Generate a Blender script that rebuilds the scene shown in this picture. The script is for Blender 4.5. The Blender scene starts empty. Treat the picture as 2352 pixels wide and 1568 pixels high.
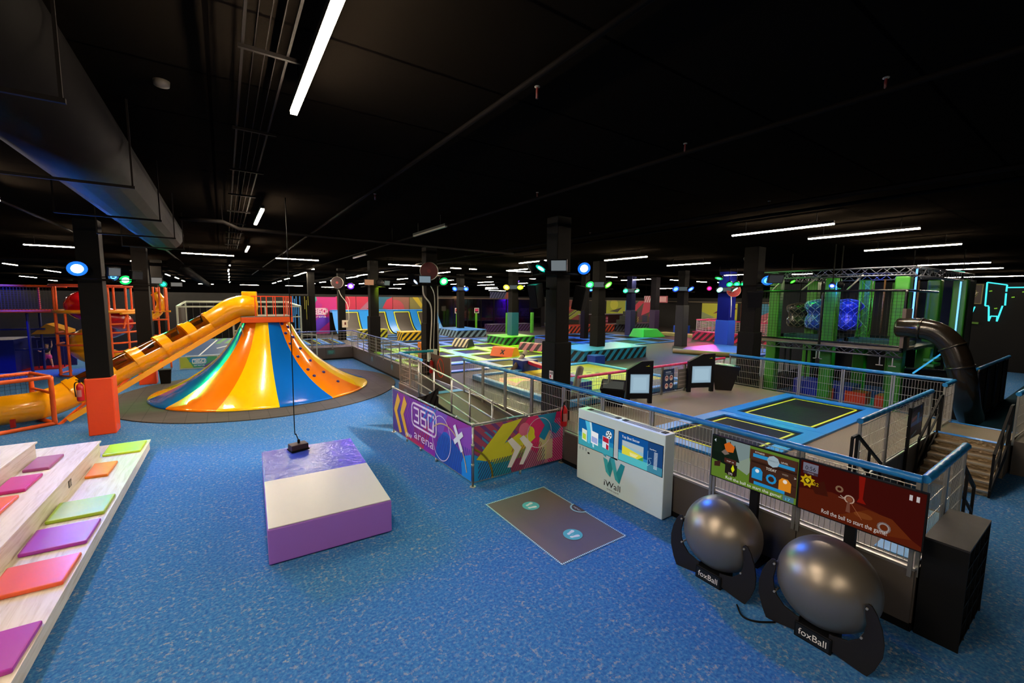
import bpy, bmesh, math, random
from mathutils import Vector, Matrix
PI = math.pi
random.seed(7)
SC = bpy.context.scene
COL = SC.collection

# ------------------------------------------------------------------ camera
CAM_H = 4.2
cam_d = bpy.data.cameras.new('camera')
cam_d.sensor_width = 36.0
cam_d.lens = 36.0 * 973.8 / 2352.0
cam_d.clip_start = 0.05
cam_d.clip_end = 400
cam = bpy.data.objects.new('camera', cam_d)
COL.objects.link(cam)
yaw, pitch, roll = math.radians(34.316), math.radians(5.783), math.radians(0.617)
fw = Vector((math.sin(yaw) * math.cos(pitch), math.cos(yaw) * math.cos(pitch), -math.sin(pitch)))
rt = Vector((math.cos(yaw), -math.sin(yaw), 0))
up = rt.cross(fw)
rt, up = rt * math.cos(roll) + up * math.sin(roll), up * math.cos(roll) - rt * math.sin(roll)
cam.matrix_world = Matrix(((rt.x, up.x, -fw.x, 0), (rt.y, up.y, -fw.y, 0), (rt.z, up.z, -fw.z, CAM_H), (0, 0, 0, 1)))
SC.camera = cam

# ------------------------------------------------------------------ world and exposure
W = bpy.data.worlds.new('world')
SC.world = W
W.use_nodes = True
W.node_tree.nodes['Background'].inputs[0].default_value = (0.5, 0.55, 0.7, 1)
W.node_tree.nodes['Background'].inputs[1].default_value = 0.02
vs = SC.view_settings
vs.view_transform = 'Standard'
vs.look = 'None'
vs.exposure = 0.0
vs.gamma = 1.0
vs.use_curve_mapping = False
STRIP_POWER = 290.0
SPOT_GAIN = 1.0

# ------------------------------------------------------------------ materials
def lin(h):
    h = h.lstrip('#')
    out = []
    for i in (0, 2, 4):
        c = int(h[i:i + 2], 16) / 255
        out.append(c / 12.92 if c <= 0.04045 else ((c + 0.055) / 1.055) ** 2.4)
    return tuple(out) + (1,)

MC = {}
def pm(h, rough=0.5, metal=0.0, spec=0.5, bump=0.0, bscale=40.0, coat=0.0):
    k = ('p', h, rough, metal, spec, bump, bscale, coat)
    if k in MC: return MC[k]
    m = bpy.data.materials.new('surface_' + h.lstrip('#'))
    m.use_nodes = True
    nt = m.node_tree
    b = nt.nodes['Principled BSDF']
    b.inputs['Base Color'].default_value = lin(h)
    b.inputs['Roughness'].default_value = rough
    b.inputs['Metallic'].default_value = metal
    b.inputs['Specular IOR Level'].default_value = spec
    b.inputs['Coat Weight'].default_value = coat
    # a faint procedural unevenness of the gloss on every surface
    tc = nt.nodes.new('ShaderNodeTexCoord')
    nz = nt.nodes.new('ShaderNodeTexNoise')
    nz.inputs['Scale'].default_value = bscale if bump else 6.0
    nt.links.new(tc.outputs['Object'], nz.inputs['Vector'])
    if bump:
        bp = nt.nodes.new('ShaderNodeBump')
        bp.inputs['Strength'].default_value = bump
        bp.inputs['Distance'].default_value = 0.02
        nt.links.new(nz.outputs['Fac'], bp.inputs['Height'])
        nt.links.new(bp.outputs['Normal'], b.inputs['Normal'])
    else:
        mr = nt.nodes.new('ShaderNodeMapRange')
        mr.inputs['To Min'].default_value = max(0.0, rough - 0.04)
        mr.inputs['To Max'].default_value = min(1.0, rough + 0.04)
        nt.links.new(nz.outputs['Fac'], mr.inputs['Value'])
        nt.links.new(mr.outputs['Result'], b.inputs['Roughness'])
    MC[k] = m
    return m

def pe(h, s=1.0):
    k = ('e', h, s)
    if k in MC: return MC[k]
    m = bpy.data.materials.new('glow_' + h.lstrip('#'))
    m.use_nodes = True
    b = m.node_tree.nodes['Principled BSDF']
    b.inputs['Base Color'].default_value = (0.004, 0.004, 0.004, 1)
    b.inputs['Roughness'].default_value = 0.5
    b.inputs['Specular IOR Level'].default_value = 0.0
    b.inputs['Emission Color'].default_value = lin(h)
    b.inputs['Emission Strength'].default_value = s
    MC[k] = m
    return m

def nodes_mat(name):
    m = bpy.data.materials.new(name)
    m.use_nodes = True
    nt = m.node_tree
    return m, nt, nt.nodes['Principled BSDF']

def ramp(nt, stops, interp='LINEAR'):
    r = nt.nodes.new('ShaderNodeValToRGB')
    r.color_ramp.interpolation = interp
    e = r.color_ramp.elements
    while len(e) < len(stops): e.new(0.5)
    for i, (p, c) in enumerate(stops):
        e[i].position = p
        e[i].color = lin(c) if isinstance(c, str) else c
    return r

def carpet_material():
    m, nt, b = nodes_mat('speckled_blue_carpet')
    tc = nt.nodes.new('ShaderNodeTexCoord')
    n1 = nt.nodes.new('ShaderNodeTexNoise'); n1.inputs['Scale'].default_value = 15.0; n1.inputs['Detail'].default_value = 5; n1.inputs['Roughness'].default_value = 0.7
    n2 = nt.nodes.new('ShaderNodeTexNoise'); n2.inputs['Scale'].default_value = 2.2; n2.inputs['Detail'].default_value = 3
    n3 = nt.nodes.new('ShaderNodeTexNoise'); n3.inputs['Scale'].default_value = 26.0; n3.inputs['Detail'].default_value = 3
    for n in (n1, n2, n3): nt.links.new(tc.outputs['Object'], n.inputs['Vector'])
    base = ramp(nt, [(0.3, '#28609f'), (0.5, '#3873ae'), (0.7, '#518bb8')])
    nt.links.new(n3.outputs['Fac'], base.inputs['Fac'])
    sp = ramp(nt, [(0.53, (0, 0, 0, 1)), (0.64, (1, 1, 1, 1))])
    nt.links.new(n1.outputs['Fac'], sp.inputs['Fac'])
    mod = ramp(nt, [(0.35, (0.2, 0.2, 0.2, 1)), (0.65, (0.8, 0.8, 0.8, 1))])
    nt.links.new(n2.outputs['Fac'], mod.inputs['Fac'])
    mul = nt.nodes.new('ShaderNodeMath'); mul.operation = 'MULTIPLY'
    nt.links.new(sp.outputs['Color'], mul.inputs[0]); nt.links.new(mod.outputs['Color'], mul.inputs[1])
    mx = nt.nodes.new('ShaderNodeMix'); mx.data_type = 'RGBA'
    nt.links.new(mul.outputs[0], mx.inputs[0])
    nt.links.new(base.outputs['Color'], mx.inputs[6])
    mx.inputs[7].default_value = lin('#aaa59c')
    nt.links.new(mx.outputs[2], b.inputs['Base Color'])
    b.inputs['Roughness'].default_value = 0.95
    b.inputs['Specular IOR Level'].default_value = 0.15
    bp = nt.nodes.new('ShaderNodeBump'); bp.inputs['Strength'].default_value = 0.25; bp.inputs['Distance'].default_value = 0.01
    nt.links.new(n3.outputs['Fac'], bp.inputs['Height']); nt.links.new(bp.outputs['Normal'], b.inputs['Normal'])
    return m

def ceiling_material():
    m, nt, b = nodes_mat('black_ceiling_panels')
    tc = nt.nodes.new('ShaderNodeTexCoord')
    br = nt.nodes.new('ShaderNodeTexBrick')
    br.offset = 0.0
    br.inputs['Scale'].default_value = 1.0
    br.inputs['Brick Width'].default_value = 8.6; br.inputs['Row Height'].default_value = 1.33
    br.inputs['Mortar Size'].default_value = 0.02
    br.inputs['Color1'].default_value = lin('#110e0b'); br.inputs['Color2'].default_value = lin('#100d0a'); br.inputs['Mortar'].default_value = lin('#050404')
    nt.links.new(tc.outputs['Object'], br.inputs['Vector'])
    nt.links.new(br.outputs['Color'], b.inputs['Base Color'])
    b.inputs['Roughness'].default_value = 0.85
    b.inputs['Specular IOR Level'].default_value = 0.0
    return m

def plywood_material():
    m, nt, b = nodes_mat('pale_birch_plywood')
    tc = nt.nodes.new('ShaderNodeTexCoord')
    mp = nt.nodes.new('ShaderNodeMapping'); mp.inputs['Scale'].default_value = (9, 0.8, 9)
    n = nt.nodes.new('ShaderNodeTexNoise'); n.inputs['Scale'].default_value = 1.6; n.inputs['Detail'].default_value = 6; n.inputs['Distortion'].default_value = 1.2
    nt.links.new(tc.outputs['Object'], mp.inputs['Vector']); nt.links.new(mp.outputs['Vector'], n.inputs['Vector'])
    r = ramp(nt, [(0.3, '#cdbfa8'), (0.5, '#dfd5c4'), (0.7, '#e8dfd0')])
    nt.links.new(n.outputs['Fac'], r.inputs['Fac']); nt.links.new(r.outputs['Color'], b.inputs['Base Color'])
    b.inputs['Roughness'].default_value = 0.45
    return m

def rubber_tile_material():
    m, nt, b = nodes_mat('dark_rubber_tiles')
    tc = nt.nodes.new('ShaderNodeTexCoord')
    br = nt.nodes.new('ShaderNodeTexBrick'); br.offset = 0.0
    br.inputs['Scale'].default_value = 1.0; br.inputs['Brick Width'].default_value = 0.6; br.inputs['Row Height'].default_value = 0.6
    br.inputs['Mortar Size'].default_value = 0.008
    br.inputs['Color1'].default_value = lin('#4a4640'); br.inputs['Color2'].default_value = lin('#45413c'); br.inputs['Mortar'].default_value = lin('#2b2825')
    nt.links.new(tc.outputs['Object'], br.inputs['Vector']); nt.links.new(br.outputs['Color'], b.inputs['Base Color'])
    b.inputs['Roughness'].default_value = 0.85
    return m

def deck_material(c1, c2, name):
    m, nt, b = nodes_mat(name)
    tc = nt.nodes.new('ShaderNodeTexCoord')
    n = nt.nodes.new('ShaderNodeTexNoise'); n.inputs['Scale'].default_value = 60; n.inputs['Detail'].default_value = 3
    nt.links.new(tc.outputs['Object'], n.inputs['Vector'])
    r = ramp(nt, [(0.35, c1), (0.65, c2)])
    nt.links.new(n.outputs['Fac'], r.inputs['Fac']); nt.links.new(r.outputs['Color'], b.inputs['Base Color'])
    b.inputs['Roughness'].default_value = 0.6
    b.inputs['Specular IOR Level'].default_value = 0.35
    return m

def stripe_material(c1, c2, name, period=0.34, ax=(1, 1, 1)):
    # slanted hazard stripes printed on a soft block
    m, nt, b = nodes_mat(name)
    tc = nt.nodes.new('ShaderNodeTexCoord')
    d = nt.nodes.new('ShaderNodeVectorMath'); d.operation = 'DOT_PRODUCT'; d.inputs[1].default_value = ax
    nt.links.new(tc.outputs['Object'], d.inputs[0])
    mo = nt.nodes.new('ShaderNodeMath'); mo.operation = 'PINGPONG'; mo.inputs[1].default_value = period / 2
    nt.links.new(d.outputs['Value'], mo.inputs[0])
    gt = nt.nodes.new('ShaderNodeMath'); gt.operation = 'GREATER_THAN'; gt.inputs[1].default_value = period / 4
    nt.links.new(mo.outputs[0], gt.inputs[0])
    mx = nt.nodes.new('ShaderNodeMix'); mx.data_type = 'RGBA'
    nt.links.new(gt.outputs[0], mx.inputs[0]); mx.inputs[6].default_value = lin(c1); mx.inputs[7].default_value = lin(c2)
    nt.links.new(mx.outputs[2], b.inputs['Base Color'])
    b.inputs['Roughness'].default_value = 0.45
    return m

def tread_material():
    m, nt, b = nodes_mat('aluminium_tread_plate')
    tc = nt.nodes.new('ShaderNodeTexCoord')
    v = nt.nodes.new('ShaderNodeTexVoronoi'); v.inputs['Scale'].default_value = 22
    nt.links.new(tc.outputs['Object'], v.inputs['Vector'])
    bp = nt.nodes.new('ShaderNodeBump'); bp.inputs['Strength'].default_value = 0.6; bp.inputs['Distance'].default_value = 0.02
    nt.links.new(v.outputs['Distance'], bp.inputs['Height']); nt.links.new(bp.outputs['Normal'], b.inputs['Normal'])
    b.inputs['Base Color'].default_value = lin('#9c8a70'); b.inputs['Metallic'].default_value = 0.85; b.inputs['Roughness'].default_value = 0.36
    return m

def clear_material(name, tint, alpha):
    # thin clear plastic: mostly transparent with a glossy skin
    m, nt, b = nodes_mat(name)
    out = nt.nodes['Material Output']
    tr = nt.nodes.new('ShaderNodeBsdfTransparent'); tr.inputs['Color'].default_value = lin(tint)
    gl = nt.nodes.new('ShaderNodeBsdfGlossy'); gl.inputs['Roughness'].default_value = 0.08
    fr = nt.nodes.new('ShaderNodeFresnel'); fr.inputs['IOR'].default_value = 1.35
    ad = nt.nodes.new('ShaderNodeMath'); ad.operation = 'ADD'; ad.inputs[1].default_value = alpha
    nt.links.new(fr.outputs[0], ad.inputs[0])
    mx = nt.nodes.new('ShaderNodeMixShader')
    nt.links.new(ad.outputs[0], mx.inputs[0]); nt.links.new(tr.outputs[0], mx.inputs[1]); nt.links.new(gl.outputs[0], mx.inputs[2])
    nt.links.new(mx.outputs[0], out.inputs['Surface'])
    return m

M = dict(
    carpet=carpet_material(), ceiling=ceiling_material(), ply=plywood_material(), tiles=rubber_tile_material(),
    deck=deck_material('#4d463f', '#5a524a', 'grey_deck_covering'), deckdark=deck_material('#2a2827', '#343130', 'dark_deck_covering'),
    sand=deck_material('#6b5f51', '#7b6e5e', 'khaki_deck_covering'),
    black=pm('#0a0a0b', 0.6, 0, 0.2), blackgloss=pm('#08080a', 0.25), black2=pm('#100f0e', 0.75, 0, 0.12), brownblack=pm('#1d1a18', 0.7),
    galv=pm('#a3a29c', 0.38, 0.8), alu=pm('#b9b4a8', 0.35, 0.75), blue_pad=pm('#1f78b8', 0.3, 0, 0.5, 0.2, 25), pink_pad=pm('#d8356a', 0.35),
    white=pm('#dfe6e6', 0.35), cream=pm('#d9dcc0', 0.45), panel=pm('#4d4640', 0.5), orange_pad=pm('#e8450c', 0.38, 0, 0.5, 0.15, 8),
    orange=pm('#ee5a12', 0.4), orange_pipe=pm('#e85a14', 0.45), yellow=pm('#f5b800', 0.2, 0, 0.5, 0, 40, 0.6), amber=pm('#f8a806', 0.22, 0, 0.5, 0, 40, 0.5),
    slide_y=pm('#ffcf04', 0.16, 0, 0.5, 0, 40, 0.7), slide_o=pm('#fb8406', 0.16, 0, 0.5, 0, 40, 0.7), slide_b=pm('#0b64bd', 0.16, 0, 0.5, 0, 40, 0.7),
    net=pm('#0d0d0e', 0.8), lime=pm('#93dc24', 0.35, 0, 0.5, 0.1, 10), blue=pm('#2d79d0', 0.35, 0, 0.5, 0.1, 10), sky=pm('#1d82d8', 0.35, 0, 0.5, 0.08, 8),
    mat=pm('#161313', 0.55, 0, 0.08), line=pm('#d6e21a', 0.5), red=pm('#c01010', 0.3), tread=tread_material(), green_pad=pm('#2a7610', 0.4, 0, 0.5, 0.25, 6),
    clear=clear_material('clear_smoky_plastic', '#c4b6a6', 0.1), glass=clear_material('dark_glass', '#8a8d96', 0.06),
    steel_ball=pm('#8f867b', 0.36, 0.7), fin=pm('#1d1a19', 0.5, 0, 0.3), pipe=pm('#100d0c', 0.7, 0, 0.06), duct=pm('#070606', 0.75, 0, 0.02),
    red_gloss=pm('#b01018', 0.2, 0, 0.5, 0, 40, 0.6), navy=pm('#101a60', 0.4), tube_black=pm('#1c1610', 0.24, 0, 0.5, 0, 40, 0.3),
)

# ------------------------------------------------------------------ mesh builder
class MB:
    def __init__(s):
        s.v = []; s.f = []; s.m = []; s.sm = []
        s.cur = 0; s.smooth = False
    def face(s, idx): s.f.append(tuple(idx)); s.m.append(s.cur); s.sm.append(s.smooth)
    def poly(s, pts):
        n = len(s.v); s.v += [tuple(p) for p in pts]; s.face(range(n, n + len(pts))); return s
    def box(s, lo, hi, rz=0, piv=None):
        x0, y0, z0 = lo; x1, y1, z1 = hi
        pts = [(x0, y0, z0), (x1, y0, z0), (x1, y1, z0), (x0, y1, z0), (x0, y0, z1), (x1, y0, z1), (x1, y1, z1), (x0, y1, z1)]
        if rz:
            px, py = piv or ((x0 + x1) / 2, (y0 + y1) / 2)
            c, q = math.cos(rz), math.sin(rz)
            pts = [(px + (x - px) * c - (y - py) * q, py + (x - px) * q + (y - py) * c, z) for x, y, z in pts]
        return s.hexa(pts)
    def hexa(s, pts):
        n = len(s.v); s.v += [tuple(p) for p in pts]
        for q in ((0, 3, 2, 1), (4, 5, 6, 7), (0, 1, 5, 4), (1, 2, 6, 5), (2, 3, 7, 6), (3, 0, 4, 7)): s.face([n + i for i in q])
        return s
    def bar(s, a, b, w, h=None):
        # square-section bar between two points
        a = Vector(a); b = Vector(b); d = (b - a)
        if d.length < 1e-6: return s
        d.normalize(); h = h or w
        u = d.cross(Vector((0, 0, 1)))
        if u.length < 1e-3: u = Vector((1, 0, 0))
        u.normalize(); t = u.cross(d).normalized()
        u *= w / 2; t *= h / 2
        return s.hexa([a - u - t, a + u - t, a + u + t, a - u + t, b - u - t, b + u - t, b + u + t, b - u + t])
    def tube(s, pts, r, n=8, caps=True):
        pts = [Vector(p) for p in pts]
        rs = r if isinstance(r, (list, tuple)) else [r] * len(pts)
        base = len(s.v); ref = None
        for i, p in enumerate(pts):
            d = (pts[min(i + 1, len(pts) - 1)] - pts[max(i - 1, 0)])
            if d.length < 1e-9: d = Vector((0, 0, 1))
            d.normalize()
            if ref is None:
                ref = d.cross(Vector((0, 0, 1)))
                if ref.length < 0.05: ref = d.cross(Vector((1, 0, 0)))
            u = (ref - d * ref.dot(d)).normalized(); ref = u; w = d.cross(u)
            for k in range(n):
                a = 2 * PI * k / n
                s.v.append(tuple(p + (u * math.cos(a) + w * math.sin(a)) * rs[i]))
        sm = s.smooth; s.smooth = True
        for i in range(len(pts) - 1):
            for k in range(n):
                a = base + i * n + k; b2 = base + i * n + (k + 1) % n
                s.face((a, b2, b2 + n, a + n))
        s.smooth = False
        if caps:
            s.face([base + k for k in range(n)][::-1]); s.face([base + (len(pts) - 1) * n + k for k in range(n)])
        s.smooth = sm
        return s
    def lathe(s, prof, c=(0, 0, 0), n=24, a0=0.0, a1=2 * PI, axis='z'):
        # prof: list of (r, h)
        base = len(s.v); full = abs(a1 - a0 - 2 * PI) < 1e-6
        m = n if full else n + 1
        for r, h in prof:
            for k in range(m):
                a = a0 + (a1 - a0) * k / n
                p = (r * math.cos(a), r * math.sin(a), h)
                if axis == 'x': p = (p[2], p[0], p[1])
                if axis == 'y': p = (p[1], p[2], p[0])
                s.v.append((c[0] + p[0], c[1] + p[1], c[2] + p[2]))
        sm = s.smooth; s.smooth = True
        for i in range(len(prof) - 1):
            for k in range(n):
                a = base + i * m + k; b = base + i * m + (k + 1) % m
                s.face((a, b, b + m, a + m))
        s.smooth = sm
        return s
    def prism(s, poly, axis, a, b):
        # poly of 2-D points extruded along a world axis from a to b
        def P(p, t):
            if axis == 'x': return (t, p[0], p[1])
            if axis == 'y': return (p[0], t, p[1])
            return (p[0], p[1], t)
        n = len(s.v); k = len(poly)
        s.v += [P(p, a) for p in poly] + [P(p, b) for p in poly]
        s.face(range(n + k - 1, n - 1, -1)); s.face(range(n + k, n + 2 * k))
        for i in range(k):
            j = (i + 1) % k
            s.face((n + i, n + j, n + k + j, n + k + i))
        return s
    def ell(s, c, r, n=16, m=10):
        base = len(s.v)
        for i in range(m + 1):
            t = PI * i / m
            for k in range(n):
                a = 2 * PI * k / n
                s.v.append((c[0] + r[0] * math.sin(t) * math.cos(a), c[1] + r[1] * math.sin(t) * math.sin(a), c[2] + r[2] * math.cos(t)))
        sm = s.smooth; s.smooth = True
        for i in range(m):
            for k in range(n):
                a = base + i * n + k; b = base + i * n + (k + 1) % n
                s.face((a, a + n, b + n, b))
        s.smooth = sm
        return s
    def build(s, name, mats, parent=None, bevel=0.0, fixn=True):
        if not isinstance(mats, (list, tuple)): mats = [mats]
        off = Vector((0, 0, 0))
        q = parent
        while q is not None:
            off += q.location; q = q.parent
        me = bpy.data.meshes.new(name)
        me.from_pydata([tuple(Vector(p) - off) for p in s.v], [], s.f)
        for mt in mats: me.materials.append(mt)
        me.polygons.foreach_set('material_index', s.m)
        me.polygons.foreach_set('use_smooth', s.sm)
        me.update()
        if fixn:
            bm = bmesh.new(); bm.from_mesh(me)
            bmesh.ops.recalc_face_normals(bm, faces=bm.faces)
            bm.to_mesh(me); bm.free()
        o = bpy.data.objects.new(name, me)
        COL.objects.link(o)
        if parent is not None: o.parent = parent
        if bevel:
            md = o.modifiers.new('soft_edges', 'BEVEL'); md.width = bevel; md.segments = 2; md.limit_method = 'ANGLE'
        return o

def tag(o, label=None, cat=None, group=None, kind=None):
    if label: o['label'] = label
    if cat: o['category'] = cat
    if group: o['group'] = group
    if kind: o['kind'] = kind
    return o

def thing(name, loc, label, cat, group=None, kind=None):
    o = bpy.data.objects.new(name, None)
    o.empty_display_size = 0.2
    COL.objects.link(o)
    o.location = loc
    return tag(o, label, cat, group, kind)

def struct(name, mb, mats, label=None, parent=None, cat='structure'):
    o = mb.build(name, mats, parent)
    if parent is None: tag(o, label, cat, None, 'structure')
    return o

# ------------------------------------------------------------------ flat artwork (prints, screens, signs)
_tc = {}
def text_geo(t):
    if t in _tc: return _tc[t]
    cu = bpy.data.curves.new('lettering', 'FONT')
    cu.body = t; cu.size = 1.0; cu.resolution_u = 3
    ob = bpy.data.objects.new('lettering', cu)
    me = ob.to_mesh()
    vs_ = [(v.co.x, v.co.y) for v in me.vertices]
    fs = [tuple(p.vertices) for p in me.polygons]
    ob.to_mesh_clear()
    bpy.data.objects.remove(ob); bpy.data.curves.remove(cu)
    xs = [v[0] for v in vs_]
    x0, x1 = min(xs), max(xs)
    _tc[t] = ([(x - x0, y) for x, y in vs_], fs, x1 - x0)
    return _tc[t]

def clip_poly(poly, w, h):
    def cut(p, f, inter):
        out = []
        for i in range(len(p)):
            a, b = p[i - 1], p[i]
            fa, fb = f(a), f(b)
            if fb:
                if not fa: out.append(inter(a, b))
                out.append(b)
            elif fa: out.append(inter(a, b))
        return out
    def ix(x): return lambda a, b: (x, a[1] + (b[1] - a[1]) * (x - a[0]) / (b[0] - a[0]))
    def iy(y): return lambda a, b: (a[0] + (b[0] - a[0]) * (y - a[1]) / (b[1] - a[1]), y)
    for f, i in ((lambda p: p[0] >= 0, ix(0)), (lambda p: p[0] <= w, ix(w)), (lambda p: p[1] >= 0, iy(0)), (lambda p: p[1] <= h, iy(h))):
        if len(poly) < 3: return []
        poly = cut(poly, f, i)
    return poly if len(poly) >= 3 else []

class Art:
    # layered flat shapes on a w x h panel
    def __init__(s, w, h, bg, glow=None, rough=0.45):
        s.w, s.h, s.L, s.glow, s.rough = w, h, [], glow, rough
        s.k = 0
        s.poly([(0, 0), (w, 0), (w, h), (0, h)], bg)
    def poly(s, pts, c):
        p = clip_poly([(float(x), float(y)) for x, y in pts], s.w, s.h)
        if p: s.L.append((s.k, [p], c))
        s.k += 1; return s
    def rect(s, x0, y0, x1, y1, c): return s.poly([(x0, y0), (x1, y0), (x1, y1), (x0, y1)], c)
    def disc(s, x, y, r, c, n=28, ry=None):
        ry = ry or r
        return s.poly([(x + r * math.cos(2 * PI * i / n), y + ry * math.sin(2 * PI * i / n)) for i in range(n)], c)
    def many(s, polys, c):
        ps = [q for q in (clip_poly(p, s.w, s.h) for p in polys) if q]
        if ps: s.L.append((s.k, ps, c))
        s.k += 1; return s
    def stroke(s, pts, wd, c, closed=False):
        ps = []
        pts = list(pts)
        if closed: pts = pts + [pts[0]]
        for a, b in zip(pts, pts[1:]):
            dx, dy = b[0] - a[0], b[1] - a[1]; L = math.hypot(dx, dy)
            if L < 1e-9: continue
            nx, ny = -dy / L * wd / 2, dx / L * wd / 2
            ex, ey = dx / L * wd * 0.3, dy / L * wd * 0.3
            ps.append([(a[0] - nx - ex, a[1] - ny - ey), (b[0] - nx + ex, b[1] - ny + ey), (b[0] + nx + ex, b[1] + ny + ey), (a[0] + nx - ex, a[1] + ny - ey)])
        return s.many(ps, c)
    def ring(s, x, y, r, wd, c, n=40, a0=0, a1=2 * PI, ry=None):
        ry = ry or r
        return s.stroke([(x + r * math.cos(a0 + (a1 - a0) * i / n), y + ry * math.sin(a0 + (a1 - a0) * i / n)) for i in range(n + 1)], wd, c)
    def stripes(s, poly_box, ang, period, wd, c):
        # slanted bars clipped to a box
        x0, y0, x1, y1 = poly_box
        ps = []
        dx, dy = math.cos(ang), math.sin(ang)
        cx, cy = (x0 + x1) / 2, (y0 + y1) / 2
        R = math.hypot(x1 - x0, y1 - y0)
        n = int(R / period) + 1
        for i in range(-n, n + 1):
            px, py = cx - dy * i * period, cy + dx * i * period
            q = [(px - dx * R + dy * wd / 2, py - dy * R - dx * wd / 2), (px + dx * R + dy * wd / 2, py + dy * R - dx * wd / 2), (px + dx * R - dy * wd / 2, py + dy * R + dx * wd / 2), (px - dx * R - dy * wd / 2, py - dy * R + dx * wd / 2)]
            q = clip_poly([(x - x0, y - y0) for x, y in q], x1 - x0, y1 - y0)
            if q: ps.append([(x + x0, y + y0) for x, y in q])
        return s.many(ps, c)
    def text(s, t, x, y, size, c, width=None, slant=0.0, align='l', ang=0.0):
        v, f, w = text_geo(t)
        sx = size if width is None else width / w
        off = -w * sx / 2 if align == 'c' else 0
        ca, sa = math.cos(ang), math.sin(ang)
        P = []
        for a, b in v:
            px, py = a * sx + off + b * size * slant, b * size
            P.append((x + px * ca - py * sa, y + px * sa + py * ca))
        return s.many([[P[i] for i in q] for q in f], c)
    def logo360(s, x, y, w, c, wd=None, sub=True):
        # rounded frame with 3 6 0 and an i-dot, the word arena under it
        h = w * 0.42; wd = wd or w * 0.034
        r = h * 0.25
        fr = []
        for (cx, cy, a) in ((x + w - r, y + h - r, 0), (x + r, y + h - r, 90), (x + r, y + r, 180), (x + w - r, y + r, 270)):
            for k in range(5):
                t = math.radians(a + 22.5 * k); fr.append((cx + r * math.cos(t), cy + r * math.sin(t)))
        s.stroke(fr, wd, c, True)
        gw = w * 0.2; gh = h * 0.6; gy = y + h * 0.2
        def g(i, pts): s.stroke([(x + w * 0.1 + i * w * 0.3 + px * gw, gy + py * gh) for px, py in pts], wd * 1.1, c)
        g(0, [(0, 1), (1, 1), (1, 0), (0, 0)]); g(0, [(0.35, 0.5), (1, 0.5)])
        g(1, [(0.9, 1), (0, 1), (0, 0), (1, 0), (1, 0.52), (0, 0.52)])
        g(2, [(0.62, 1), (0, 1), (0, 0), (1, 0), (1, 0.66)])
        s.disc(x + w * 0.1 + 2 * w * 0.3 + gw, gy + gh, wd * 0.8, c, 12)
        if sub: s.text('arena', x + w / 2, y - h * 0.55, h * 0.55, c, width=w * 0.8, align='c')
        return s
    def build(s, name, O, U, V, parent, eps=0.0007, thick=0.0, glow=None):
        O = Vector(O); U = Vector(U).normalized(); V = Vector(V).normalized(); N = U.cross(V)
        mb = MB(); mats = []; ids = {}
        for k, ps, c in s.L:
            if c not in ids:
                ids[c] = len(mats)
                mats.append(pe(c, s.glow) if s.glow else pm(c, s.rough))
            mb.cur = ids[c]
            for p in ps:
                # wind counter-clockwise so the face looks along N
                ar = sum(p[i - 1][0] * p[i][1] - p[i][0] * p[i - 1][1] for i in range(len(p)))
                if ar < 0: p = p[::-1]
                mb.poly([O + U * q[0] + V * q[1] + N * (eps * (k + 1)) for q in p])
        if thick:
            mb.cur = 0
            a = [O, O + U * s.w, O + U * s.w + V * s.h, O + V * s.h]
            b = [p - N * thick for p in a]
            mb.hexa([b[0], b[1], b[2], b[3], a[0], a[1], a[2], a[3]])
        return mb.build(name, mats, parent, fixn=False)

def arc(cx, cy, r, a0, a1, n=12):
    return [(cx + r * math.cos(math.radians(a0 + (a1 - a0) * i / n)), cy + r * math.sin(math.radians(a0 + (a1 - a0) * i / n))) for i in range(n + 1)]

def smooth_path(pts, n=6):
    # Catmull-Rom
    P = [Vector(p) for p in pts]
    P = [P[0] * 2 - P[1]] + P + [P[-1] * 2 - P[-2]]
    out = []
    for i in range(1, len(P) - 2):
        for k in range(n):
            t = k / n
            a, b, c, d = P[i - 1], P[i], P[i + 1], P[i + 2]
            out.append(0.5 * ((2 * b) + (c - a) * t + (2 * a - 5 * b + 4 * c - d) * t * t + (3 * b - a - 3 * c + d) * t ** 3))
    out.append(P[-2])
    return out

# ================================================================== THE SETTING
struct('floor', MB().poly([(-40, -14, 0), (75, -14, 0), (75, 95, 0), (-40, 95, 0)]), M['carpet'], 'blue carpet floor with scattered tan speckles')
struct('ceiling', MB().poly([(-40, -14, 6.35), (75, -14, 6.35), (75, 95, 6.35), (-40, 95, 6.35)]), M['ceiling'], 'black ceiling of large flat panels with thin seams')
wall_m = pm('#0c0a09', 0.85, 0, 0.06)
struct('wall_back', MB().box((-40, 95, 0), (75, 95.2, 6.35)), wall_m, 'dark wall at the far end of the hall')
struct('wall_right', MB().box((75, -14, 0), (75.2, 95, 6.35)), wall_m, 'dark wall on the far right of the hall')
struct('wall_left', MB().box((-40.2, -14, 0), (-40, 95, 6.35)), wall_m, 'dark wall on the left of the hall')
struct('wall_front', MB().box((-40, -14.2, 0), (75, -14, 6.35)), wall_m, 'dark wall behind the viewpoint')

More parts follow.
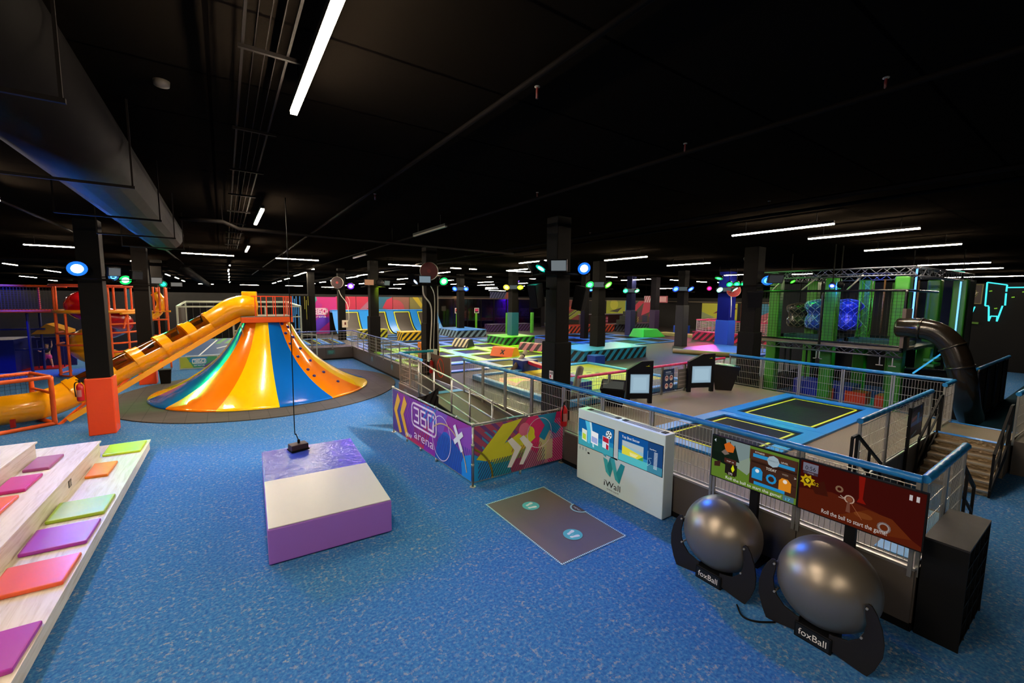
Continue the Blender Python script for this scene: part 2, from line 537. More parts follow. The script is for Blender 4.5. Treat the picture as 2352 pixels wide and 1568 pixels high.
# raised deck of the arena
DZ = 0.85
dk = thing('raised_deck', (7.1, 8, 0), 'raised arena deck with grey brown side panels', 'platform', None, 'structure')
b = MB(); b.box((7.12, 2.72, 0.02), (17.0, 9.3, DZ)); b.box((7.12, 1.3, 0.02), (9.35, 2.72, DZ)); b.build('play_bay_floor', M['sand'], dk)
b = MB(); b.box((7.14, 9.3, 0.02), (48, 17.8, DZ)); b.box((7.3, 17.8, 0.02), (48, 46, DZ)); b.box((2.0, 30.0, 0.02), (7.3, 46, DZ)); b.build('arena_floor', M['deckdark'], dk)
b = MB(); b.box((5.68, 13.5, 0.02), (7.14, 16.2, DZ)); b.build('ramp_landing', M['deckdark'], dk)
b = MB(); b.box((5.9, 13.5, DZ), (7.1, 13.85, DZ + 0.006)); b.build('blue_edge_strip', pm('#5ab0dc', 0.5), dk)
def side_panels(p0, p1, z1, n, name='side_panel', t=0.02, z0=0.1):
    p0 = Vector((p0[0], p0[1], 0)); p1 = Vector((p1[0], p1[1], 0)); d = (p1 - p0) / n
    for i in range(n):
        a = p0 + d * (i + 0.004); c = p0 + d * (i + 0.996)
        MB().bar(a + Vector((0, 0, (z0 + z1) / 2)), c + Vector((0, 0, (z0 + z1) / 2)), t, z1 - z0).build(name, M['panel'], dk)
side_panels((7.1, 1.28), (7.1, 8.0), DZ - 0.03, 5)
side_panels((7.12, 8.0), (7.12, 17.8), DZ - 0.03, 6)
side_panels((7.27, 17.8), (7.27, 29.98), DZ - 0.03, 6)
side_panels((7.27, 29.98), (2.0, 29.98), DZ - 0.03, 3)
side_panels((5.66, 13.5), (5.66, 16.22), DZ - 0.03, 2)
side_panels((5.66, 16.22), (7.12, 16.22), DZ - 0.03, 1)
side_panels((7.12, 1.28), (9.35, 1.28), DZ - 0.03, 2)
side_panels((9.4, 2.70), (15.2, 2.70), DZ - 0.03, 4)
side_panels((17.02, 2.72), (17.02, 9.3), DZ - 0.03, 4)
b = MB()
for p, q in (((7.09, 1.28), (7.09, 17.8)), ((7.25, 17.8), (7.25, 29.96)), ((7.25, 29.96), (2, 29.96)), ((7.09, 1.27), (9.35, 1.27))):
    b.bar((p[0], p[1], 0.05), (q[0], q[1], 0.05), 0.012, 0.1)
b.build('plinth', M['black'], dk)
b = MB()
for p, q in (((7.1, 1.28), (7.1, 8.0)), ((7.12, 8), (7.12, 17.8)), ((7.27, 17.8), (7.27, 29.98)), ((7.27, 29.98), (2, 29.98)), ((5.66, 13.5), (5.66, 16.2)), ((9.4, 2.7), (15.2, 2.7))):
    b.bar((p[0], p[1], DZ - 0.015), (q[0], q[1], DZ - 0.015), 0.05, 0.035)
b.build('edge_profile', M['galv'], dk)
for (x, y, dx) in ((7.25, 18.6, 0), (7.25, 22.0, 0), (7.25, 25.6, 0)):
    Art(0.34, 0.3, '#46606a').logo360(0.04, 0.14, 0.26, '#46a3b4').build('blue_sticker', (x - 0.002, y, 0.38), (0, -1, 0), (0, 0, 1), dk)
Art(0.5, 0.3, '#3f5a58').logo360(0.08, 0.12, 0.32, '#45b8a4').build('teal_sticker', (5.6, 29.955, 0.36), (1, 0, 0), (0, 0, 1), dk)
Art(0.32, 0.42, '#55666a').logo360(0.04, 0.2, 0.24, '#56a8c0').build('blue_sticker', (5.645, 15.6, 0.3), (0, -1, 0), (0, 0, 1), dk)
# ramp up to the landing
b = MB(); b.prism([(13.5, 0.02), (13.5, DZ - 0.01), (8.3, 0.36), (8.3, 0.02)], 'x', 5.72, 7.1)
b.build('ramp', M['sand'], dk)
b = MB(); b.prism([(13.5, 0.03), (13.5, DZ - 0.02), (8.3, 0.36), (8.3, 0.03)], 'x', 5.68, 5.715)
b.build('ramp_side', M['black2'], dk)

# columns
def column(x, y, s, zb, sleeve, sleeve_h, sleeve_s, label, sleeve_name='padded_sleeve', body='#0f0d0b'):
    c = thing('building_column', (x, y, zb), label, 'column', None, 'structure')
    h = s / 2
    b = MB(); b.box((x - h, y - h, zb), (x + h, y + h, 6.35)); b.build('shaft', pm(body, 0.75, 0, 0.12), c, 0.015)
    if sleeve:
        h = sleeve_s / 2
        b = MB(); b.box((x - h, y - h, zb), (x + h, y + h, zb + sleeve_h)); b.build(sleeve_name, sleeve, c, 0.03)
    return c
column(-3.14, 17.42, 0.52, 0, M['orange_pad'], 1.72, 0.62, 'black column with tall orange padded base left of the cone slide')
column(-3.05, 26.1, 0.54, 0, M['orange_pad'], 1.7, 0.64, 'black column with orange base behind the clear tube slide', body='#120e0c')
column(-3.3, 34.7, 0.54, 0, M['orange_pad'], 1.7, 0.64, 'farthest black column with orange base, beside the green exit sign')
column(7.52, 8.85, 0.46, DZ, M['black2'], 2.2, 0.58, 'large black column behind the blue rail, nearest to the scaffold banners', body='#110e0c')
column(7.5, 17.4, 0.5, DZ, pm('#14110f', 0.75, 0, 0.12), 2.25, 0.6, 'black column with pale conduits and a white switch box')
column(7.57, 26.0, 0.5, DZ, pm('#100d0f', 0.75, 0, 0.12), 2.2, 0.62, 'black column in front of the curved trampoline walls')
column(7.62, 34.6, 0.5, DZ, None, 0, 0, 'dark column with purple lamp and hose reel beside the purple wall print')
column(17.87, 8.85, 0.56, DZ, M['black2'], 2.1, 0.66, 'black column standing against the left end of the climbing tower')
column(17.86, 17.4, 0.54, DZ + 0.66, pm('#12100e', 0.75, 0, 0.12), 1.75, 0.64, 'black column standing on the turquoise striped block')
column(17.95, 26.2, 0.54, DZ + 0.62, pm('#0c5a68', 0.5), 1.7, 0.62, 'column with teal sleeve standing on the green striped block')
column(18.0, 34.8, 0.54, DZ + 0.62, None, 0, 0, 'column standing on the far blue striped block')
column(27.9, 18.75, 0.56, DZ, pm('#191b14', 0.6), 3.0, 0.66, 'dark column right of centre beside the pink striped wall')
column(31.3, 26.4, 0.6, DZ, pm('#0c1248', 0.6), 2.4, 0.66, 'navy column in front of the lime and pink far mural', body='#0b1030')
column(34.4, 26.1, 0.6, DZ, pm('#240d3c', 0.6), 2.4, 0.66, 'dark column painted with purple light, right of the lime and pink far mural', body='#0e0c12')  # purple light on the column is put into the sleeve colour
column(31.4, 17.4, 0.9, DZ, pm('#0a4fd0', 0.5), 1.9, 1.0, 'bright blue padded column behind the pink railing', body='#0a1570')
column(25.2, 26.1, 0.5, DZ, None, 0, 0, 'thin dark column left of the turquoise block column')

# ------------------------------------------------------------------ strip lights
glow_strip = pe('#ffeacc', STRIP_POWER)
ORD = ['first', 'second', 'third', 'fourth', 'fifth', 'sixth', 'seventh', 'eighth', 'ninth', 'tenth', 'eleventh', 'twelfth']
def strip(x, y, d, L, label, group, z=6.0, lit=True):
    t = thing('strip_light', (x, y, z), label, 'ceiling light', group)
    k = L / 2
    if d == 'A': lo, hi = (x - 0.03, y - k, z), (x + 0.03, y + k, z + 0.03)
    else: lo, hi = (x - k, y - 0.03, z), (x + k, y + 0.03, z + 0.03)
    MB().box(lo, hi).build('diffuser', glow_strip if lit else pm('#8d8577', 0.4), t)
    MB().box((lo[0] - 0.004, lo[1] - 0.004, z + 0.03), (hi[0] + 0.004, hi[1] + 0.004, z + 0.09)).build('housing', M['black'], t)
    for s in (-0.7, 0.7):
        px, py = (x, y + s * k) if d == 'A' else (x + s * k, y)
        MB().bar((px, py, z + 0.09), (px, py, 6.35), 0.012).build('hanger', M['black'], t)
    return t
ROWS = [
    ('A', 2.3, 'the row over the purple landing mat', [(0.68, 3.75), (0.8, 11.7), (0.92, 19.9)]),
    ('A', 0, 'the distant row straight beyond the cone slide', [(0.5, 32.5, 3), (0.5, 37.6, 3), (0.6, 43.7, 2.7), (0.7, 51, 3.4), (0.8, 60.3, 3.4), (1.0, 70.2, 4)]),
    ('A', 0, 'the row behind the blue lamp column', [(-3.55, 11.7, 2.2), (-3.5, 19.9, 2.4), (-4, 32.9, 3.6), (-3.9, 40.6, 4), (-4, 50.4, 4), (-3.9, 58.7, 4.5), (-4, 69.7, 5)]),
    ('A', 0, 'the scattered row over the orange playground', [(-11, 40.5, 2.2), (-11.3, 50.1, 4), (-17.7, 69.8, 5), (-19.2, 84.8, 3.6)]),
    ('B', 1.9, 'the crosswise row passing above the cone slide', [(-5.1, 23.7), (-0.4, 23.6), (3.2, 23.6), (8.7, 23.6)]),
    ('B', 0, 'the crosswise row above the trampoline arena', [(12.0, 23.8, 0.7), (13.2, 23.8, 0.5), (16.6, 23.6, 1.9), (25.8, 24.1, 1.9), (30.9, 24.2, 0.5), (34.5, 23.8, 2.2), (38.8, 24.1, 1.6), (42.6, 23.9, 2.6)]),
    ('B', 0, 'the farthest crosswise row at the hall end', [(-2, 86, 2), (4, 85.4, 2.7), (10.7, 84.2, 2.7), (17.5, 88.5, 3), (29.6, 86.3, 2.5), (54.2, 85.8, 4.6)]),
    ('A', 0, 'the row above the orange railing', [(5.2, 32.9, 3.4), (5.4, 37.4, 3), (5.5, 41.4, 3.4), (5.8, 50.9, 4), (6, 59.9, 3.8), (6.2, 68.8, 5)]),
    ('A', 0, 'the row above the curved trampoline walls', [(9.8, 32.6, 3), (9.8, 36.6, 3.4), (10.2, 41.7, 4), (10.5, 50.4, 4.4), (10.7, 58.6, 4), (11, 68.2, 5)]),
    ('A', 0, 'the row right of the red hose reel column', [(15.6, 22.4, 2.3), (13.4, 29, 3), (14.9, 40.9, 3.6), (15.7, 50.6, 3.5), (16, 59.3, 4.5), (16.8, 70.3, 5.5)]),
    ('A', 0, 'the row above the green striped block', [(19.1, 32.7, 3), (19.6, 40.8, 2.7), (24.8, 41.8, 3.3), (25.6, 50.9, 2.6), (20.7, 58.7, 4.5)]),
    ('A', 0, 'the row above the dark glass booths', [(23.7, 32.7, 3.3), (29.6, 42.1, 3.6), (30.1, 50.7, 4.5), (36.4, 51, 1.5), (31.5, 60.9, 3.4), (38.1, 62.3, 3.8), (43.5, 71, 4.8)]),
    ('A', 0, 'the row right of the big black column', [(12.8, 16.8, 2.7), (14.9, 13, 2.4), (19.6, 13, 2.4)]),
    ('A', 0, 'the far row above the pink railing', [(31.9, 14, 3.8), (29.9, 15.5, 2.7), (31.2, 26.2, 2.7), (37.8, 32.9, 2.2), (57.4, 41.4, 3.3)]),
    ('A', 2.4, 'the row running over the right hand trampolines', [(11.9, 5.35), (14.2, 4.35), (18.9, 4.4), (28.2, 5), (33, 5.2), (43, 4.6), (42.8, 7)]),
    ('A', 2.4, 'the row behind the viewpoint', [(0.6, -4.2), (-3.6, 3.5), (-3.6, -4.5), (-8.2, 3.5), (-8.2, 11.5)]),
]
for d, L, desc, mem in ROWS:
    for i, q in enumerate(mem):
        strip(q[0], q[1], d, q[2] if len(q) > 2 else L, 'strip light, %s from the viewer in %s' % (ORD[i], desc), 'ceiling strip lights')
strip(4.82, 11.2, 'A', 2.2, 'unlit grey strip light nearest above the scaffold ramp', 'unlit ceiling strips', 6.0, False)
strip(5.25, 20.0, 'A', 2.2, 'unlit grey strip light farther back over the low deck wall', 'unlit ceiling strips', 6.0, False)

# ------------------------------------------------------------------ ceiling services
def service(name, pts, r, mat, label, cat='pipe', n=8):
    t = MB().tube(pts, r, n).build(name, mat, None)
    return tag(t, label, cat)
service('air_duct', [(-1.25, -4, 5.87), (-1.25, 15.4, 5.87)], 0.44, M['duct'], 'wide round black air duct on the left of the ceiling', 'duct', 20)
service('air_duct', [(-1.9, 27.5, 5.75), (-1.5, 80, 5.75)], 0.3, M['duct'], 'slimmer black air duct running away above the cone slide', 'duct', 16)
service('sprinkler_pipe', [(-1.9, 3, 6.1), (-1.85, 31, 6.1)], 0.035, M['pipe'], 'thin dark pipe hung beside the wide air duct')
service('lighting_track', [(-3.56, 10.4, 6.04), (-3.56, 19, 6.04)], 0.03, M['pipe'], 'thin lighting track at the far left of the ceiling', 'track')
service('sprinkler_pipe', [(5.03, -6, 6.1), (5.15, 60, 6.1)], 0.03, M['pipe'], 'long thin pipe crossing the middle of the ceiling')
service('sprinkler_pipe', [(9.2, -6, 6.1), (9.45, 60, 6.1)], 0.045, M['pipe'], 'dark ceiling pipe above the black columns')
service('sprinkler_pipe', [(10.1, -6, 6.1), (10.3, 60, 6.1)], 0.035, M['pipe'], 'thin ceiling pipe just right of the pipe above the columns')
service('sprinkler_pipe', [(2.55, 2, 6.28), (2.6, 50, 6.28)], 0.03, M['pipe'], 'thin pipe flush with the ceiling right of the bright strip light')
service('cross_pipe', [(-0.7, 12.2, 5.9), (0.1, 12.1, 5.9), (0.45, 13.1, 5.9), (9.3, 13.6, 5.9)], 0.045, M['pipe'], 'kinked pipe crossing the ceiling short of the cone slide')
for x_, y_ in ((0.1, 12.1), (4.5, 13.3), (9.2, 13.6)): MB().bar((x_, y_, 5.9), (x_, y_, 6.35), 0.015).build('hanger', M['pipe'], SC.objects['cross_pipe'])
service('cross_pipe', [(-39.9, 29.5, 5.8), (46, 29.5, 5.8)], 0.09, M['pipe'], 'thick pipe crossing the whole hall behind the cone slide')
ct = thing('cable_tray', (0.4, 10, 6.2), 'black mesh cable tray beside the bright strip light row', 'cable tray')
b = MB()
for x in (0.22, 0.3, 0.38, 0.46, 0.54): b.bar((x, 1.5, 6.2), (x + 0.1, 22, 6.2), 0.02 if x in (0.22, 0.54) else 0.006)
b.build('wire_mesh', M['pipe'], ct)
for i in range(9): MB().bar((0.2, 4.2 + 2 * i, 6.18), (0.66, 4.2 + 2 * i, 6.18), 0.03).build('rung', M['pipe'], ct)
for i in range(5):
    y = 3.9 + i * 2.6
    b = MB(); b.bar((-0.75, y, 5.4), (-1.98, y, 5.4), 0.03); b.bar((-1.98, y, 5.39), (-1.98, y, 6.35), 0.018); b.bar((-0.77, y, 5.39), (-0.77, y, 6.35), 0.018)
    tag(b.build('duct_hanger', M['pipe'], None), 'black hanger bracket under the left air duct, %s from the viewer' % ORD[i], 'bracket', 'duct hanger brackets')
for i, (x, y) in enumerate(((2.58, 3.4), (5.03, 3.46), (5.03, 1.45), (5.05, 6.6), (9.22, 4.36), (9.3, 9.5), (2.58, 8.6))):
    h = thing('sprinkler', (x, y, 6.15), 'small sprinkler head on the middle ceiling pipes, %s of the seven' % ORD[i], 'sprinkler', 'ceiling sprinkler heads')
    MB().tube([(x, y, 6.1), (x, y, 6.2)], 0.012, 8).build('stem', pm('#4a0e0a', 0.5), h)
    MB().lathe([(0.001, 6.2), (0.026, 6.205), (0.026, 6.212), (0.001, 6.215)], (x, y, 0), 10).build('deflector', pm('#6a6660', 0.5), h)
# smoke detector on the left
sd = thing('smoke_detector', (-0.4, 5.75, 6.3), 'small round smoke detector on the ceiling left of the bright strip', 'smoke detector')
MB().lathe([(0.001, 6.35), (0.07, 6.35), (0.065, 6.3), (0.001, 6.28)], (-0.4, 5.75, 0), 14).build('body', pm('#4a443e', 0.5), sd)

# ------------------------------------------------------------------ lamps on the columns
def rig(x, y, z, s, label):
    t = thing('lamp_rig', (x, y, z), label, 'lamp rig', 'square lamp frames round the columns')
    for a, c in (((-s, -s), (s, -s)), ((s, -s), (s, s)), ((s, s), (-s, s)), ((-s, s), (-s, -s))):
        MB().tube([(x + a[0] * 1.25, y + a[1] * 1.25, z), (x + c[0] * 1.25, y + c[1] * 1.25, z)], 0.025, 8).build('crossbar', M['pipe'], t)
    return t
MOUNT = [None]
def hold(t, p, name='mount_arm'):
    # an arm back to the column of the current rig, or a rod up to the ceiling
    m = MOUNT[0]
    a = Vector((p.x, p.y, p.z - 0.16)) if m else Vector((p.x, p.y, p.z))
    c = Vector((m[0], m[1], p.z - 0.16)) if m else Vector((p.x, p.y, 6.35))
    MB().bar(a, c, 0.03).build(name, M['pipe'], t)
def lamp(x, y, z, aim, col, watts, label, size=0.1, glow=14.0, cone=75, dot=None):
    t = thing('spotlight', (x, y, z), label, 'spotlight', 'coloured stage spotlights')
    p = Vector((x, y, z)); d = (Vector(aim) - p).normalized()
    u = d.cross(Vector((0, 0, 1))).normalized(); w = u.cross(d)
    b = MB(); b.tube([p - d * 0.22, p - d * 0.16, p], [size * 0.7, size * 1.5, size * 1.75], 20); bd = b.build('body', M['black'], t)
    hold(t, p - d * 0.15)
    b = MB(); n = 20
    b.poly([p + d * 0.004 + (u * math.cos(2 * PI * i / n) + w * math.sin(2 * PI * i / n)) * size for i in range(n)])
    b.build('lens', pe(dot or col, glow), bd)
    b = MB(); R0, R1 = size, size * 1.65
    for i in range(n):
        q = [p + d * 0.003 + (u * math.cos(2 * PI * (i + e) / n) + w * math.sin(2 * PI * (i + e) / n)) * r_ for e, r_ in ((0, R0), (1, R0), (1, R1), (0, R1))]
        b.poly(q)
    b.build('halo_ring', pe(col, min(1.6, glow * 0.12)), bd)  # added glowing ring, imitates the coloured halo around the lens
    b = MB(); b.bar(p - d * 0.1 + u * size * 1.3, p - d * 0.1 + u * size * 1.3 - Vector((0, 0, 0.2)), 0.02); b.bar(p - d * 0.1 - u * size * 1.3, p - d * 0.1 - u * size * 1.3 - Vector((0, 0, 0.2)), 0.02)
    b.bar(p - d * 0.1 + u * size * 1.3 - Vector((0, 0, 0.2)), p - d * 0.1 - u * size * 1.3 - Vector((0, 0, 0.2)), 0.02); b.build('yoke', M['pipe'], t)
    ld = bpy.data.lights.new('spot_beam', 'SPOT'); ld.energy = watts * SPOT_GAIN
    c = lin(col); mx = max(c[:3]); ld.color = [q / mx for q in c[:3]]
    ld.spot_size = math.radians(cone); ld.spot_blend = 0.6; ld.shadow_soft_size = size
    lo = bpy.data.objects.new('spot_beam', ld); COL.objects.link(lo); lo.parent = t
    lo.location = d * 0.03
    lo.rotation_euler = (-d).to_track_quat('Z', 'Y').to_euler()
    return t
def flood(x, y, z, aim, w, h, label, col='#8d979c', g=0.0):
    t = thing('floodlight', (x, y, z), label, 'floodlight', 'rectangular floodlights on the columns')
    p = Vector((x, y, z)); d = (Vector(aim) - p).normalized(); u = d.cross(Vector((0, 0, 1))).normalized(); v = u.cross(d)
    def slab(w2, h2, a, c): return [p + u * sx * w2 / 2 + v * sy * h2 / 2 + d * q for q in (a, c) for sx, sy in ((-1, -1), (1, -1), (1, 1), (-1, 1))]
    cs_ = MB().hexa(slab(w, h, -0.09, 0)).build('case', M['black'], t); hold(t, p - d * 0.05)
    MB().hexa(slab(w * 0.9, h * 0.86, 0, 0.006)).build('front_panel', pe(col, g) if g else pm(col, 0.3), cs_)
    return t
def speaker(x, y, z, face, w, h, label):
    t = thing('loudspeaker', (x, y, z), label, 'loudspeaker', 'black loudspeakers on the columns')
    p = Vector((x, y, z)); d = Vector(face).normalized(); u = d.cross(Vector((0, 0, 1))).normalized(); v = u.cross(d)
    def slab(w2, h2, a, c, k=1.0): return [p + u * sx * w2 / 2 * (k if sy < 0 else 1) + v * sy * h2 / 2 + d * q for q in (a, c) for sx, sy in ((-1, -1), (1, -1), (1, 1), (-1, 1))]
    cs_ = MB().hexa(slab(w, h, -0.28, 0, 0.8)).build('cabinet', M['black2'], t)
    MB().hexa(slab(w * 0.9, h * 0.92, 0, 0.012, 0.8)).build('grille', pm('#0e0e10', 0.9, 0, 0.1), cs_)
    MB().bar(p - d * 0.3 + v * h * 0.3, p - d * 0.3 + v * h * 0.3 + (lambda q_: q_ * (1 - 0.27 / q_.length))(Vector((MOUNT[0][0], MOUNT[0][1], p.z + h * 0.3)) - (p - d * 0.3 + v * h * 0.3)), 0.05).build('bracket', M['pipe'], t)
    return t
def hose_reel(x, y, z, r, face, label, tail=None, disc='#6a0b10'):
    t = thing('hose_reel', (x, y, z), label, 'hose reel', 'red hose reels on the columns')
    p = Vector((x, y, z)); d = Vector(face).normalized(); u = d.cross(Vector((0, 0, 1))).normalized(); v = u.cross(d)
    def ringp(rr, q, n=28): return [p + (u * math.cos(2 * PI * i / n) + v * math.sin(2 * PI * i / n)) * rr + d * q for i in range(n)]
    b = MB(); A_, B_ = ringp(r, 0), ringp(r, 0.03)
    b.poly(A_[::-1]); b.poly(B_)
    for i in range(28): b.poly([A_[i], A_[(i + 1) % 28], B_[(i + 1) % 28], B_[i]])
    b.build('front_disc', pm(disc, 0.4), t)
    b = MB(); b.tube(ringp(r * 0.93, -0.06) + [ringp(r * 0.93, -0.06)[0]], 0.05, 8, False); b.build('white_hose_coil', pm('#cfc7b6', 0.5), t)
    MB().tube([p + d * 0.03, p + d * 0.06], r * 0.22, 14).build('hub', pm('#8a0d12', 0.3), t)
    b = MB(); b.tube([p, p - d * 0.4], 0.04, 8); b.build('bracket', M['pipe'], t)
    if tail: MB().tube(smooth_path(tail, 6), 0.022, 8).build('hanging_hose', pm('#d8d2c0', 0.5), t)
    return t
# left column: the big blue lamp
MOUNT[0] = (-3.14, 17.42)
rig(-3.14, 17.42, 4.62, 0.42, 'black lamp frame round the column with the blue lamp')
lamp(-3.3, 16.75, 4.9, (-0.2, 6, 0.0), '#2070ff', 1300, 'glaring blue spotlight on the left orange based column', 0.13, 90, 95, '#5a8cff')
lamp(-2.6, 17.0, 4.72, (5.5, 6.5, 0.6), '#58a8ff', 900, 'added pale blue spotlight low on the right of the blue lamp column', 0.08, 3, 60)  # added to throw bluish light on the kiosk front
flood(-2.55, 16.9, 4.85, (4, 6, 2.5), 0.3, 0.26, 'small grey floodlight right of the glaring blue lamp')
flood(-2.1, 17.3, 4.78, (8, 8, 3), 0.34, 0.26, 'dim tilted floodlight farthest right on the blue lamp column', '#23262c')
MOUNT[0] = (-3.05, 26.1)
rig(-3.05, 26.1, 4.62, 0.45, 'black lamp frame round the column with the green lamp')
lamp(-3.5, 25.4, 4.83, (0.2, 16, 0), '#18e860', 700, 'green spotlight on the orange based column behind the clear tube', 0.13, 14, 70, '#7affb0')
flood(-2.45, 25.6, 4.85, (2, 10, 3), 0.42, 0.3, 'pale floodlight beside the green spotlight', '#b9b4ac', 0.4)
MOUNT[0] = (-3.3, 34.7)
rig(-3.3, 34.7, 4.62, 0.45, 'black lamp frame round the farthest orange based column')
lamp(-2.95, 34.0, 4.85, (-1, 20, 0), '#20d8a0', 500, 'small teal spotlight on the farthest orange based column', 0.12, 4, 60)
flood(-2.3, 34.0, 4.85, (0, 10, 3), 0.6, 0.26, 'wide pale floodlight on the farthest orange based column', '#aaa7a0', 0.4)
# big black column
MOUNT[0] = (7.52, 8.85)
rig(7.52, 8.85, 4.85, 0.4, 'black lamp frame round the big column by the blue rail')
flood(7.15, 8.4, 5.05, (0, 2, 3), 0.42, 0.3, 'large pale grey floodlight on the big black column', '#a9b5bb', 0.35)
lamp(7.85, 8.2, 5.0, (3.5, 1.0, 1.0), '#1e6bff', 900, 'bright blue white spotlight right of the large grey floodlight', 0.1, 40, 80, '#9cd0ff')
lamp(6.85, 8.75, 4.98, (3.3, 9.0, 0), '#10c8b0', 240, 'turquoise spotlight left of the large grey floodlight', 0.09, 10, 70, '#7affea')
lamp(7.0, 9.4, 5.0, (1.6, 15.5, 0.0), '#ffeccc', 2600, 'added warm white spotlight behind the large grey floodlight aimed at the slide', 0.09, 8, 55)  # added spotlight, lightens the floor around the slide
lamp(8.0, 9.3, 5.0, (16, 8, 0.8), '#2a6cff', 600, 'blue spotlight at the back of the big black column aimed at the screens', 0.09, 8, 70)
speaker(6.72, 8.9, 4.25, (-1, -0.2, -0.25), 0.3, 0.62, 'slim black loudspeaker hung on the left of the big black column')
speaker(8.3, 8.6, 4.2, (0.6, -1, -0.25), 0.5, 0.66, 'wide black loudspeaker hung on the right of the big black column')
hose_reel(9.3, 11.0, 6.0, 0.26, (-0.6, -0.8, 0), 'dark red hose reel high on the ceiling behind the big black column', [(9.3, 10.9, 5.8), (9.2, 10.7, 5.5), (8.9, 10.3, 5.2), (8.8, 10.1, 5.0)], '#1c0506')
# hose reel column
MOUNT[0] = (7.5, 17.4)
rig(7.5, 17.4, 4.72, 0.45, 'black lamp frame round the column with the red hose reel')
hose_reel(7.2, 16.75, 5.3, 0.36, (-0.45, -0.9, 0), 'red hose reel disc on the column with the white switch box')
flood(7.0, 16.7, 4.95, (2, 4, 3), 0.5, 0.3, 'pale blue floodlight under the red hose reel', '#9fb6c4', 0.5)
lamp(7.9, 16.8, 4.9, (7, 9, 0.8), '#20e070', 260, 'green spotlight right of the red hose reel', 0.11, 12, 60, '#7dffb4')
lamp(6.7, 17.0, 4.85, (1.5, 16.5, 0.5), '#cfe4ff', 1500, 'added pale spotlight left of the red hose reel', 0.08, 5, 75)  # added in place of the floodlights' own light on the slide area
speaker(6.5, 17.0, 4.95, (-0.4, -1, -0.2), 0.26, 0.4, 'small brown black loudspeaker left of the red hose reel')
pc = thing('conduit_run', (7.3, 17.0, 2), 'pale conduit pipes running down to the white switch box', 'conduit')
for k, pts in enumerate(([(7.0, 16.95, 4.7), (7.05, 16.95, 4.3), (7.35, 16.98, 3.9), (7.42, 17.02, 3.3), (7.36, 17.04, 2.2), (7.36, 17.04, 1.9)], [(7.35, 16.95, 4.7), (7.5, 16.95, 4.4), (7.56, 17.0, 3.9), (7.52, 17.03, 2.6), (7.5, 17.04, 1.9)], [(7.7, 17.0, 4.7), (7.7, 17.0, 1.9)])):
    MB().tube(smooth_path(pts, 5) if k < 2 else pts, 0.03 if k == 0 else 0.018, 8).build('pipe', pm('#c9c6b4', 0.5), pc)
cb = thing('switch_box', (7.45, 16.9, 1.6), 'white electrical switch box on the hose reel column', 'switch box')
MB().box((7.22, 16.9, 1.45), (7.62, 17.08, 1.98)).build('case', pm('#cfd8c2', 0.4), cb, 0.015)
Art(0.14, 0.2, '#d8dccb').rect(0.02, 0.02, 0.12, 0.18, '#5a4a34').rect(0.05, 0.07, 0.09, 0.13, '#c8391c').build('warning_label', (7.34, 16.897, 1.62), (1, 0, 0), (0, 0, 1), cb)
# blue wash over the playground
MOUNT[0] = None
lamp(-9.5, 30.6, 5.4, (-9.6, 34.5, 0.5), '#1c30ff', 1500, 'blue spotlight over the netted playground walkway', 0.12, 10, 100)
# column by the curved walls
MOUNT[0] = (7.57, 26.0)
rig(7.57, 26.0, 4.8, 0.45, 'black lamp frame round the column by the curved trampoline walls')
flood(7.15, 25.3, 5.05, (4, 6, 3), 0.55, 0.36, 'peach coloured floodlight left on the curved wall column', '#d89a70', 0.6)
lamp(7.75, 25.2, 5.0, (10, 30, 0.8), '#b8e818', 700, 'yellow green spotlight on the curved wall column', 0.14, 16, 80, '#e4ff70')
flood(8.3, 25.6, 5.05, (13, 12, 3), 0.4, 0.3, 'grey green floodlight right on the curved wall column', '#93a49a', 0.4)
# purple lamp column
MOUNT[0] = (7.62, 34.6)
rig(7.62, 34.6, 4.75, 0.45, 'black lamp frame round the purple lamp column')
hose_reel(7.2, 33.9, 5.25, 0.42, (-0.3, -0.9, 0), 'dark red hose reel beside the purple spotlight', [(7.3, 33.9, 4.7), (7.45, 33.9, 4.3), (7.9, 33.95, 3.6), (8.0, 34.0, 2.6), (7.9, 34.1, 2.2)], '#2a0612')
lamp(8.1, 33.6, 5.0, (4.5, 24, 0), '#7a2cff', 900, 'purple spotlight on the column beside the purple wall print', 0.15, 25, 70, '#b07cff')
cb = thing('switch_box', (7.75, 34.1, 2.2), 'small peach lit switch box on the purple lamp column', 'switch box')
MB().box((7.55, 34.15, 1.85), (7.95, 34.3, 2.4)).build('case', pm('#d8c8b0', 0.4), cb)
MB().box((7.7, 34.14, 2.05), (7.82, 34.15, 2.25)).build('warning_label', pm('#6a2a1c', 0.4), cb)
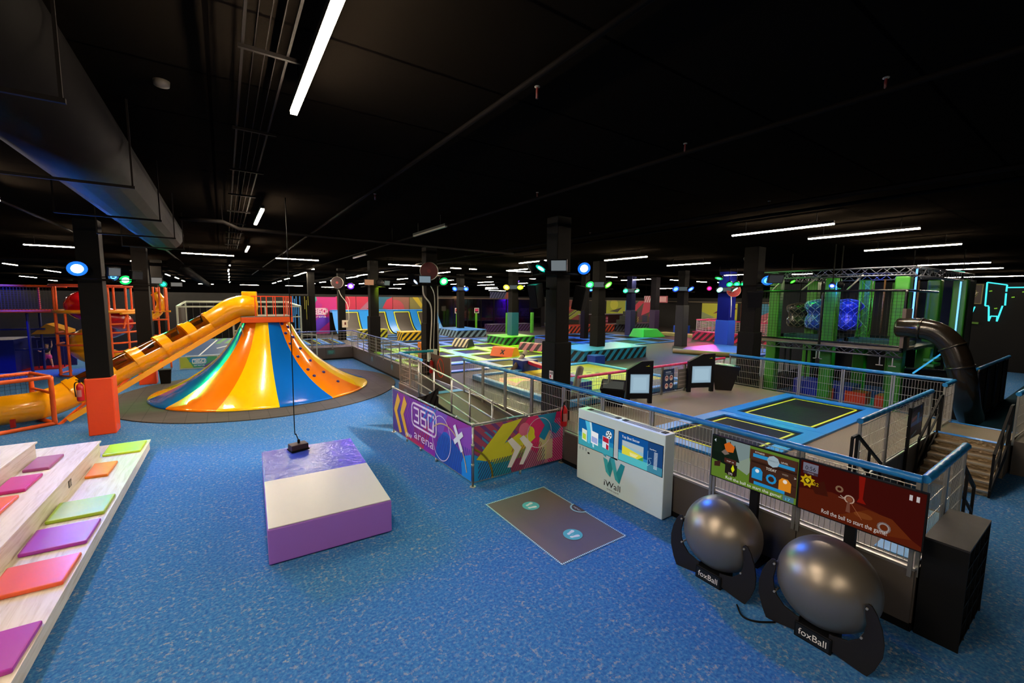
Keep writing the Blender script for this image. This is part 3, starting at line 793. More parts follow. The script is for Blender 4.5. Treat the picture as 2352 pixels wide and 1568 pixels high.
# lamps further right
for (x, y, lab, c1, c2, aim) in ((17.87, 8.85, 'the column at the tower end', '#2a7cff', '#2a7cff', (14, 4, 1)), (17.86, 17.4, 'the column on the turquoise block', '#30e860', '#60e840', (18, 12, 1)), (17.95, 26.2, 'the column on the green block', '#ffe040', '#c8e820', (16, 22, 1)), (18.0, 34.8, 'the column on the far blue block', '#3060ff', '#3060ff', (15, 30, 1)), (27.9, 18.75, 'the dark column right of centre', '#3060ff', '#3868ff', (27, 14, 1)), (31.3, 26.4, 'the navy column', '#30e8a0', '#60f0a0', (30, 22, 1)), (31.4, 17.4, 'the bright blue padded column', '#b0ffe0', '#b0ffe0', (31, 13, 1)), (25.2, 26.1, 'the thin dark column', '#3080ff', '#3080ff', (24, 22, 1))):
    MOUNT[0] = (x, y) if 'booth' not in lab else None
    rig(x, y, 4.8, 0.45, 'black lamp frame round %s' % lab if 'booth' not in lab else 'black lamp frame in front of the booth wall')
    v = Vector((-x, -y, 0)).normalized(); s = Vector((v.y, -v.x, 0))
    f = Vector((x, y, 5.0)) + v * 0.75
    lamp(f.x - s.x * 0.5, f.y - s.y * 0.5, 5.0, (aim[0], aim[1], aim[2]) if x != 17.87 else (13.5, 5, 0.8), c2, 650, 'right hand coloured spotlight on %s' % lab, 0.14, 14, 80, None)
    if x != 17.87:
        lamp(f.x + s.x * 0.5, f.y + s.y * 0.5, 5.0, (aim[0] - 3, aim[1], aim[2]), c1, 500, 'left hand coloured spotlight on %s' % lab, 0.14, 14, 80, None)
        flood(f.x, f.y, 5.02, (f.x + v.x * 4, f.y + v.y * 4, 4), 0.6, 0.32, 'small floodlight between the spotlights on %s' % lab, '#93a1a6', 0.25)
    else:
        speaker(f.x - s.x * 0.1, f.y - s.y * 0.1, 4.25, (v.x, v.y, -0.2), 0.55, 0.62, 'black loudspeaker under the blue lamp at the tower end')
        flood(f.x - s.x * 0.75, f.y - s.y * 0.75, 5.05, (14, 2, 3), 0.6, 0.34, 'dark floodlight right of the blue lamp at the tower end', '#3a4048')
MOUNT[0] = None
hose_reel(31.0, 16.7, 4.95, 0.45, (-0.8, -0.5, 0), 'red hose reel on the bright blue padded column', [(30.9, 16.8, 4.5), (30.8, 16.7, 3.8), (31.0, 16.8, 3.0)])
for i in range(3): lamp(28.4 + i * 0.12, 15.6 - i * 0.42, 5.3, (24, 12, 1), '#20e878', 60, '%s of three small green lamps left of the bright blue column' % ORD[i], 0.12, 10, 60)
# more colour from the far side onto the arena
lamp(40, 24, 5.4, (32, 18, 0.9), '#e8207c', 2200, 'pink spotlight high over the pink striped wall', 0.14, 8, 80)
lamp(26, 15, 5.6, (24, 15, 0.8), '#30e060', 900, 'green spotlight above the dark arena floor', 0.14, 8, 60)
lamp(21, 30, 5.6, (24, 26, 0.8), '#7040ff', 1400, 'violet spotlight above the middle of the arena', 0.14, 8, 90)

# ================================================================== FOREGROUND
# wooden seating steps on the left
bl = thing('seating_steps', (-2.6, 8, 0), 'pale plywood seating steps with coloured cushions along the left edge', 'bleachers')
def tier(y1, x_far, x_near, xb, z0, z1, name):
    y0 = 2.0
    b = MB(); xn = x_near
    b.prism([(xb, y0), (xn, y0), (x_far, y1), (xb, y1)], 'z', z1 - 0.035, z1)
    b.prism([(xb, y0), (xn - 0.03, y0), (x_far - 0.03, y1 - 0.03), (xb, y1 - 0.03)], 'z', z0, z1 - 0.035)
    return b.build(name, M['ply'], bl, 0.004)
tier(14.62, -1.76, -2.0, -4.6, 0.07, 0.33, 'step')
tier(13.72, -2.56, -2.86, -4.6, 0.33, 0.7, 'step')
tier(12.95, -3.4, -3.66, -4.6, 0.7, 1.06, 'step')
b = MB(); b.prism([(-4.5, 2), (-2.09, 2), (-1.86, 14.55), (-4.5, 14.55)], 'z', 0, 0.075); b.build('recessed_plinth', M['black'], bl)
sk = MB(); sk.box((-2.652, 11.42, 0.42), (-2.64, 11.6, 0.56)); sk.build('socket_outlet', pm('#2b2a26', 0.4), bl)
b = MB()
for k in range(2): b.box((-2.645, 11.44 + k * 0.08, 0.45), (-2.635, 11.5 + k * 0.08, 0.53))
b.build('socket_cover', pm('#8f8a7c', 0.4), bl)
def cushion(x0, x1, y0, y1, z, col, label):
    t = MB()
    t.prism([(x0, y0), (x1 - 0.02, y0 - 0.03), (x1 + 0.01, y1 - 0.03), (x0, y1)], 'z', z, z + 0.06)
    o = t.build('seat_cushion', pm(col, 0.32), None, 0.018)
    return tag(o, label, 'cushion', 'coloured cushions on the seating steps')
cushion(-2.54, -1.82, 13.56, 14.4, 0.332, '#b8d80c', 'bright lime yellow cushion at the far end of the lowest step')
cushion(-2.56, -2.17, 12.08, 12.95, 0.332, '#f08012', 'small square orange cushion, second on the lowest step')
cushion(-2.64, -1.88, 9.98, 10.78, 0.332, '#a2c42c', 'pale lime green cushion in the middle of the lowest step')
cushion(-2.66, -1.9, 8.9, 9.7, 0.332, '#a42fb4', 'bright purple cushion between the lime and the coral cushions')
cushion(-2.66, -1.91, 7.76, 8.54, 0.332, '#f0643a', 'coral orange cushion with a crease on the lowest step')
cushion(-2.72, -1.93, 6.16, 6.94, 0.332, '#ab35a6', 'magenta purple cushion nearest the viewer at the lower left corner')
cushion(-3.39, -2.99, 11.96, 12.81, 0.702, '#a04a86', 'muted purple cushion at the far end of the second step')
cushion(-3.44, -3.02, 10.82, 11.62, 0.702, '#c8208a', 'hot pink cushion, second on the second step')
cushion(-3.5, -3.05, 9.74, 10.56, 0.702, '#f0683e', 'coral cushion cut by the left edge on the second step')

# two tone landing mat
an = math.atan2(-0.07, 1.95)
lm = thing('landing_mat', (1.45, 9.1, 0), 'thick purple landing mat with a blue half and a white half on top', 'gym mat')
P = [(0.41, 7.24), (2.33, 7.17), (2.55, 11.0), (0.59, 11.09)]
b = MB(); b.prism(P, 'z', 0.02, 0.6); b.build('foam_body', pm('#9f6cc8', 0.42, 0, 0.4, 0.1, 4), lm, 0.02)
def lerp(a, c, t): return (a[0] + (c[0] - a[0]) * t, a[1] + (c[1] - a[1]) * t)
d0, d1 = lerp(P[0], P[3], 0.512), lerp(P[1], P[2], 0.512)
b = MB(); b.prism([(P[0][0] + .01, P[0][1] + .01), (P[1][0] - .01, P[1][1] + .01), (d1[0] - .01, d1[1]), (d0[0] + .01, d0[1])], 'z', 0.6, 0.617); b.build('white_top', pm('#cfcac4', 0.3), lm, 0.006)
m_, nt_, b_ = nodes_mat('wrinkled_blue_vinyl')
tc_ = nt_.nodes.new('ShaderNodeTexCoord'); nz_ = nt_.nodes.new('ShaderNodeTexNoise'); nz_.inputs['Scale'].default_value = 3.2; nz_.inputs['Distortion'].default_value = 2.5; nz_.inputs['Detail'].default_value = 4
nt_.links.new(tc_.outputs['Object'], nz_.inputs['Vector']); bp_ = nt_.nodes.new('ShaderNodeBump'); bp_.inputs['Strength'].default_value = 0.35; bp_.inputs['Distance'].default_value = 0.05
nt_.links.new(nz_.outputs['Fac'], bp_.inputs['Height']); nt_.links.new(bp_.outputs['Normal'], b_.inputs['Normal'])
b_.inputs['Base Color'].default_value = lin('#3a4cc0'); b_.inputs['Roughness'].default_value = 0.22
b = MB(); b.prism([(d0[0] + .01, d0[1]), (d1[0] - .01, d1[1]), (P[2][0] - .01, P[2][1] - .01), (P[3][0] + .01, P[3][1] - .01)], 'z', 0.6, 0.615); b.build('blue_top', m_, lm, 0.006)
# rope hanging from the ceiling with a block on the mat
hr = thing('hanging_rope', (1.33, 10.75, 0.62), 'thin rope from the ceiling ending in a brown block on the blue mat', 'rope')
MB().tube(smooth_path([(1.26, 10.75, 6.35), (1.26, 10.75, 3), (1.25, 10.75, 1.2), (1.28, 10.75, 1.0), (1.33, 10.78, 0.84)], 8), 0.011, 6).build('rope', M['black2'], hr)
MB().tube([(1.3, 11.05, 6.35), (1.285, 10.95, 2.6), (1.262, 10.75, 2.3)], 0.006, 6).build('guide_line', pm('#55504a', 0.6), hr)
b = MB(); b.box((1.13, 10.62, 0.64), (1.5, 10.88, 0.78), 0.2); b.build('block', pm('#3a211a', 0.5), hr, 0.01)
b = MB(); b.box((1.115, 10.605, 0.635), (1.515, 10.895, 0.665), 0.2); b.build('rubber_edge', M['black2'], hr)
b = MB(); b.tube([(1.33, 10.78, 0.78), (1.33, 10.78, 0.86)], 0.03, 8); b.build('clamp', M['pipe'], hr)

# projected play field: its light is painted as colours on a flat sheet
pf = thing('painted_play_projection', (4.25, 7.14, 0), 'projected floor game painted brown with two teal footprint circles and dashed border', 'floor projection')
A = Art(2.38, 1.53, '#6f6054', None, 0.6)
for (x0, y0, x1, y1) in ((0, 0, 2.38, 0.032), (0, 1.498, 2.38, 1.53), (0, 0, 0.032, 1.53), (2.348, 0, 2.38, 1.53)): A.rect(x0, y0, x1, y1, '#3d7f86')
q = []
n = 62
for i in range(n):
    t = 0.01 + i * 2.36 / n
    q += [[(t, 0.003), (t + 0.022, 0.003), (t + 0.022, 0.03), (t, 0.03)], [(t, 1.5), (t + 0.022, 1.5), (t + 0.022, 1.527), (t, 1.527)]]
for i in range(40):
    t = 0.01 + i * 1.51 / 40
    q += [[(0.003, t), (0.03, t), (0.03, t + 0.022), (0.003, t + 0.022)], [(2.35, t), (2.377, t), (2.377, t + 0.022), (2.35, t + 0.022)]]
A.many(q, '#d8f0e8')
def foot(cx, cy, ang, flip):
    ca, sa = math.cos(ang), math.sin(ang)
    out = []
    base = [(1.3 * a_, 1.35 * b_) for a_, b_ in ((-0.075, -0.018), (-0.06, -0.028), (-0.02, -0.022), (0.03, -0.03), (0.062, -0.026), (0.072, -0.004), (0.06, 0.02), (0.02, 0.02), (-0.02, 0.012), (-0.06, 0.016), (-0.075, 0.0))]
    for x, y in base:
        y *= flip; out.append((cx + x * ca - y * sa, cy + x * sa + y * ca))
    return out
for (cx, cy) in ((0.56, 0.75), (1.82, 0.745)):
    A.disc(cx, cy, 0.175, '#5fc0b8')
    A.poly(foot(cx - 0.075, cy + 0.01, 1.8, 1), '#f2f2e2'); A.poly(foot(cx + 0.075, cy - 0.01, 1.35, -1), '#f2f2e2')
    A.text('2' if cx > 1 else '1', cx, cy - 0.02, 0.05, '#cfe0d4', align='c')
A.disc(1.17, 1.53, 0.2, '#a8d5ce'); A.disc(1.17, 1.53, 0.165, '#4a3d36')
A.text('MENU', 1.17, 1.425, 0.07, '#e6ded0', width=0.2, align='c')
A.build('painted_light_field', (4.25, 7.14, 0.004), (0, -1, 0), (1, 0, 0), pf)

# white screen wall kiosk
kx = 6.74
kw = thing('screen_wall_kiosk', (6.9, 5.93, 0), 'wide white kiosk wall with two sports screens and a teal logo', 'game kiosk')
b = MB(); b.box((kx, 4.74, 0.02), (7.04, 7.1, 1.68)); kc_ = b.build('cabinet', pm('#d2e6e6', 0.35), kw, 0.012)  # cyan light on the white cabinet is mixed into its colour
b = MB()
for k in range(52):
    y = 4.95 + k * 0.038
    if abs(y - 5.93) > 0.12: b.box((6.81, y, 1.678), (6.97, y + 0.02, 1.684))
b.build('top_vent', pm('#6d7776', 0.5), kc_)
b = MB()
for y in (6.85, 6.02, 5.83, 4.86): b.box((6.83, y - 0.05, 1.678), (6.95, y + 0.05, 1.69))
b.build('top_latch', M['black'], kw)
A = Art(1.06, 0.6, '#0e5f9c', 0.9)
A.rect(0, 0, 1.06, 0.2, '#3b9aa8').rect(0, 0.2, 1.06, 0.3, '#1f7fae')
A.poly([(0.2, 0.6), (0.34, 0.6), (0.42, 0.42), (0.36, 0.1), (0.3, 0.1), (0.28, 0.36)], '#4fb6d8').poly([(0.34, 0.6), (0.4, 0.6), (0.46, 0.3), (0.5, 0.05), (0.46, 0.05), (0.4, 0.34)], '#b8dbe6')
A.poly([(0.11, 0.14), (0.27, 0.11), (0.27, 0.38), (0.11, 0.4)], '#d8e0d0').poly([(0.13, 0.17), (0.24, 0.15), (0.24, 0.28), (0.13, 0.3)], '#b4d03a')
A.poly([(0.4, 0.14), (0.62, 0.12), (0.62, 0.4), (0.4, 0.42)], '#e6e8ea').poly([(0.42, 0.17), (0.6, 0.15), (0.6, 0.28), (0.42, 0.3)], '#9aa8d8')
A.poly([(0.75, 0.14), (0.94, 0.12), (0.94, 0.38), (0.75, 0.4)], '#d4dde6').poly([(0.76, 0.28), (0.93, 0.26), (0.93, 0.37), (0.76, 0.39)], '#b01c34').poly([(0.86, 0.13), (0.93, 0.12), (0.93, 0.22), (0.86, 0.25)], '#b01c34')
A.disc(0.93, 0.46, 0.085, '#dfe6ea')
for k in range(5): A.disc(0.93 + 0.055 * math.cos(k * 1.257), 0.46 + 0.055 * math.sin(k * 1.257), 0.02, '#2b3540', 8)
A.disc(0.93, 0.46, 0.022, '#2b3540', 8)
sc1 = A.build('screen', (kx - 0.004, 7.06, 0.85), (0, -1, 0), (0, 0, 1), kw); tag(sc1, 'left screen with a player and three picture cards')
A = Art(1.08, 0.6, '#0d4f93', 0.9)
A.rect(0, 0, 1.08, 0.16, '#4fb4bd').rect(0, 0.16, 1.08, 0.22, '#2a86b4').rect(0.74, 0.0, 1.08, 0.6, '#173f72').rect(0.74, 0, 1.08, 0.16, '#3b7f98')
A.text('Top Shot Soccer', 0.09, 0.5, 0.075, '#f2f6f8', width=0.45)
A.rect(0.1, 0.16, 0.64, 0.45, '#8fb7c9').poly([(0.1, 0.16), (0.64, 0.16), (0.64, 0.25), (0.1, 0.34)], '#d9cf3e').poly([(0.1, 0.36), (0.64, 0.33), (0.64, 0.43), (0.1, 0.45)], '#a9b6bd').poly([(0.5, 0.16), (0.64, 0.16), (0.64, 0.25)], '#4c9a4a')
for k in range(12): A.poly([(0.3 + 0.02 * k, 0.25), (0.31 + 0.02 * k, 0.25), (0.33 + 0.012 * k, 0.18), (0.32 + 0.012 * k, 0.18)], '#e9e6b0')
A.text('Goal Party', 0.87, 0.46, 0.035, '#f2f6f8', width=0.15, align='c')
for k in range(13): A.rect(0.9, 0.42 - k * 0.026, 0.98, 0.432 - k * 0.026, '#c8d4e0')
A.stroke([(0.76, 0.42), (0.76, 0.12), (0.84, 0.2), (0.78, 0.28), (0.85, 0.3)], 0.006, '#9cc4dc')
sc2 = A.build('screen', (kx - 0.004, 5.86, 0.86), (0, -1, 0), (0, 0, 1), kw); tag(sc2, 'right screen showing the soccer game menu')
b = MB()
for (y0, y1, z0, z1) in ((6.0, 7.06, 0.85, 1.45), (4.78, 5.86, 0.86, 1.46)): b.box((kx - 0.003, y0 - 0.012, z0 - 0.012), (kx + 0.002, y1 + 0.012, z1 + 0.012))
b.build('screen_frame', M['black'], kw)
A = Art(0.95, 0.86, '#d3dad8')
A.L = []
A.poly([(0.22, 0.82), (0.31, 0.8), (0.33, 0.7), (0.24, 0.73)], '#3bb5bd')
A.poly([(0.24, 0.68), (0.37, 0.66), (0.46, 0.3), (0.33, 0.38)], '#3bb5bd').poly([(0.44, 0.74), (0.52, 0.5), (0.46, 0.3), (0.36, 0.52)], '#1f959f').poly([(0.44, 0.74), (0.56, 0.74), (0.72, 0.24), (0.6, 0.3)], '#3bb5bd').poly([(0.85, 0.68), (0.74, 0.7), (0.62, 0.44), (0.72, 0.24)], '#1d98a4')
A.text('iWall', 0.52, 0.07, 0.19, '#17191b', width=0.46, align='c')
A.text('www.cse.fi', 0.54, 0.005, 0.05, '#2a2d30', width=0.34, align='c')
o = A.build('logo', (kx - 0.002, 6.52, 0.09), (0, -1, 0), (0, 0, 1), kc_)
b = MB(); b.box((kx - 0.004, 5.88, 0.82), (kx, 6.06, 0.855)); b.box((kx - 0.004, 6.7, 0.7), (kx, 6.76, 0.735)); b.build('sensor_slot', M['black'], kw)
A = Art(0.3, 0.1, '#d3dad8'); A.L = []
for k in range(3): A.rect(0.03 + k * 0.1, 0.02, 0.05 + k * 0.1, 0.09, '#5f8ea0')
A.build('button_icons', (kx - 0.002, 7.05, 0.72), (0, -1, 0), (0, 0, 1), kw)

# ------------------------------------------------------------------ mesh fences
def fence(name, p0, p1, z0, z1, n, rail, label, gap=0.067, wire=0.006, rail_r=0.052, cat='fence', endposts=True, wires=4, frame=0.022, postw=0.042, knob=True):
    p0 = Vector((p0[0], p0[1], 0)); p1 = Vector((p1[0], p1[1], 0)); D = p1 - p0; L = D.length; u = D / L
    t = thing(name, (p0.x, p0.y, z0), label, cat)
    Z = lambda z: Vector((0, 0, z))
    # padded top rail with taped joints
    b = MB(); pts = []; rs = []
    k = max(2, int(L / 0.3))
    for i in range(k + 1):
        for dd, rr in ((-0.015, rail_r), (0, rail_r * 1.08), (0.015, rail_r)):
            s = min(max(i / k * L + dd, 0), L); pts.append(p0 + u * s + Z(z1)); rs.append(rr)
    P2, R2 = [pts[0]], [rs[0]]
    for q, r_ in zip(pts, rs):
        if (q - P2[-1]).length > 1e-4: P2.append(q); R2.append(r_)
    b.tube(P2, R2, 12)
    if rail: b.build('top_rail', rail, t)
    for i in range(n):
        a = p0 + u * (L * i / n + 0.03); c = p0 + u * (L * (i + 1) / n - 0.03)
        for q in (a, c):
            b = MB(); b.bar(q + Z(z0 - 0.12), q + Z(z1), postw); b.build('post', M['galv'], t)
        b = MB()
        zb, zt = z0 + 0.06, z1 - 0.1
        ln = (c - a).length; m = max(2, int(ln / gap))
        for j in range(1, m): b.bar(a + u * (ln * j / m) + Z(zb), a + u * (ln * j / m) + Z(zt), wire)
        for j in range(wires + 1): b.bar(a + Z(zb + (zt - zb) * j / wires), c + Z(zb + (zt - zb) * j / wires), wire * 1.6)
        mp_ = b.build('mesh_panel', M['alu'], t)
        b = MB(); b.bar(a + Z(zb), c + Z(zb), frame); b.build('bottom_rail', M['galv'], mp_)
    return t
RZ = 2.02
fence('safety_fence', (7.08, 1.3), (7.08, 8.0), DZ, RZ, 5, M['blue_pad'], 'blue topped mesh fence behind the silver ball games and the white kiosk')
fence('safety_fence', (7.08, 8.0), (7.06, 13.4), DZ, RZ, 4, M['blue_pad'], 'blue topped mesh fence beside the ramp above the scaffold banners')
fence('safety_fence', (7.12, 1.28), (9.35, 1.28), DZ, RZ, 2, M['blue_pad'], 'short blue topped fence above the black cubby shelf')
fence('safety_fence', (9.62, 2.68), (14.5, 2.68), DZ, RZ, 3, M['blue_pad'], 'blue topped fence with the poster in front of the metal stairs')
fence('safety_fence', (17.0, 9.15), (17.0, 2.74), DZ, RZ, 5, M['blue_pad'], 'blue topped fence between the trampolines and the green climbing tower')
fence('safety_fence', (17.0, 2.7), (15.9, 2.7), DZ, RZ, 1, M['blue_pad'], 'very short blue topped fence at the head of the metal stairs')
fence('safety_fence', (15.9, 1.42), (19.0, 1.3), DZ, RZ, 2, M['blue_pad'], 'blue topped fence at the right edge beyond the metal stairs')
fence('safety_fence', (5.7, 16.18), (7.1, 16.18), DZ, RZ, 1, pm('#1f9aa8', 0.35), 'teal topped fence across the far end of the ramp landing', 0.12)
fence('safety_fence', (5.68, 16.15), (5.68, 13.95), DZ, RZ, 2, pm('#3a90cc', 0.35), 'blue topped fence along the outer side of the ramp landing', 0.1)
fence('low_fence', (7.25, 17.95), (7.25, 29.9), DZ, 1.92, 9, pm('#5a6fb8', 0.4, 0.3), 'long silver fence on the low wall behind the cone slide', 0.2, 0.008, 0.028, wires=5, postw=0.035)
fence('low_fence', (7.2, 29.93), (2.2, 29.93), DZ, 1.92, 4, pm('#6a80c8', 0.4, 0.3), 'silver fence along the far blue trampolines behind the cone slide', 0.2, 0.008, 0.028, wires=5, postw=0.035)
fence('pink_fence', (8.7, 9.22), (16.85, 9.28), DZ, 1.88, 6, M['pink_pad'], 'pink topped mesh fence behind the two standing screens', 0.1, 0.006, 0.045)

# no entry cloths
ne = thing('no_entry_banner', (7.0, 15.3, 1.4), 'brown banner with a red no entry sign closing the ramp landing', 'banner')
A = Art(1.8, 1.0, '#4b3222', None, 0.6)
A.ring(0.9, 0.52, 0.3, 0.05, '#e8401c', 36, ry=0.36); A.stroke([(0.7, 0.78), (1.1, 0.26)], 0.05, '#e8401c')
A.build('cloth', (6.98, 16.1, 0.93), (0, -1, 0), (0, 0, 1), ne, thick=0.004)
b = MB(); b.tube([(6.98, 16.14, 0.86), (6.98, 16.14, 1.98)], 0.02, 8); b.tube([(6.98, 14.28, 0.86), (6.98, 14.28, 1.98)], 0.02, 8); b.build('pole', M['galv'], ne)
ne = thing('no_entry_banner', (5.0, 12.6, 0.5), 'drooping black banner with red sign behind the left scaffold banner', 'banner')
b = MB(); g = []
for i in range(9):
    t = i / 8
    top = 1.2 - 0.30 * math.sin(PI * t * 0.9) + 0.22 * t
    g.append(((4.45 + 1.2 * t, 12.9 - 0.4 * t + 0.05 * math.sin(5 * t), top), (4.45 + 1.2 * t, 12.9 - 0.4 * t, 0.2)))
for (a, c), (e, f) in zip(g, g[1:]): b.poly([a, e, f, c])
b.build('cloth', M['black2'], ne)
A = Art(0.5, 0.5, '#151311'); A.L = []
A.ring(0.25, 0.25, 0.17, 0.035, '#b83018'); A.build('red_sign', (4.95, 12.66, 0.4), (0.95, -0.31, 0), (0, 0, 1), ne)

# ramp handrail of round tube
rh = thing('ramp_handrail', (5.62, 11, 0.4), 'galvanised tube handrail running down the outer side of the ramp', 'handrail')
posts = [(14.05, 0.85, 2.0), (12.75, 0.78, 1.86), (11.45, 0.66, 1.78), (10.3, 0.55, 1.66), (9.1, 0.44, 1.56)]
for y, z0, z1 in posts: MB().tube([(5.62, y, z0 - 0.25), (5.62, y, z1)], 0.026, 10).build('post', M['galv'], rh)
for k, f in enumerate((1.0, 0.62, 0.28)):
    pts = [(5.62, y, z0 + (z1 - z0) * f) for y, z0, z1 in posts]
    if k == 0: pts = pts + [(5.62, 8.85, 1.54)]
    else: pts = pts + [(5.62, 8.95, pts[-1][2] - 0.01)]
    MB().tube(pts, 0.023, 10).build('rail', M['alu'] if k == 0 else M['galv'], rh)
b = MB()
for y, z0, z1 in posts:
    for f in (1.0, 0.62, 0.28):
        zz = z0 + (z1 - z0) * f; b.tube([(5.62, y - 0.05, zz), (5.62, y + 0.05, zz)], 0.034, 10)
b.build('clamp', M['alu'], rh)
rw = thing('wall_handrail', (6.98, 11, 0.9), 'thin tube handrail along the deck wall above the ramp', 'handrail')
MB().tube([(6.98, 13.2, 1.02), (6.98, 8.3, 0.56)], 0.02, 8).build('rail', M['alu'], rw)
b = MB()
for i in range(4): b.bar((6.98, 13 - i * 1.5, 1.0 - i * 0.14), (7.1, 13 - i * 1.5, 0.98 - i * 0.14), 0.02)
b.build('bracket', M['galv'], rw)

# scaffold banners
sb = thing('scaffold_barrier', (4.44, 8.0, 0), 'galvanised tube barrier carrying two colourful printed banners round the ramp', 'barrier')
c0, c1, c2 = (4.26, 12.75), (4.44, 8.0), (7.05, 8.02)
H = 1.42
def vpost(x, y, nm='post'): MB().tube([(x, y, 0), (x, y, H)], 0.025, 10).build(nm, M['galv'], sb)
vpost(*c0); vpost(*c1); vpost(*c2)
mx_, my_ = lerp(c0, c1, 0.62); vpost(mx_ + 0.03, my_)
for a, c in ((c0, c1), (c1, c2)):
    MB().tube([(a[0], a[1], H), (c[0], c[1], H)], 0.025, 10).build('top_rail', M['galv'], sb)
    MB().tube([(a[0], a[1], 0.1), (c[0], c[1], 0.1)], 0.02, 10).build('bottom_rail', M['galv'], sb)
b = MB()
for p in (c0, c1, c2): b.tube([(p[0], p[1], H - 0.04), (p[0], p[1], H + 0.04)], 0.04, 10); b.tube([(p[0], p[1], 0), (p[0], p[1], 0.012)], 0.07, 12)
for t in (0.2, 0.42, 0.62, 0.85):
    x, y = lerp(c0, c1, t); b.tube([(x, y - 0.03, H), (x, y + 0.03, H)], 0.036, 10)
for t in (0.35, 0.55):
    x, y = lerp(c1, c2, t); b.tube([(x - 0.03, y, H), (x + 0.03, y, H)], 0.036, 10)
for z in (0.5, 0.95): b.tube([(c1[0], c1[1], z - 0.035), (c1[0], c1[1], z + 0.035)], 0.04, 10)
b.build('clamp', M['alu'], sb)
b = MB()
for t in (0.22, 0.42, 0.62): x, y = lerp(c0, c1, t); b.tube([(x, y, 0), (x, y, 0.1)], 0.03, 8)
x, y = lerp(c1, c2, 0.5); b.tube([(x, y, 0), (x, y, 0.1)], 0.03, 8)
b.build('foot', M['alu'], sb)
Lw = 4.72; Hh = 1.26
A = Art(Lw, Hh, '#8f2a9c', None, 0.5)
A.poly([(0, 0), (1.1, 0), (0.4, Hh), (0, Hh)], '#2f3f8e').poly([(0.9, 0), (3.0, 0), (2.4, 0.75), (1.8, 0.2)], '#c21a52').poly([(2.0, Hh), (3.6, Hh), (3.2, 0.4), (2.4, 0.9)], '#7a4ab8')
A.poly([(2.5, 0), (3.4, 0.8), (4.72, 1.0), (4.72, 0)], '#1f62c4').poly([(3.5, 0.85), (4.72, 1.26), (4.72, 0.5), (4.2, 0.55)], '#8a46b6').poly([(2.2, 0.0), (2.9, 0.0), (3.1, 0.6), (2.8, 0.7)], '#8f1f9e')
A.stripes((0.0, 0.0, 1.2, Hh), 1.1, 0.1, 0.028, '#8d2b86').stripes((1.0, 0.1, 2.6, Hh), 1.0, 0.1, 0.04, '#6a2c98').stripes((1.6, 0.1, 2.2, 0.5), 1.0, 0.09, 0.035, '#a63a6e')
A.stripes((2.9, 0.0, 4.72, 0.72), 1.9, 0.09, 0.03, '#2f3f9e').stripes((2.2, 0.85, 3.0, Hh), 0.9, 0.16, 0.07, '#2c74c8')
A.poly([(4.3, 0), (4.72, 0), (4.72, 0.62), (4.4, 0.5), (4.28, 0.3)], '#1a8fe0')
for dx in (0.0, 0.5): A.poly([(0.42 + dx, 1.22), (0.62 + dx, 1.02), (0.36 + dx, 0.66), (0.72 + dx, 0.08), (0.54 + dx, 0.02), (0.12 + dx, 0.66)], '#e8ae1c')
A.stroke([(1.02 + 0.06 * k, 0.08 + 0.1 * (k % 2)) for k in range(8)], 0.03, '#e9dfe4')
A.logo360(1.48, 0.52, 1.52, '#f2dcea', 0.055, True)
A.ring(3.28, 0.6, 0.5, 0.022, '#e8dcf0', 44, ry=0.56); A.ring(3.5, -0.05, 1.05, 0.035, '#d8b38a', 40, 0.2, 2.2)
A.stroke([(3.98, 1.08), (4.3, 0.6)], 0.12, '#e6eef4'); A.stroke([(3.98, 0.72), (4.32, 0.98)], 0.12, '#e6eef4')
ud = Vector((c1[0] - c0[0], c1[1] - c0[1], 0)).normalized(); nn = ud.cross(Vector((0, 0, 1)))
bn = A.build('banner', Vector((c0[0], c0[1], 0.12)) + ud * 0.02 + nn * 0.024, ud, (0, 0, 1), sb, thick=0.004)
tag(bn, 'purple and blue banner with the white park logo')
Lw = 2.58
A = Art(Lw, Hh, '#a8455e', None, 0.5)
A.stripes((0, 0.5, 1.2, Hh), 2.4, 0.2, 0.08, '#6b3d7a').stripes((0.2, 0.6, 0.9, 1.1), 2.4, 0.15, 0.045, '#3f8fb8')
A.poly([(0, 0), (1.0, 0), (0.9, 0.62), (0, 0.55)], '#19a6a6').poly([(0.5, 0.3), (1.7, 0.3), (1.4, 0.75), (0.7, 0.75)], '#86b84a').poly([(0.0, 0.0), (0.5, 0.0), (0.4, 0.4), (0.0, 0.62)], '#1593c8')
A.poly([(1.35, 0.0), (2.58, 0.0), (2.58, 0.9), (1.7, 0.9)], '#c07a86').poly([(2.1, 0), (2.58, 0), (2.58, Hh), (2.0, Hh), (2.2, 0.7)], '#c01663').poly([(1.0, 0.75), (1.5, Hh), (2.2, Hh), (2.1, 0.7), (1.75, 0.3), (1.4, 0.6)], '#dd2468')
A.poly([(1.75, 0.1), (2.25, 0.1), (2.25, 0.7), (2.05, 0.95), (1.85, 0.8)], '#c9c489')
A.poly([(0.05, 0.5), (0.75, 1.2), (1.3, 1.26), (0.78, 0.72), (1.35, 0.98), (1.62, 0.92), (1.7, 0.72), (1.4, 0.52), (0.9, 0.4), (0.5, 0.35)], '#d5cf20')
A.disc(1.5, 0.86, 0.17, '#dbd21c').disc(1.36, 0.98, 0.16, '#e06a86')
A.stripes((0.1, 0.0, 2.0, 0.42), 1.0, 0.06, 0.022, '#3d3a6e').stripes((1.0, 0.0, 1.9, 0.6), 1.0, 0.06, 0.02, '#a03a50')
A.stripes((2.05, 0.0, 2.58, 1.1), 2.3, 0.05, 0.014, '#d98ab0')
for dx in (0, 0.34): A.poly([(0.88 + dx, 0.78), (1.0 + dx, 0.84), (1.28 + dx, 0.56), (1.0 + dx, 0.12), (0.88 + dx, 0.14), (1.08 + dx, 0.52)], '#ece6da')
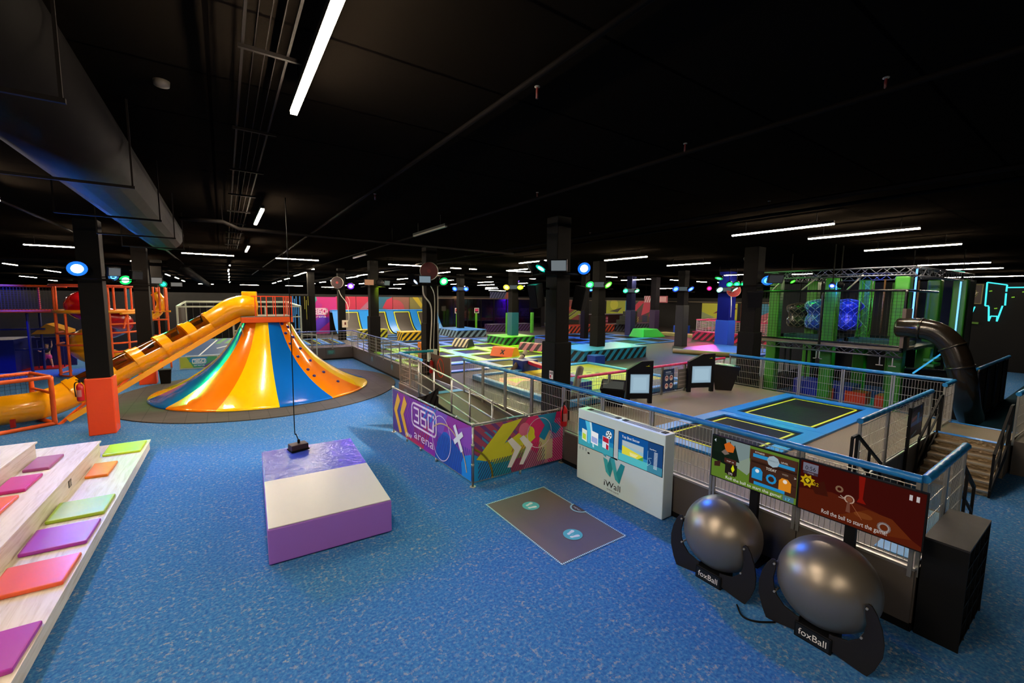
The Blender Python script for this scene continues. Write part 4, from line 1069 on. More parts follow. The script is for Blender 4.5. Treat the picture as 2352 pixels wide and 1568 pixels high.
A.poly([(1.75, 1.26), (2.35, 1.26), (2.28, 1.02), (2.5, 0.86), (2.34, 0.7), (2.14, 0.84), (1.98, 0.6), (1.8, 0.72), (1.98, 0.98)], '#1086ae')
A.stripes((2.15, 0.6, 2.5, 1.0), 2.3, 0.05, 0.016, '#0c5f9c')
A.ring(1.82, 0.82, 0.37, 0.016, '#efd8e0', 44); A.ring(-0.35, 0.0, 0.82, 0.045, '#d6c03c', 30, 0.0, 1.4)
bn = A.build('banner', (c1[0] + 0.02, c1[1] - 0.026, 0.12), (1, 0, 0), (0, 0, 1), sb, thick=0.004)
tag(bn, 'yellow and pink banner with white arrows')

# fire extinguishers
def extinguisher(x, y, z, label):
    t = thing('fire_extinguisher', (x, y, z), label, 'fire extinguisher', 'red fire extinguishers')
    MB().lathe([(0.001, z), (0.07, z + 0.005), (0.085, z + 0.04), (0.085, z + 0.42), (0.06, z + 0.49), (0.025, z + 0.52), (0.025, z + 0.56)], (x, y, 0), 18).build('cylinder', M['red'], t); cyl_ = t.children[0]
    b = MB(); b.tube([(x, y, z + 0.55), (x, y, z + 0.6)], 0.03, 10); b.bar((x, y, z + 0.61), (x - 0.05, y - 0.1, z + 0.65), 0.025); b.build('valve', M['black'], t)
    MB().tube(smooth_path([(x, y, z + 0.58), (x - 0.08, y - 0.06, z + 0.55), (x - 0.1, y - 0.06, z + 0.4), (x - 0.09, y - 0.05, z + 0.15)], 5), 0.014, 6).build('hose', M['black'], t)
    b = MB()
    for k in range(8):
        a = -2.7 + k * 0.2
        b.poly([(x + 0.0865 * math.cos(q), y + 0.0865 * math.sin(q), zz) for q, zz in ((a, z + 0.14), (a + 0.2, z + 0.14), (a + 0.2, z + 0.34), (a, z + 0.34))])
    b.build('paper_label', pm('#b06a64', 0.5), cyl_)
extinguisher(6.96, 7.85, 1.02, 'fire extinguisher on the mesh fence between banner and white kiosk')
extinguisher(6.9, 15.9, 1.15, 'fire extinguisher at the ramp landing by the no entry banner')
extinguisher(-3.52, 17.02, 1.1, 'fire extinguisher on the left side of the blue lamp column')

# ------------------------------------------------------------------ rolling ball games
def ball_game(cx, cy, label):
    t = thing('ball_game', (cx - 0.3, cy, 0), label, 'ball game', 'big silver ball games')
    b = MB(); b.ell((cx, cy, 0.7), (0.53, 0.545, 0.545), 48, 28); b.build('ball', M['steel_ball'], t)
    px = cx - 0.3
    half = [(0.16, 0.06), (0.36, 0.02), (0.5, 0.0), (0.54, 0.0), (0.6, 0.12), (0.655, 0.3), (0.66, 0.46), (0.63, 0.62), (0.575, 0.76), (0.525, 0.835), (0.49, 0.845), (0.465, 0.82), (0.47, 0.72), (0.49, 0.6), (0.475, 0.48), (0.43, 0.38), (0.34, 0.29), (0.2, 0.25), (0.16, 0.25)]
    for s in (1, -1):
        b = MB(); b.prism([(cy + s * y, z) for y, z in half], 'x', px - 0.012, px + 0.012); b.build('side_fin', M['fin'], t, 0.004)
        for y_, z_ in ((0.485, 0.79), (0.46, 0.42)): MB().tube([(px - 0.03, cy + s * y_, z_), (px + 0.1, cy + s * y_, z_)], 0.013, 8).build('bolt', M['alu'], t)
    b = MB(); b.prism([(cy - 0.2, 0), (cy + 0.2, 0), (cy + 0.2, 0.2), (cy - 0.2, 0.2)], 'x', px - 0.03, px + 0.3); pd_ = b.build('pedestal', M['black'], t, 0.01)
    A = Art(0.36, 0.16, '#0b0b0c', None, 0.5); A.text('foxBall', 0.18, 0.04, 0.12, '#e8e2da', width=0.3, align='c')
    A.build('lettering', (px - 0.034, cy + 0.18, 0.02), (0, -1, 0), (0, 0, 1), pd_)
    return t
ball_game(6.12, 3.24, 'big silver ball game on black fins beside the white kiosk')
ball_game(6.12, 1.88, 'big silver ball game on black fins nearest the black cubby shelf')
pcbl = MB().tube(smooth_path([(5.7, 2.75, 0.012), (5.55, 2.6, 0.012), (5.6, 2.45, 0.012), (5.8, 2.3, 0.012)], 6), 0.012, 6).build('power_cable', M['black'], None)
tag(pcbl, 'black cable on the carpet between the two silver balls', 'cable')

def game_screen(y0, y1, z0, z1, art, yp, label):
    x = 6.88
    t = thing('game_screen', (x, (y0 + y1) / 2, z0), label, 'screen', 'game screens over the silver balls')
    b = MB(); b.box((x, y1 - 0.015, z0 - 0.015), (x + 0.05, y0 + 0.015, z1 + 0.015)); bz = b.build('bezel', M['black'], t)
    art.build('display', (x - 0.001, y0, z0), (0, -1, 0), (0, 0, 1), bz)
    b = MB(); b.box((x + 0.05, yp - 0.06, 0.0), (x + 0.13, yp + 0.06, z0 + 0.3)); b.build('stand_pole', M['black'], t)
    b = MB(); b.box((x - 0.1, yp - 0.2, 0.0), (x + 0.18, yp + 0.2, 0.015)); b.build('foot_plate', M['black'], t)
    return t
w, h = 1.32, 0.7
A = Art(w, h, '#5f7f28', 0.75)
A.poly([(0, 0.42), (0.4, 0.3), (0.62, 0.36), (0.62, 0.7), (0, 0.7)], '#7d9090').poly([(0.35, 0.3), (0.62, 0.5), (0.66, 0.3), (0.6, 0.2)], '#8a9a8a').poly([(0, 0.3), (0.34, 0.24), (0.22, 0.7), (0, 0.7)], '#0c1a10')
for (x, y) in ((0.3, 0.62), (0.38, 0.58), (0.1, 0.66)): A.poly([(x, y + 0.06), (x + 0.09, y - 0.22), (x - 0.09, y - 0.22)], '#101f14')
A.poly([(0.2, 0.6), (0.28, 0.66), (0.38, 0.6), (0.36, 0.5), (0.24, 0.48)], '#d4661a').poly([(0.22, 0.52), (0.3, 0.46), (0.22, 0.42), (0.16, 0.46)], '#7a6a60')
A.poly([(0.05, 0.26), (0.16, 0.3), (0.15, 0.2), (0.05, 0.18)], '#3b2018').rect(0.22, 0.3, 0.42, 0.38, '#4a241c').rect(0.24, 0.12, 0.44, 0.3, '#1c1714').poly([(0.34, 0.22), (0.37, 0.3), (0.4, 0.22), (0.37, 0.16)], '#d8e010').rect(0.28, 0.1, 0.42, 0.17, '#241612')
A.text('275', 0.3, 0.115, 0.05, '#f2ead8', width=0.07); A.text('TOP 10', 0.26, 0.325, 0.03, '#e8dcd0', width=0.12)
A.rect(0.64, 0.1, 1.32, 0.66, '#40251a').rect(0.66, 0.45, 1.31, 0.48, '#2c170f').rect(0.66, 0.26, 1.31, 0.275, '#331b12').rect(0.63, 0.5, 1.3, 0.66, '#4b2c1f')
A.rect(0.68, 0.545, 0.93, 0.6, '#2a93cc').rect(1.04, 0.505, 1.28, 0.555, '#2a93cc').disc(0.98, 0.555, 0.09, '#9fb3bd', 8).text('PERFECT', 0.98, 0.55, 0.03, '#5b6e78', width=0.13, align='c')
A.text('FITNESS', 0.78, 0.615, 0.035, '#e8ddd0', width=0.14, align='c').text('LEVEL', 1.14, 0.57, 0.035, '#e8ddd0', width=0.1, align='c')
A.text('TODAY', 0.96, 0.4, 0.06, '#eee6da', width=0.15, align='c').text('WEEK', 1.16, 0.395, 0.04, '#a08a7a', width=0.09, align='c').text('>', 1.28, 0.38, 0.06, '#eee6da')
A.poly([(0.68, 0.2), (0.84, 0.2), (0.84, 0.34), (0.8, 0.39), (0.72, 0.39), (0.68, 0.34)], '#2390cc').disc(0.76, 0.335, 0.03, '#e6eef2', 14)
A.ring(0.97, 0.275, 0.06, 0.03, '#2390cc', 10)
A.poly([(1.08, 0.16), (1.25, 0.16), (1.25, 0.3), (1.2, 0.35), (1.12, 0.35), (1.08, 0.3)], '#e08a1c').disc(1.165, 0.305, 0.03, '#f2e6d6', 14)
A.rect(0.72, 0.11, 1.17, 0.16, '#2390cc').rect(1.15, 0.02, 1.3, 0.1, '#4c7284').text('17', 1.22, 0.03, 0.06, '#5fd0e8', width=0.06, align='c')
A.poly([(0.04, 0.64), (0.07, 0.67), (0.07, 0.61)], '#cfd8e0')
A.text('Roll the ball to start the game!', 0.27, 0.035, 0.07, '#e6e4dc', width=0.86)
game_screen(3.9, 2.58, 1.2, 1.9, A, 3.2, 'wide screen showing a green forest game behind the left silver ball')
w, h = 1.34, 0.72
A = Art(w, h, '#440803', 0.6)
A.poly([(0.0, 0.3), (0.4, 0.38), (0.9, 0.3), (1.34, 0.05), (1.34, 0), (0, 0)], '#5c1c08').poly([(0.5, 0.1), (0.8, 0.3), (1.05, 0.28), (1.25, 0.1), (0.9, 0.02)], '#6b2a0c').poly([(0.14, 0.4), (0.3, 0.5), (0.36, 0.3), (0.2, 0.28)], '#421206')
A.poly([(0.68, 0.72), (0.75, 0.72), (0.74, 0.42), (0.78, 0.36), (0.68, 0.36), (0.7, 0.42)], '#8c1206').disc(0.76, 0.2, 0.1, '#80401a', 20, 0.04)
A.ring(0.48, 0.46, 0.035, 0.022, '#8c6a50', 12); A.ring(0.6, 0.36, 0.05, 0.016, '#c8a48e', 14); A.disc(0.6, 0.36, 0.035, '#8a4a30', 12)
A.stroke([(0.5, 0.38), (0.53, 0.36), (0.56, 0.37)], 0.008, '#d8c0b0').stroke([(0.48, 0.35), (0.56, 0.345)], 0.006, '#d8c0b0').stroke([(0.62, 0.32), (0.75, 0.14)], 0.006, '#a86040').poly([(0.58, 0.32), (0.61, 0.32), (0.62, 0.18), (0.57, 0.18)], '#7c4a3a')
A.ring(0.98, 0.14, 0.055, 0.03, '#7e6a66', 14); A.ring(0.98, 0.14, 0.05, 0.012, '#a89c98', 14)
A.rect(0.03, 0.58, 0.22, 0.7, '#7f7f90').rect(0.04, 0.54, 0.22, 0.575, '#4a3c48').text('0:56', 0.125, 0.6, 0.085, '#1e1a22', width=0.13, align='c').text('TIME', 0.13, 0.545, 0.03, '#a8a0a8', width=0.08, align='c')
n = 16
A.poly([(0.1 + (0.1 if i % 2 else 0.065) * math.cos(2 * PI * i / n), 0.44 + (0.1 if i % 2 else 0.065) * math.sin(2 * PI * i / n)) for i in range(n)], '#d8b010').disc(0.1, 0.44, 0.045, '#4a3608', 16).poly([(0.07, 0.45), (0.1, 0.48), (0.13, 0.45), (0.1, 0.405)], '#e8cc20')
A.text('x32', 0.14, 0.4, 0.07, '#c8a818', width=0.1)
A.rect(1.19, 0.6, 1.22, 0.67, '#d8cfcf').rect(1.255, 0.6, 1.285, 0.67, '#d8cfcf')
A.text('Roll the ball to start the game!', 0.3, 0.05, 0.085, '#e6dcd6', width=0.72)
game_screen(2.55, 1.21, 1.19, 1.91, A, 1.93, 'wide screen showing a dark red game behind the right silver ball')

# black cubby shelf
cu = thing('cubby_shelf', (7.75, 1.05, 0), 'black cubby shelf with open square compartments at the fence corner', 'shelf')
x0, x1, y0, y1, zt = 7.12, 8.42, 0.84, 1.24, 1.3
b = MB(); b.box((x0, y0, 0), (x0 + 0.025, y1, zt - 0.025)); b.build('side_board', M['black'], cu)
b = MB(); b.box((x1 - 0.025, y0, 0), (x1, y1, zt - 0.025)); b.build('side_board', M['black'], cu)
b = MB(); b.box((x0, y0, zt - 0.025), (x1, y1, zt)); b.build('top_board', pm('#1f1c18', 0.5), cu)
b = MB(); b.box((x0 + 0.025, y1 - 0.012, 0), (x1 - 0.025, y1, zt - 0.025)); b.build('back_board', M['black2'], cu)
for i in range(5):
    b = MB(); z = 0.06 + i * 0.243; b.box((x0 + 0.025, y0 + 0.004, z), (x1 - 0.025, y1 - 0.012, z + 0.018)); b.build('shelf_board', M['black'], cu)
for i in range(3):
    b = MB(); x = x0 + (x1 - x0) * (i + 1) / 4; b.box((x - 0.009, y0 + 0.004, 0.02), (x + 0.009, y1 - 0.012, zt - 0.025)); b.build('divider', M['black'], cu)

# ------------------------------------------------------------------ stairs
def stairs(xb, xt, y0, y1, n, label, mat):
    t = thing('stairs', ((xb + xt) / 2, (y0 + y1) / 2, 0), label, 'stairs')
    for i in range(n):
        z = DZ * (i + 1) / (n + 1); a = xb + (xt - xb) * i / n; c = xb + (xt - xb) * (i + 1) / n; s = 1 if xt > xb else -1
        b = MB(); b.box((min(a, c) - 0.02, y0, z - 0.03), (max(a, c), y1, z)); td_ = b.build('tread', mat, t)
        b = MB(); b.box((a - s * 0.024, y0, z - 0.032) if s > 0 else (a - 0.01, y0, z - 0.032), (a + 0.03, y1, z + 0.004)); b.build('nosing', M['alu'], td_)
        b = MB(); b.box((a + s * 0.01 if s > 0 else a - 0.02, y0, z - DZ / (n + 1)), (a + 0.02 if s > 0 else a - 0.01, y1, z - 0.03)); b.build('riser', mat, t)
    b = MB(); b.box((xt - 0.01 if xt > xb else xt, y0, DZ * n / (n + 1)), (xt if xt > xb else xt + 0.01, y1, DZ)); b.build('riser', mat, t)
    for y in (y0 - 0.02, y1 + 0.02):
        b = MB(); s = 1 if xt > xb else -1
        b.hexa([(xb - s * 0.05, y - 0.015, 0), (xt, y - 0.015, DZ - 0.3), (xt, y + 0.015, DZ - 0.3), (xb - s * 0.05, y + 0.015, 0), (xb - s * 0.05, y - 0.015, 0.16), (xt, y - 0.015, DZ), (xt, y + 0.015, DZ), (xb - s * 0.05, y + 0.015, 0.16)])
        b.build('stringer', M['black'], t)
        for (x, z) in ((xt, DZ), ((xt + xb) / 2, DZ / 2), (xb, 0.1)): MB().bar((x, y, z), (x, y, z + 0.95 if x != xb else z + 0.85), 0.04).build('baluster', M['black'], t)
        b = MB(); b.bar((xt + s * 0.25, y, DZ), (xt + s * 0.25, y, DZ + 0.95), 0.04); b.bar((xt + s * 0.25, y, DZ + 0.95), (xt, y, DZ + 0.95), 0.04); b.build('baluster', M['black'], t)
        b = MB(); b.bar((xt, y, DZ + 0.95), (xb, y, 0.95), 0.045); b.build('handrail', M['black'], t)
        b = MB(); b.bar((xt, y, DZ + 0.5), (xb, y, 0.5), 0.035); b.build('mid_rail', M['black'], t)
    return t
stairs(13.6, 15.25, 1.46, 2.62, 6, 'metal tread plate stairs with black handrails on the right', M['tread'])
stairs(10.9, 9.42, 1.36, 2.62, 5, 'black railed stairs going down behind the red game screen', M['tread'])
ld2 = thing('stair_landing', (16.2, 2.0, 0), 'khaki stair landing with blue edges above the metal stairs', 'platform')
b = MB(); b.box((15.26, 1.45, 0.02), (17.02, 2.7, DZ)); b.build('slab', M['sand'], ld2)
b = MB(); b.box((15.24, 1.45, DZ), (15.42, 2.7, DZ + 0.008)); b.build('blue_edge', M['sky'], ld2)
b = MB(); b.box((16.9, 1.45, DZ), (17.04, 2.7, DZ + 0.008)); b.build('blue_edge', M['sky'], ld2)
b = MB(); b.box((15.9, 1.0, 0.02), (19.2, 1.40, DZ)); tag(b.build('deck_extension', M['panel'], None), 'dark panelled deck end under the fence at the right edge', 'platform', None, 'structure')
ds = thing('blue_edge_plate', (8.2, 2.0, DZ), 'pale blue edge plate on the deck behind the red game screen', 'edge plate')
b = MB(); b.box((7.3, 1.4, DZ + 0.001), (9.33, 1.75, DZ + 0.012)); b.build('plate', pm('#5fb4dc', 0.5), ds)
po = thing('poster_board', (13.3, 2.64, 1.4), 'tall dark poster of a trampoline hanging on the inner fence', 'poster')
A = Art(0.95, 0.72, '#101830', None, 0.35)
A.rect(0.05, 0.3, 0.9, 0.5, '#6a5a78').poly([(0.05, 0.36), (0.9, 0.42), (0.9, 0.3), (0.05, 0.28)], '#3a8ae0').poly([(0.12, 0.4), (0.45, 0.46), (0.45, 0.52), (0.12, 0.46)], '#d07088').rect(0.5, 0.3, 0.66, 0.56, '#48b4f0').stroke([(0.1, 0.6), (0.7, 0.68)], 0.02, '#6a1c70').stroke([(0.12, 0.16), (0.14, 0.3)], 0.03, '#8f2c8c').stroke([(0.8, 0.18), (0.78, 0.32)], 0.03, '#8f2c8c').poly([(0.68, 0.7), (0.74, 0.6), (0.8, 0.7)], '#2a5fd0').stroke([(0.14, 0.05), (0.5, 0.13)], 0.05, '#7fb4cc')
A.build('print', (12.75, 2.645, 1.1), (1, 0, 0), (0, 0, 1), po, thick=0.02)
MB().bar((12.72, 2.66, 0.0), (12.72, 2.66, 1.84), 0.05).build('post', M['black'], po); MB().bar((13.72, 2.66, 1.05), (13.72, 2.66, 1.84), 0.03).build('post', M['black'], po)
sl = thing('strip_lamp_box', (9.3, 1.2, 1.0), 'small brass coloured box on the end of the short fence', 'box')
b = MB(); b.box((9.0, 1.14, 0.82), (9.3, 1.24, 1.0)); b.build('case', pm('#8f8350', 0.35, 0.6), sl, 0.01)

# ------------------------------------------------------------------ trampolines of the play bay
def trampoline(x0, y0, x1, y1, z, pad, pmat, label, line=True, cat='trampoline', group=None, inner=None, lw=0.06, ln=0.14):
    t = thing('trampoline', ((x0 + x1) / 2, (y0 + y1) / 2, z), label, cat, group)
    b = MB(); b.box((x0 + pad * 0.9, y0 + pad * 0.9, z + 0.004), (x1 - pad * 0.9, y1 - pad * 0.9, z + 0.012)); jm_ = b.build('jump_mat', M['mat'], t)
    b = MB()
    for lo, hi in (((x0, y0), (x1, y0 + pad)), ((x0, y1 - pad), (x1, y1)), ((x0, y0 + pad), (x0 + pad, y1 - pad)), ((x1 - pad, y0 + pad), (x1, y1 - pad))): b.box((lo[0], lo[1], z + 0.002), (hi[0], hi[1], z + 0.055))
    b.build('frame_pad', pmat, t)
    if line:
        b = MB(); i = pad + ln
        for lo, hi in (((x0 + i, y0 + i), (x1 - i, y0 + i + lw)), ((x0 + i, y1 - i - lw), (x1 - i, y1 - i)), ((x0 + i, y0 + i), (x0 + i + lw, y1 - i)), ((x1 - i - lw, y0 + i), (x1 - i, y1 - i))): b.box((lo[0], lo[1], z + 0.011), (hi[0], hi[1], z + 0.016))
        b.build('yellow_line', M['line'], jm_)
    return t
trampoline(12.35, 4.1, 16.7, 6.85, DZ, 0.34, M['sky'], 'single trampoline with blue pads nearest the green tower', group='play bay trampolines')
trampoline(8.6, 4.1, 12.34, 6.85, DZ, 0.34, M['sky'], 'single trampoline with blue pads right behind the front fence', group='play bay trampolines')
# screens standing on the deck
def standing_screen(xa, ya, xb, yb, zt0, zt1, label):
    t = thing('standing_screen', ((xa + xb) / 2, (ya + yb) / 2, DZ), label, 'screen', 'standing screens on the deck')
    a = Vector((xa, ya, 0)); c = Vector((xb, yb, 0)); u = (c - a); L = u.length; u.normalize(); n = u.cross(Vector((0, 0, 1)))
    out = [(0, 0), (0.12, 0), (0.12, 0.16), (L - 0.12, 0.16), (L - 0.12, 0), (L, 0), (L, zt1 - DZ), (L * 0.55, zt1 - DZ - 0.02), (0, zt0 - DZ)]
    b = MB(); f = [a + u * x + Vector((0, 0, DZ + z)) + n * 0.06 for x, z in out]; k = [p - n * 0.12 for p in f]
    b.poly(f); b.poly(k[::-1])
    for i in range(len(f)): b.poly([f[i - 1], f[i], k[i], k[i - 1]])
    b.build('housing', M['black'], t)
    hh = min(zt0, zt1) - DZ
    A = Art(L * 0.74, 0.62, '#7f98a8', 1.0, 0.3); A.rect(0.03, 0.03, L * 0.74 - 0.03, 0.59, '#93aebf').rect(0.1, 0.1, L * 0.74 - 0.1, 0.52, '#9cb8c8')
    A.build('display', a + u * L * 0.13 + Vector((0, 0, DZ + 0.34)) + n * 0.062, u, (0, 0, 1), t)
    A = Art(0.2, 0.1, '#0b0b0c'); A.L = []
    A.poly([(0.02, 0.02), (0.1, 0.03), (0.18, 0.09), (0.12, 0.04), (0.18, 0.02)], '#d8d400'); A.build('yellow_logo', a + u * (L - 0.28) + Vector((0, 0, zt1 - 0.2)) + n * 0.062, u, (0, 0, 1), t)
    return t
standing_screen(10.72, 9.1, 11.45, 8.66, 1.95, 2.25, 'nearer standing screen with pale blue display before the pink fence')
standing_screen(14.0, 9.05, 14.95, 8.62, 1.98, 2.27, 'farther standing screen with pale blue display beside the deck waste bin')
tk = thing('tablet_kiosk', (10.2, 8.9, DZ), 'black kiosk with slanted tablet left of the nearer standing screen', 'kiosk')
b = MB(); b.hexa([(9.86, 9.2, DZ), (10.16, 8.75, DZ), (10.42, 8.95, DZ), (10.12, 9.4, DZ), (9.66, 9.25, 1.42), (10.1, 8.6, 1.42), (10.5, 8.9, 1.66), (10.06, 9.52, 1.66)]); b.build('stand', M['black'], tk, 0.01)
b = MB(); b.poly([(9.73, 9.2, 1.445), (10.09, 8.68, 1.445), (10.38, 8.9, 1.62), (10.03, 9.41, 1.62)]); b.build('tablet', pe('#5d5f58', 0.5), tk)
wb = thing('waste_bin', (15.9, 8.5, DZ), 'tall dark tapered waste bin on the deck beside the farther screen', 'waste bin')
b = MB(); b.hexa([(15.25, 8.7, DZ), (15.6, 8.25, DZ), (15.95, 8.45, DZ), (15.6, 8.9, DZ), (14.98, 8.7, 1.85), (15.6, 7.95, 1.78), (16.05, 8.3, 1.78), (15.5, 9.1, 1.85)]); b.build('body', M['blackgloss'], wb, 0.02)
sg = thing('rules_sign', (12.9, 8.5, 1.4), 'navy rules sign with four round symbols on the pink fence', 'sign')
A = Art(0.6, 0.78, '#16284f', None, 0.4)
for (x, y) in ((0.18, 0.46), (0.44, 0.46), (0.18, 0.18), (0.44, 0.18)): A.disc(x, y, 0.1, '#d8d0cc', 16).disc(x, y, 0.07, '#8a2f3c', 14).disc(x, y - 0.03, 0.04, '#d8c0b8', 10)
A.rect(0.1, 0.66, 0.4, 0.7, '#9fb0d0').rect(0.1, 0.6, 0.5, 0.63, '#6f80a8')
A.build('plate', (12.75, 9.17, 0.98), (1, 0, 0), (0, 0, 1), sg, thick=0.01)
sg = thing('rules_sign', (13.9, 8.5, 1.3), 'grey notice board on the pink fence left of the farther screen', 'sign')
A = Art(0.7, 0.7, '#5f5a58', None, 0.4)
for k in range(4): A.rect(0.05, 0.1 + k * 0.15, 0.62, 0.14 + k * 0.15, '#8a8480')
A.build('plate', (13.6, 9.17, 1.0), (1, 0, 0), (0, 0, 1), sg, thick=0.01)

# ================================================================== CONE SLIDE
CX, CY = 1.6, 22.0
rm = MB(); n = 72
pts = [(CX + 5.55 * math.cos(2 * PI * i / n), CY + 5.55 * math.sin(2 * PI * i / n)) for i in range(n)]
pts = [(min(x, 7.2), y) for x, y in pts]
rm.prism(pts, 'z', 0.002, 0.035)
tag(rm.build('rubber_safety_mat', M['tiles'], None), 'round dark rubber tile mat under the striped cone slide', 'safety mat')
cs = thing('cone_slide', (CX, CY, 0.03), 'giant volcano shaped slide with yellow, orange and blue stripes', 'slide')
PROF = [(0.93, 3.06), (1.11, 2.7), (1.38, 2.2), (1.72, 1.72), (2.16, 1.25), (2.6, 0.9), (3.06, 0.6), (3.52, 0.36), (3.94, 0.18), (4.22, 0.08), (4.26, 0.02)]
def gore(a0, a1, m, nm='slide_panel'):
    b = MB(); base = 0
    P_ = smooth_path([(r, 0, z) for r, z in PROF], 4)
    b.lathe([(p.x, p.z) for p in P_], (CX, CY, 0.03), 8, math.radians(a0), math.radians(a1))
    o = b.build(nm, m, cs, fixn=False)
    return o
g0 = 187.5
colz = ['slide_b', 'slide_o', 'slide_y', 'slide_b', 'slide_o', 'slide_y', 'slide_b', 'slide_o', 'slide_y', 'slide_b', 'slide_o', 'slide_y']
ang = [187.5 + 27.5 * k for k in range(8)]
seq = [('slide_y', 164, 187.5), ('slide_b', 187.5, 215), ('slide_o', 215, 242.5), ('slide_y', 242.5, 270), ('slide_b', 270, 297.5), ('slide_o', 297.5, 325), ('slide_y', 325, 352.5), ('slide_b', 352.5, 366)]
for m, a0, a1 in seq: gore(a0, a1, M[m])
bk = MB()
for a_ in (164, 366):
    ca_, sa_ = math.cos(math.radians(a_)), math.sin(math.radians(a_))
    for (r0, z0), (r1, z1) in zip(PROF, PROF[1:]): bk.poly([(CX + r0 * ca_, CY + r0 * sa_, z0 + 0.03), (CX + r1 * ca_, CY + r1 * sa_, z1 + 0.03), (CX + r1 * ca_, CY + r1 * sa_, 0.03), (CX + r0 * ca_, CY + r0 * sa_, 0.03)])
bk.poly([(CX + 0.93 * math.cos(math.radians(164)), CY + 0.93 * math.sin(math.radians(164)), z) for z in (0.03, 3.08)] + [(CX + 0.93 * math.cos(math.radians(366)), CY + 0.93 * math.sin(math.radians(366)), z) for z in (3.08, 0.03)])
bk.build('back_panel', pm('#d8620c', 0.4), cs, fixn=False)
# climbing holds on the second orange stripe
def cone_r(z):
    for (r0, z0), (r1, z1) in zip(PROF, PROF[1:]):
        if z0 >= z >= z1: return r0 + (r1 - r0) * (z0 - z) / (z0 - z1)
    return 4.2
hm = pm('#2a1f78', 0.35)
for k, z in enumerate((2.95, 2.8, 2.55, 2.35, 2.1, 1.85, 1.55, 1.32, 1.02, 0.82, 0.5, 0.48)):
    a = math.radians(303 if k % 2 == 0 else 317); r = cone_r(z)
    if k == 10: r = 2.8; z = 0.77
    if k == 11: r = 3.4; z = 0.42
    b = MB(); b.ell((CX + r * math.cos(a), CY + r * math.sin(a), z + 0.03), (0.075, 0.075, 0.065), 10, 6); b.build('climbing_hold', hm, cs)
b = MB(); b.box((0.62, 20.95, 3.06), (2.56, 23.1, 3.3)); b.build('top_platform', M['orange'], cs, 0.02)
b = MB(); b.box((0.62, 20.95, 3.3), (2.56, 23.1, 3.33)); b.build('platform_floor', pm('#6e675c', 0.6), cs)
b = MB()
for x in (1.15, 1.57, 1.9, 2.22, 2.52): b.bar((x, 20.98, 3.3), (x, 20.98, 4.18), 0.035)
for y in (21.7, 22.4, 23.05): b.bar((2.52, y, 3.3), (2.52, y, 4.18), 0.035)
for x in (0.9, 1.5, 2.0): b.bar((x, 23.05, 3.3), (x, 23.05, 4.18), 0.035)
b.bar((1.0, 20.98, 4.18), (2.54, 20.98, 4.18), 0.035); b.bar((2.52, 20.98, 4.18), (2.52, 23.07, 4.18), 0.035); b.bar((0.7, 23.05, 4.18), (2.54, 23.05, 4.18), 0.035)
b.build('platform_railing', pm('#e8440c', 0.4), cs)
b = MB(); b.bar((0.6, 20.9, 3.05), (0.75, 21.4, 2.0), 0.03); b.build('edge_trim', M['alu'], cs)

# yellow tube slide
ts = thing('tube_slide', (-2, 21, 0), 'long yellow tube slide with clear smoky domes running down to the left', 'tube slide')
def sweep(path, r, a0, a1, n=14):
    b = MB(); rows = []
    for i, p in enumerate(path):
        d = (path[min(i + 1, len(path) - 1)] - path[max(i - 1, 0)]).normalized()
        s = d.cross(Vector((0, 0, 1))).normalized(); w = s.cross(d)
        rows.append([p + (s * math.cos(math.radians(a0 + (a1 - a0) * k / n)) + w * math.sin(math.radians(a0 + (a1 - a0) * k / n))) * r for k in range(n + 1)])
    base = 0; b.smooth = True
    for row in rows: b.v += [tuple(q) for q in row]
    m = n + 1
    for i in range(len(rows) - 1):
        for k in range(n): b.face((i * m + k, i * m + k + 1, (i + 1) * m + k + 1, (i + 1) * m + k))
    return b
TOP, BOT = Vector((-0.42, 21.75, 3.05)), Vector((-4.32, 20.28, 0.86))
el = smooth_path([(1.0, 21.7, 3.72), (0.7, 21.5, 3.74), (0.3, 21.55, 3.6), (-0.1, 21.64, 3.28), tuple(TOP)], 6)
sweep(el, 0.47, 0, 360, 28).build('elbow', M['amber'], ts)
lw_ = smooth_path([tuple(BOT), (-4.7, 20.08, 0.68), (-5.15, 19.85, 0.57), (-5.8, 19.7, 0.54), (-7.0, 19.6, 0.52), (-9.0, 19.5, 0.5)], 6)
sweep(lw_, 0.46, 0, 360, 28).build('lower_tube', M['amber'], ts)
def S(t): return TOP.lerp(BOT, t)
NS = 5
for i in range(NS):
    t0, t1 = i / NS, (i + 1) / NS
    sweep([S(t0), S((t0 + t1) / 2), S(t1)], 0.46, 168, 372, 20).build('trough', M['amber'], ts)
    sweep([S(t0 + 0.03), S((t0 + t1) / 2), S(t1 - 0.05)], 0.455, 8, 172, 16).build('clear_dome', M['clear'], ts)
    sweep([S(t1 - 0.055), S(t1)], 0.465, 0, 360, 24).build('tube_ring', M['amber'], ts)
    sweep([S(t1 - 0.012), S(t1 + 0.004), S(t1 + 0.02)], 0.505, 0, 360, 28).build('collar', M['amber'], ts)
sweep([S(-0.01), S(0.015)], 0.5, 0, 360, 28).build('collar', M['amber'], ts)
nrm = Vector((-0.62, -0.78, 0)); uu = nrm.cross(Vector((0, 0, 1)))
pc_ = Vector((0.98, 21.62, 3.8))
b = MB(); q = [(-0.34, -0.58), (0.34, -0.58), (0.34, 0.58), (-0.34, 0.58)]
f = [pc_ + uu * x + Vector((0, 0, z)) + nrm * 0.03 for x, z in q]; k = [p - nrm * 0.08 for p in f]
b.hexa(k + f); b.build('entry_panel', M['amber'], ts, 0.03)
b = MB(); b.bar((0.62, 21.3, 3.24), (-4.35, 19.32, 0.1), 0.11, 0.16); b.build('support_beam', pm('#f0a012', 0.35), ts)
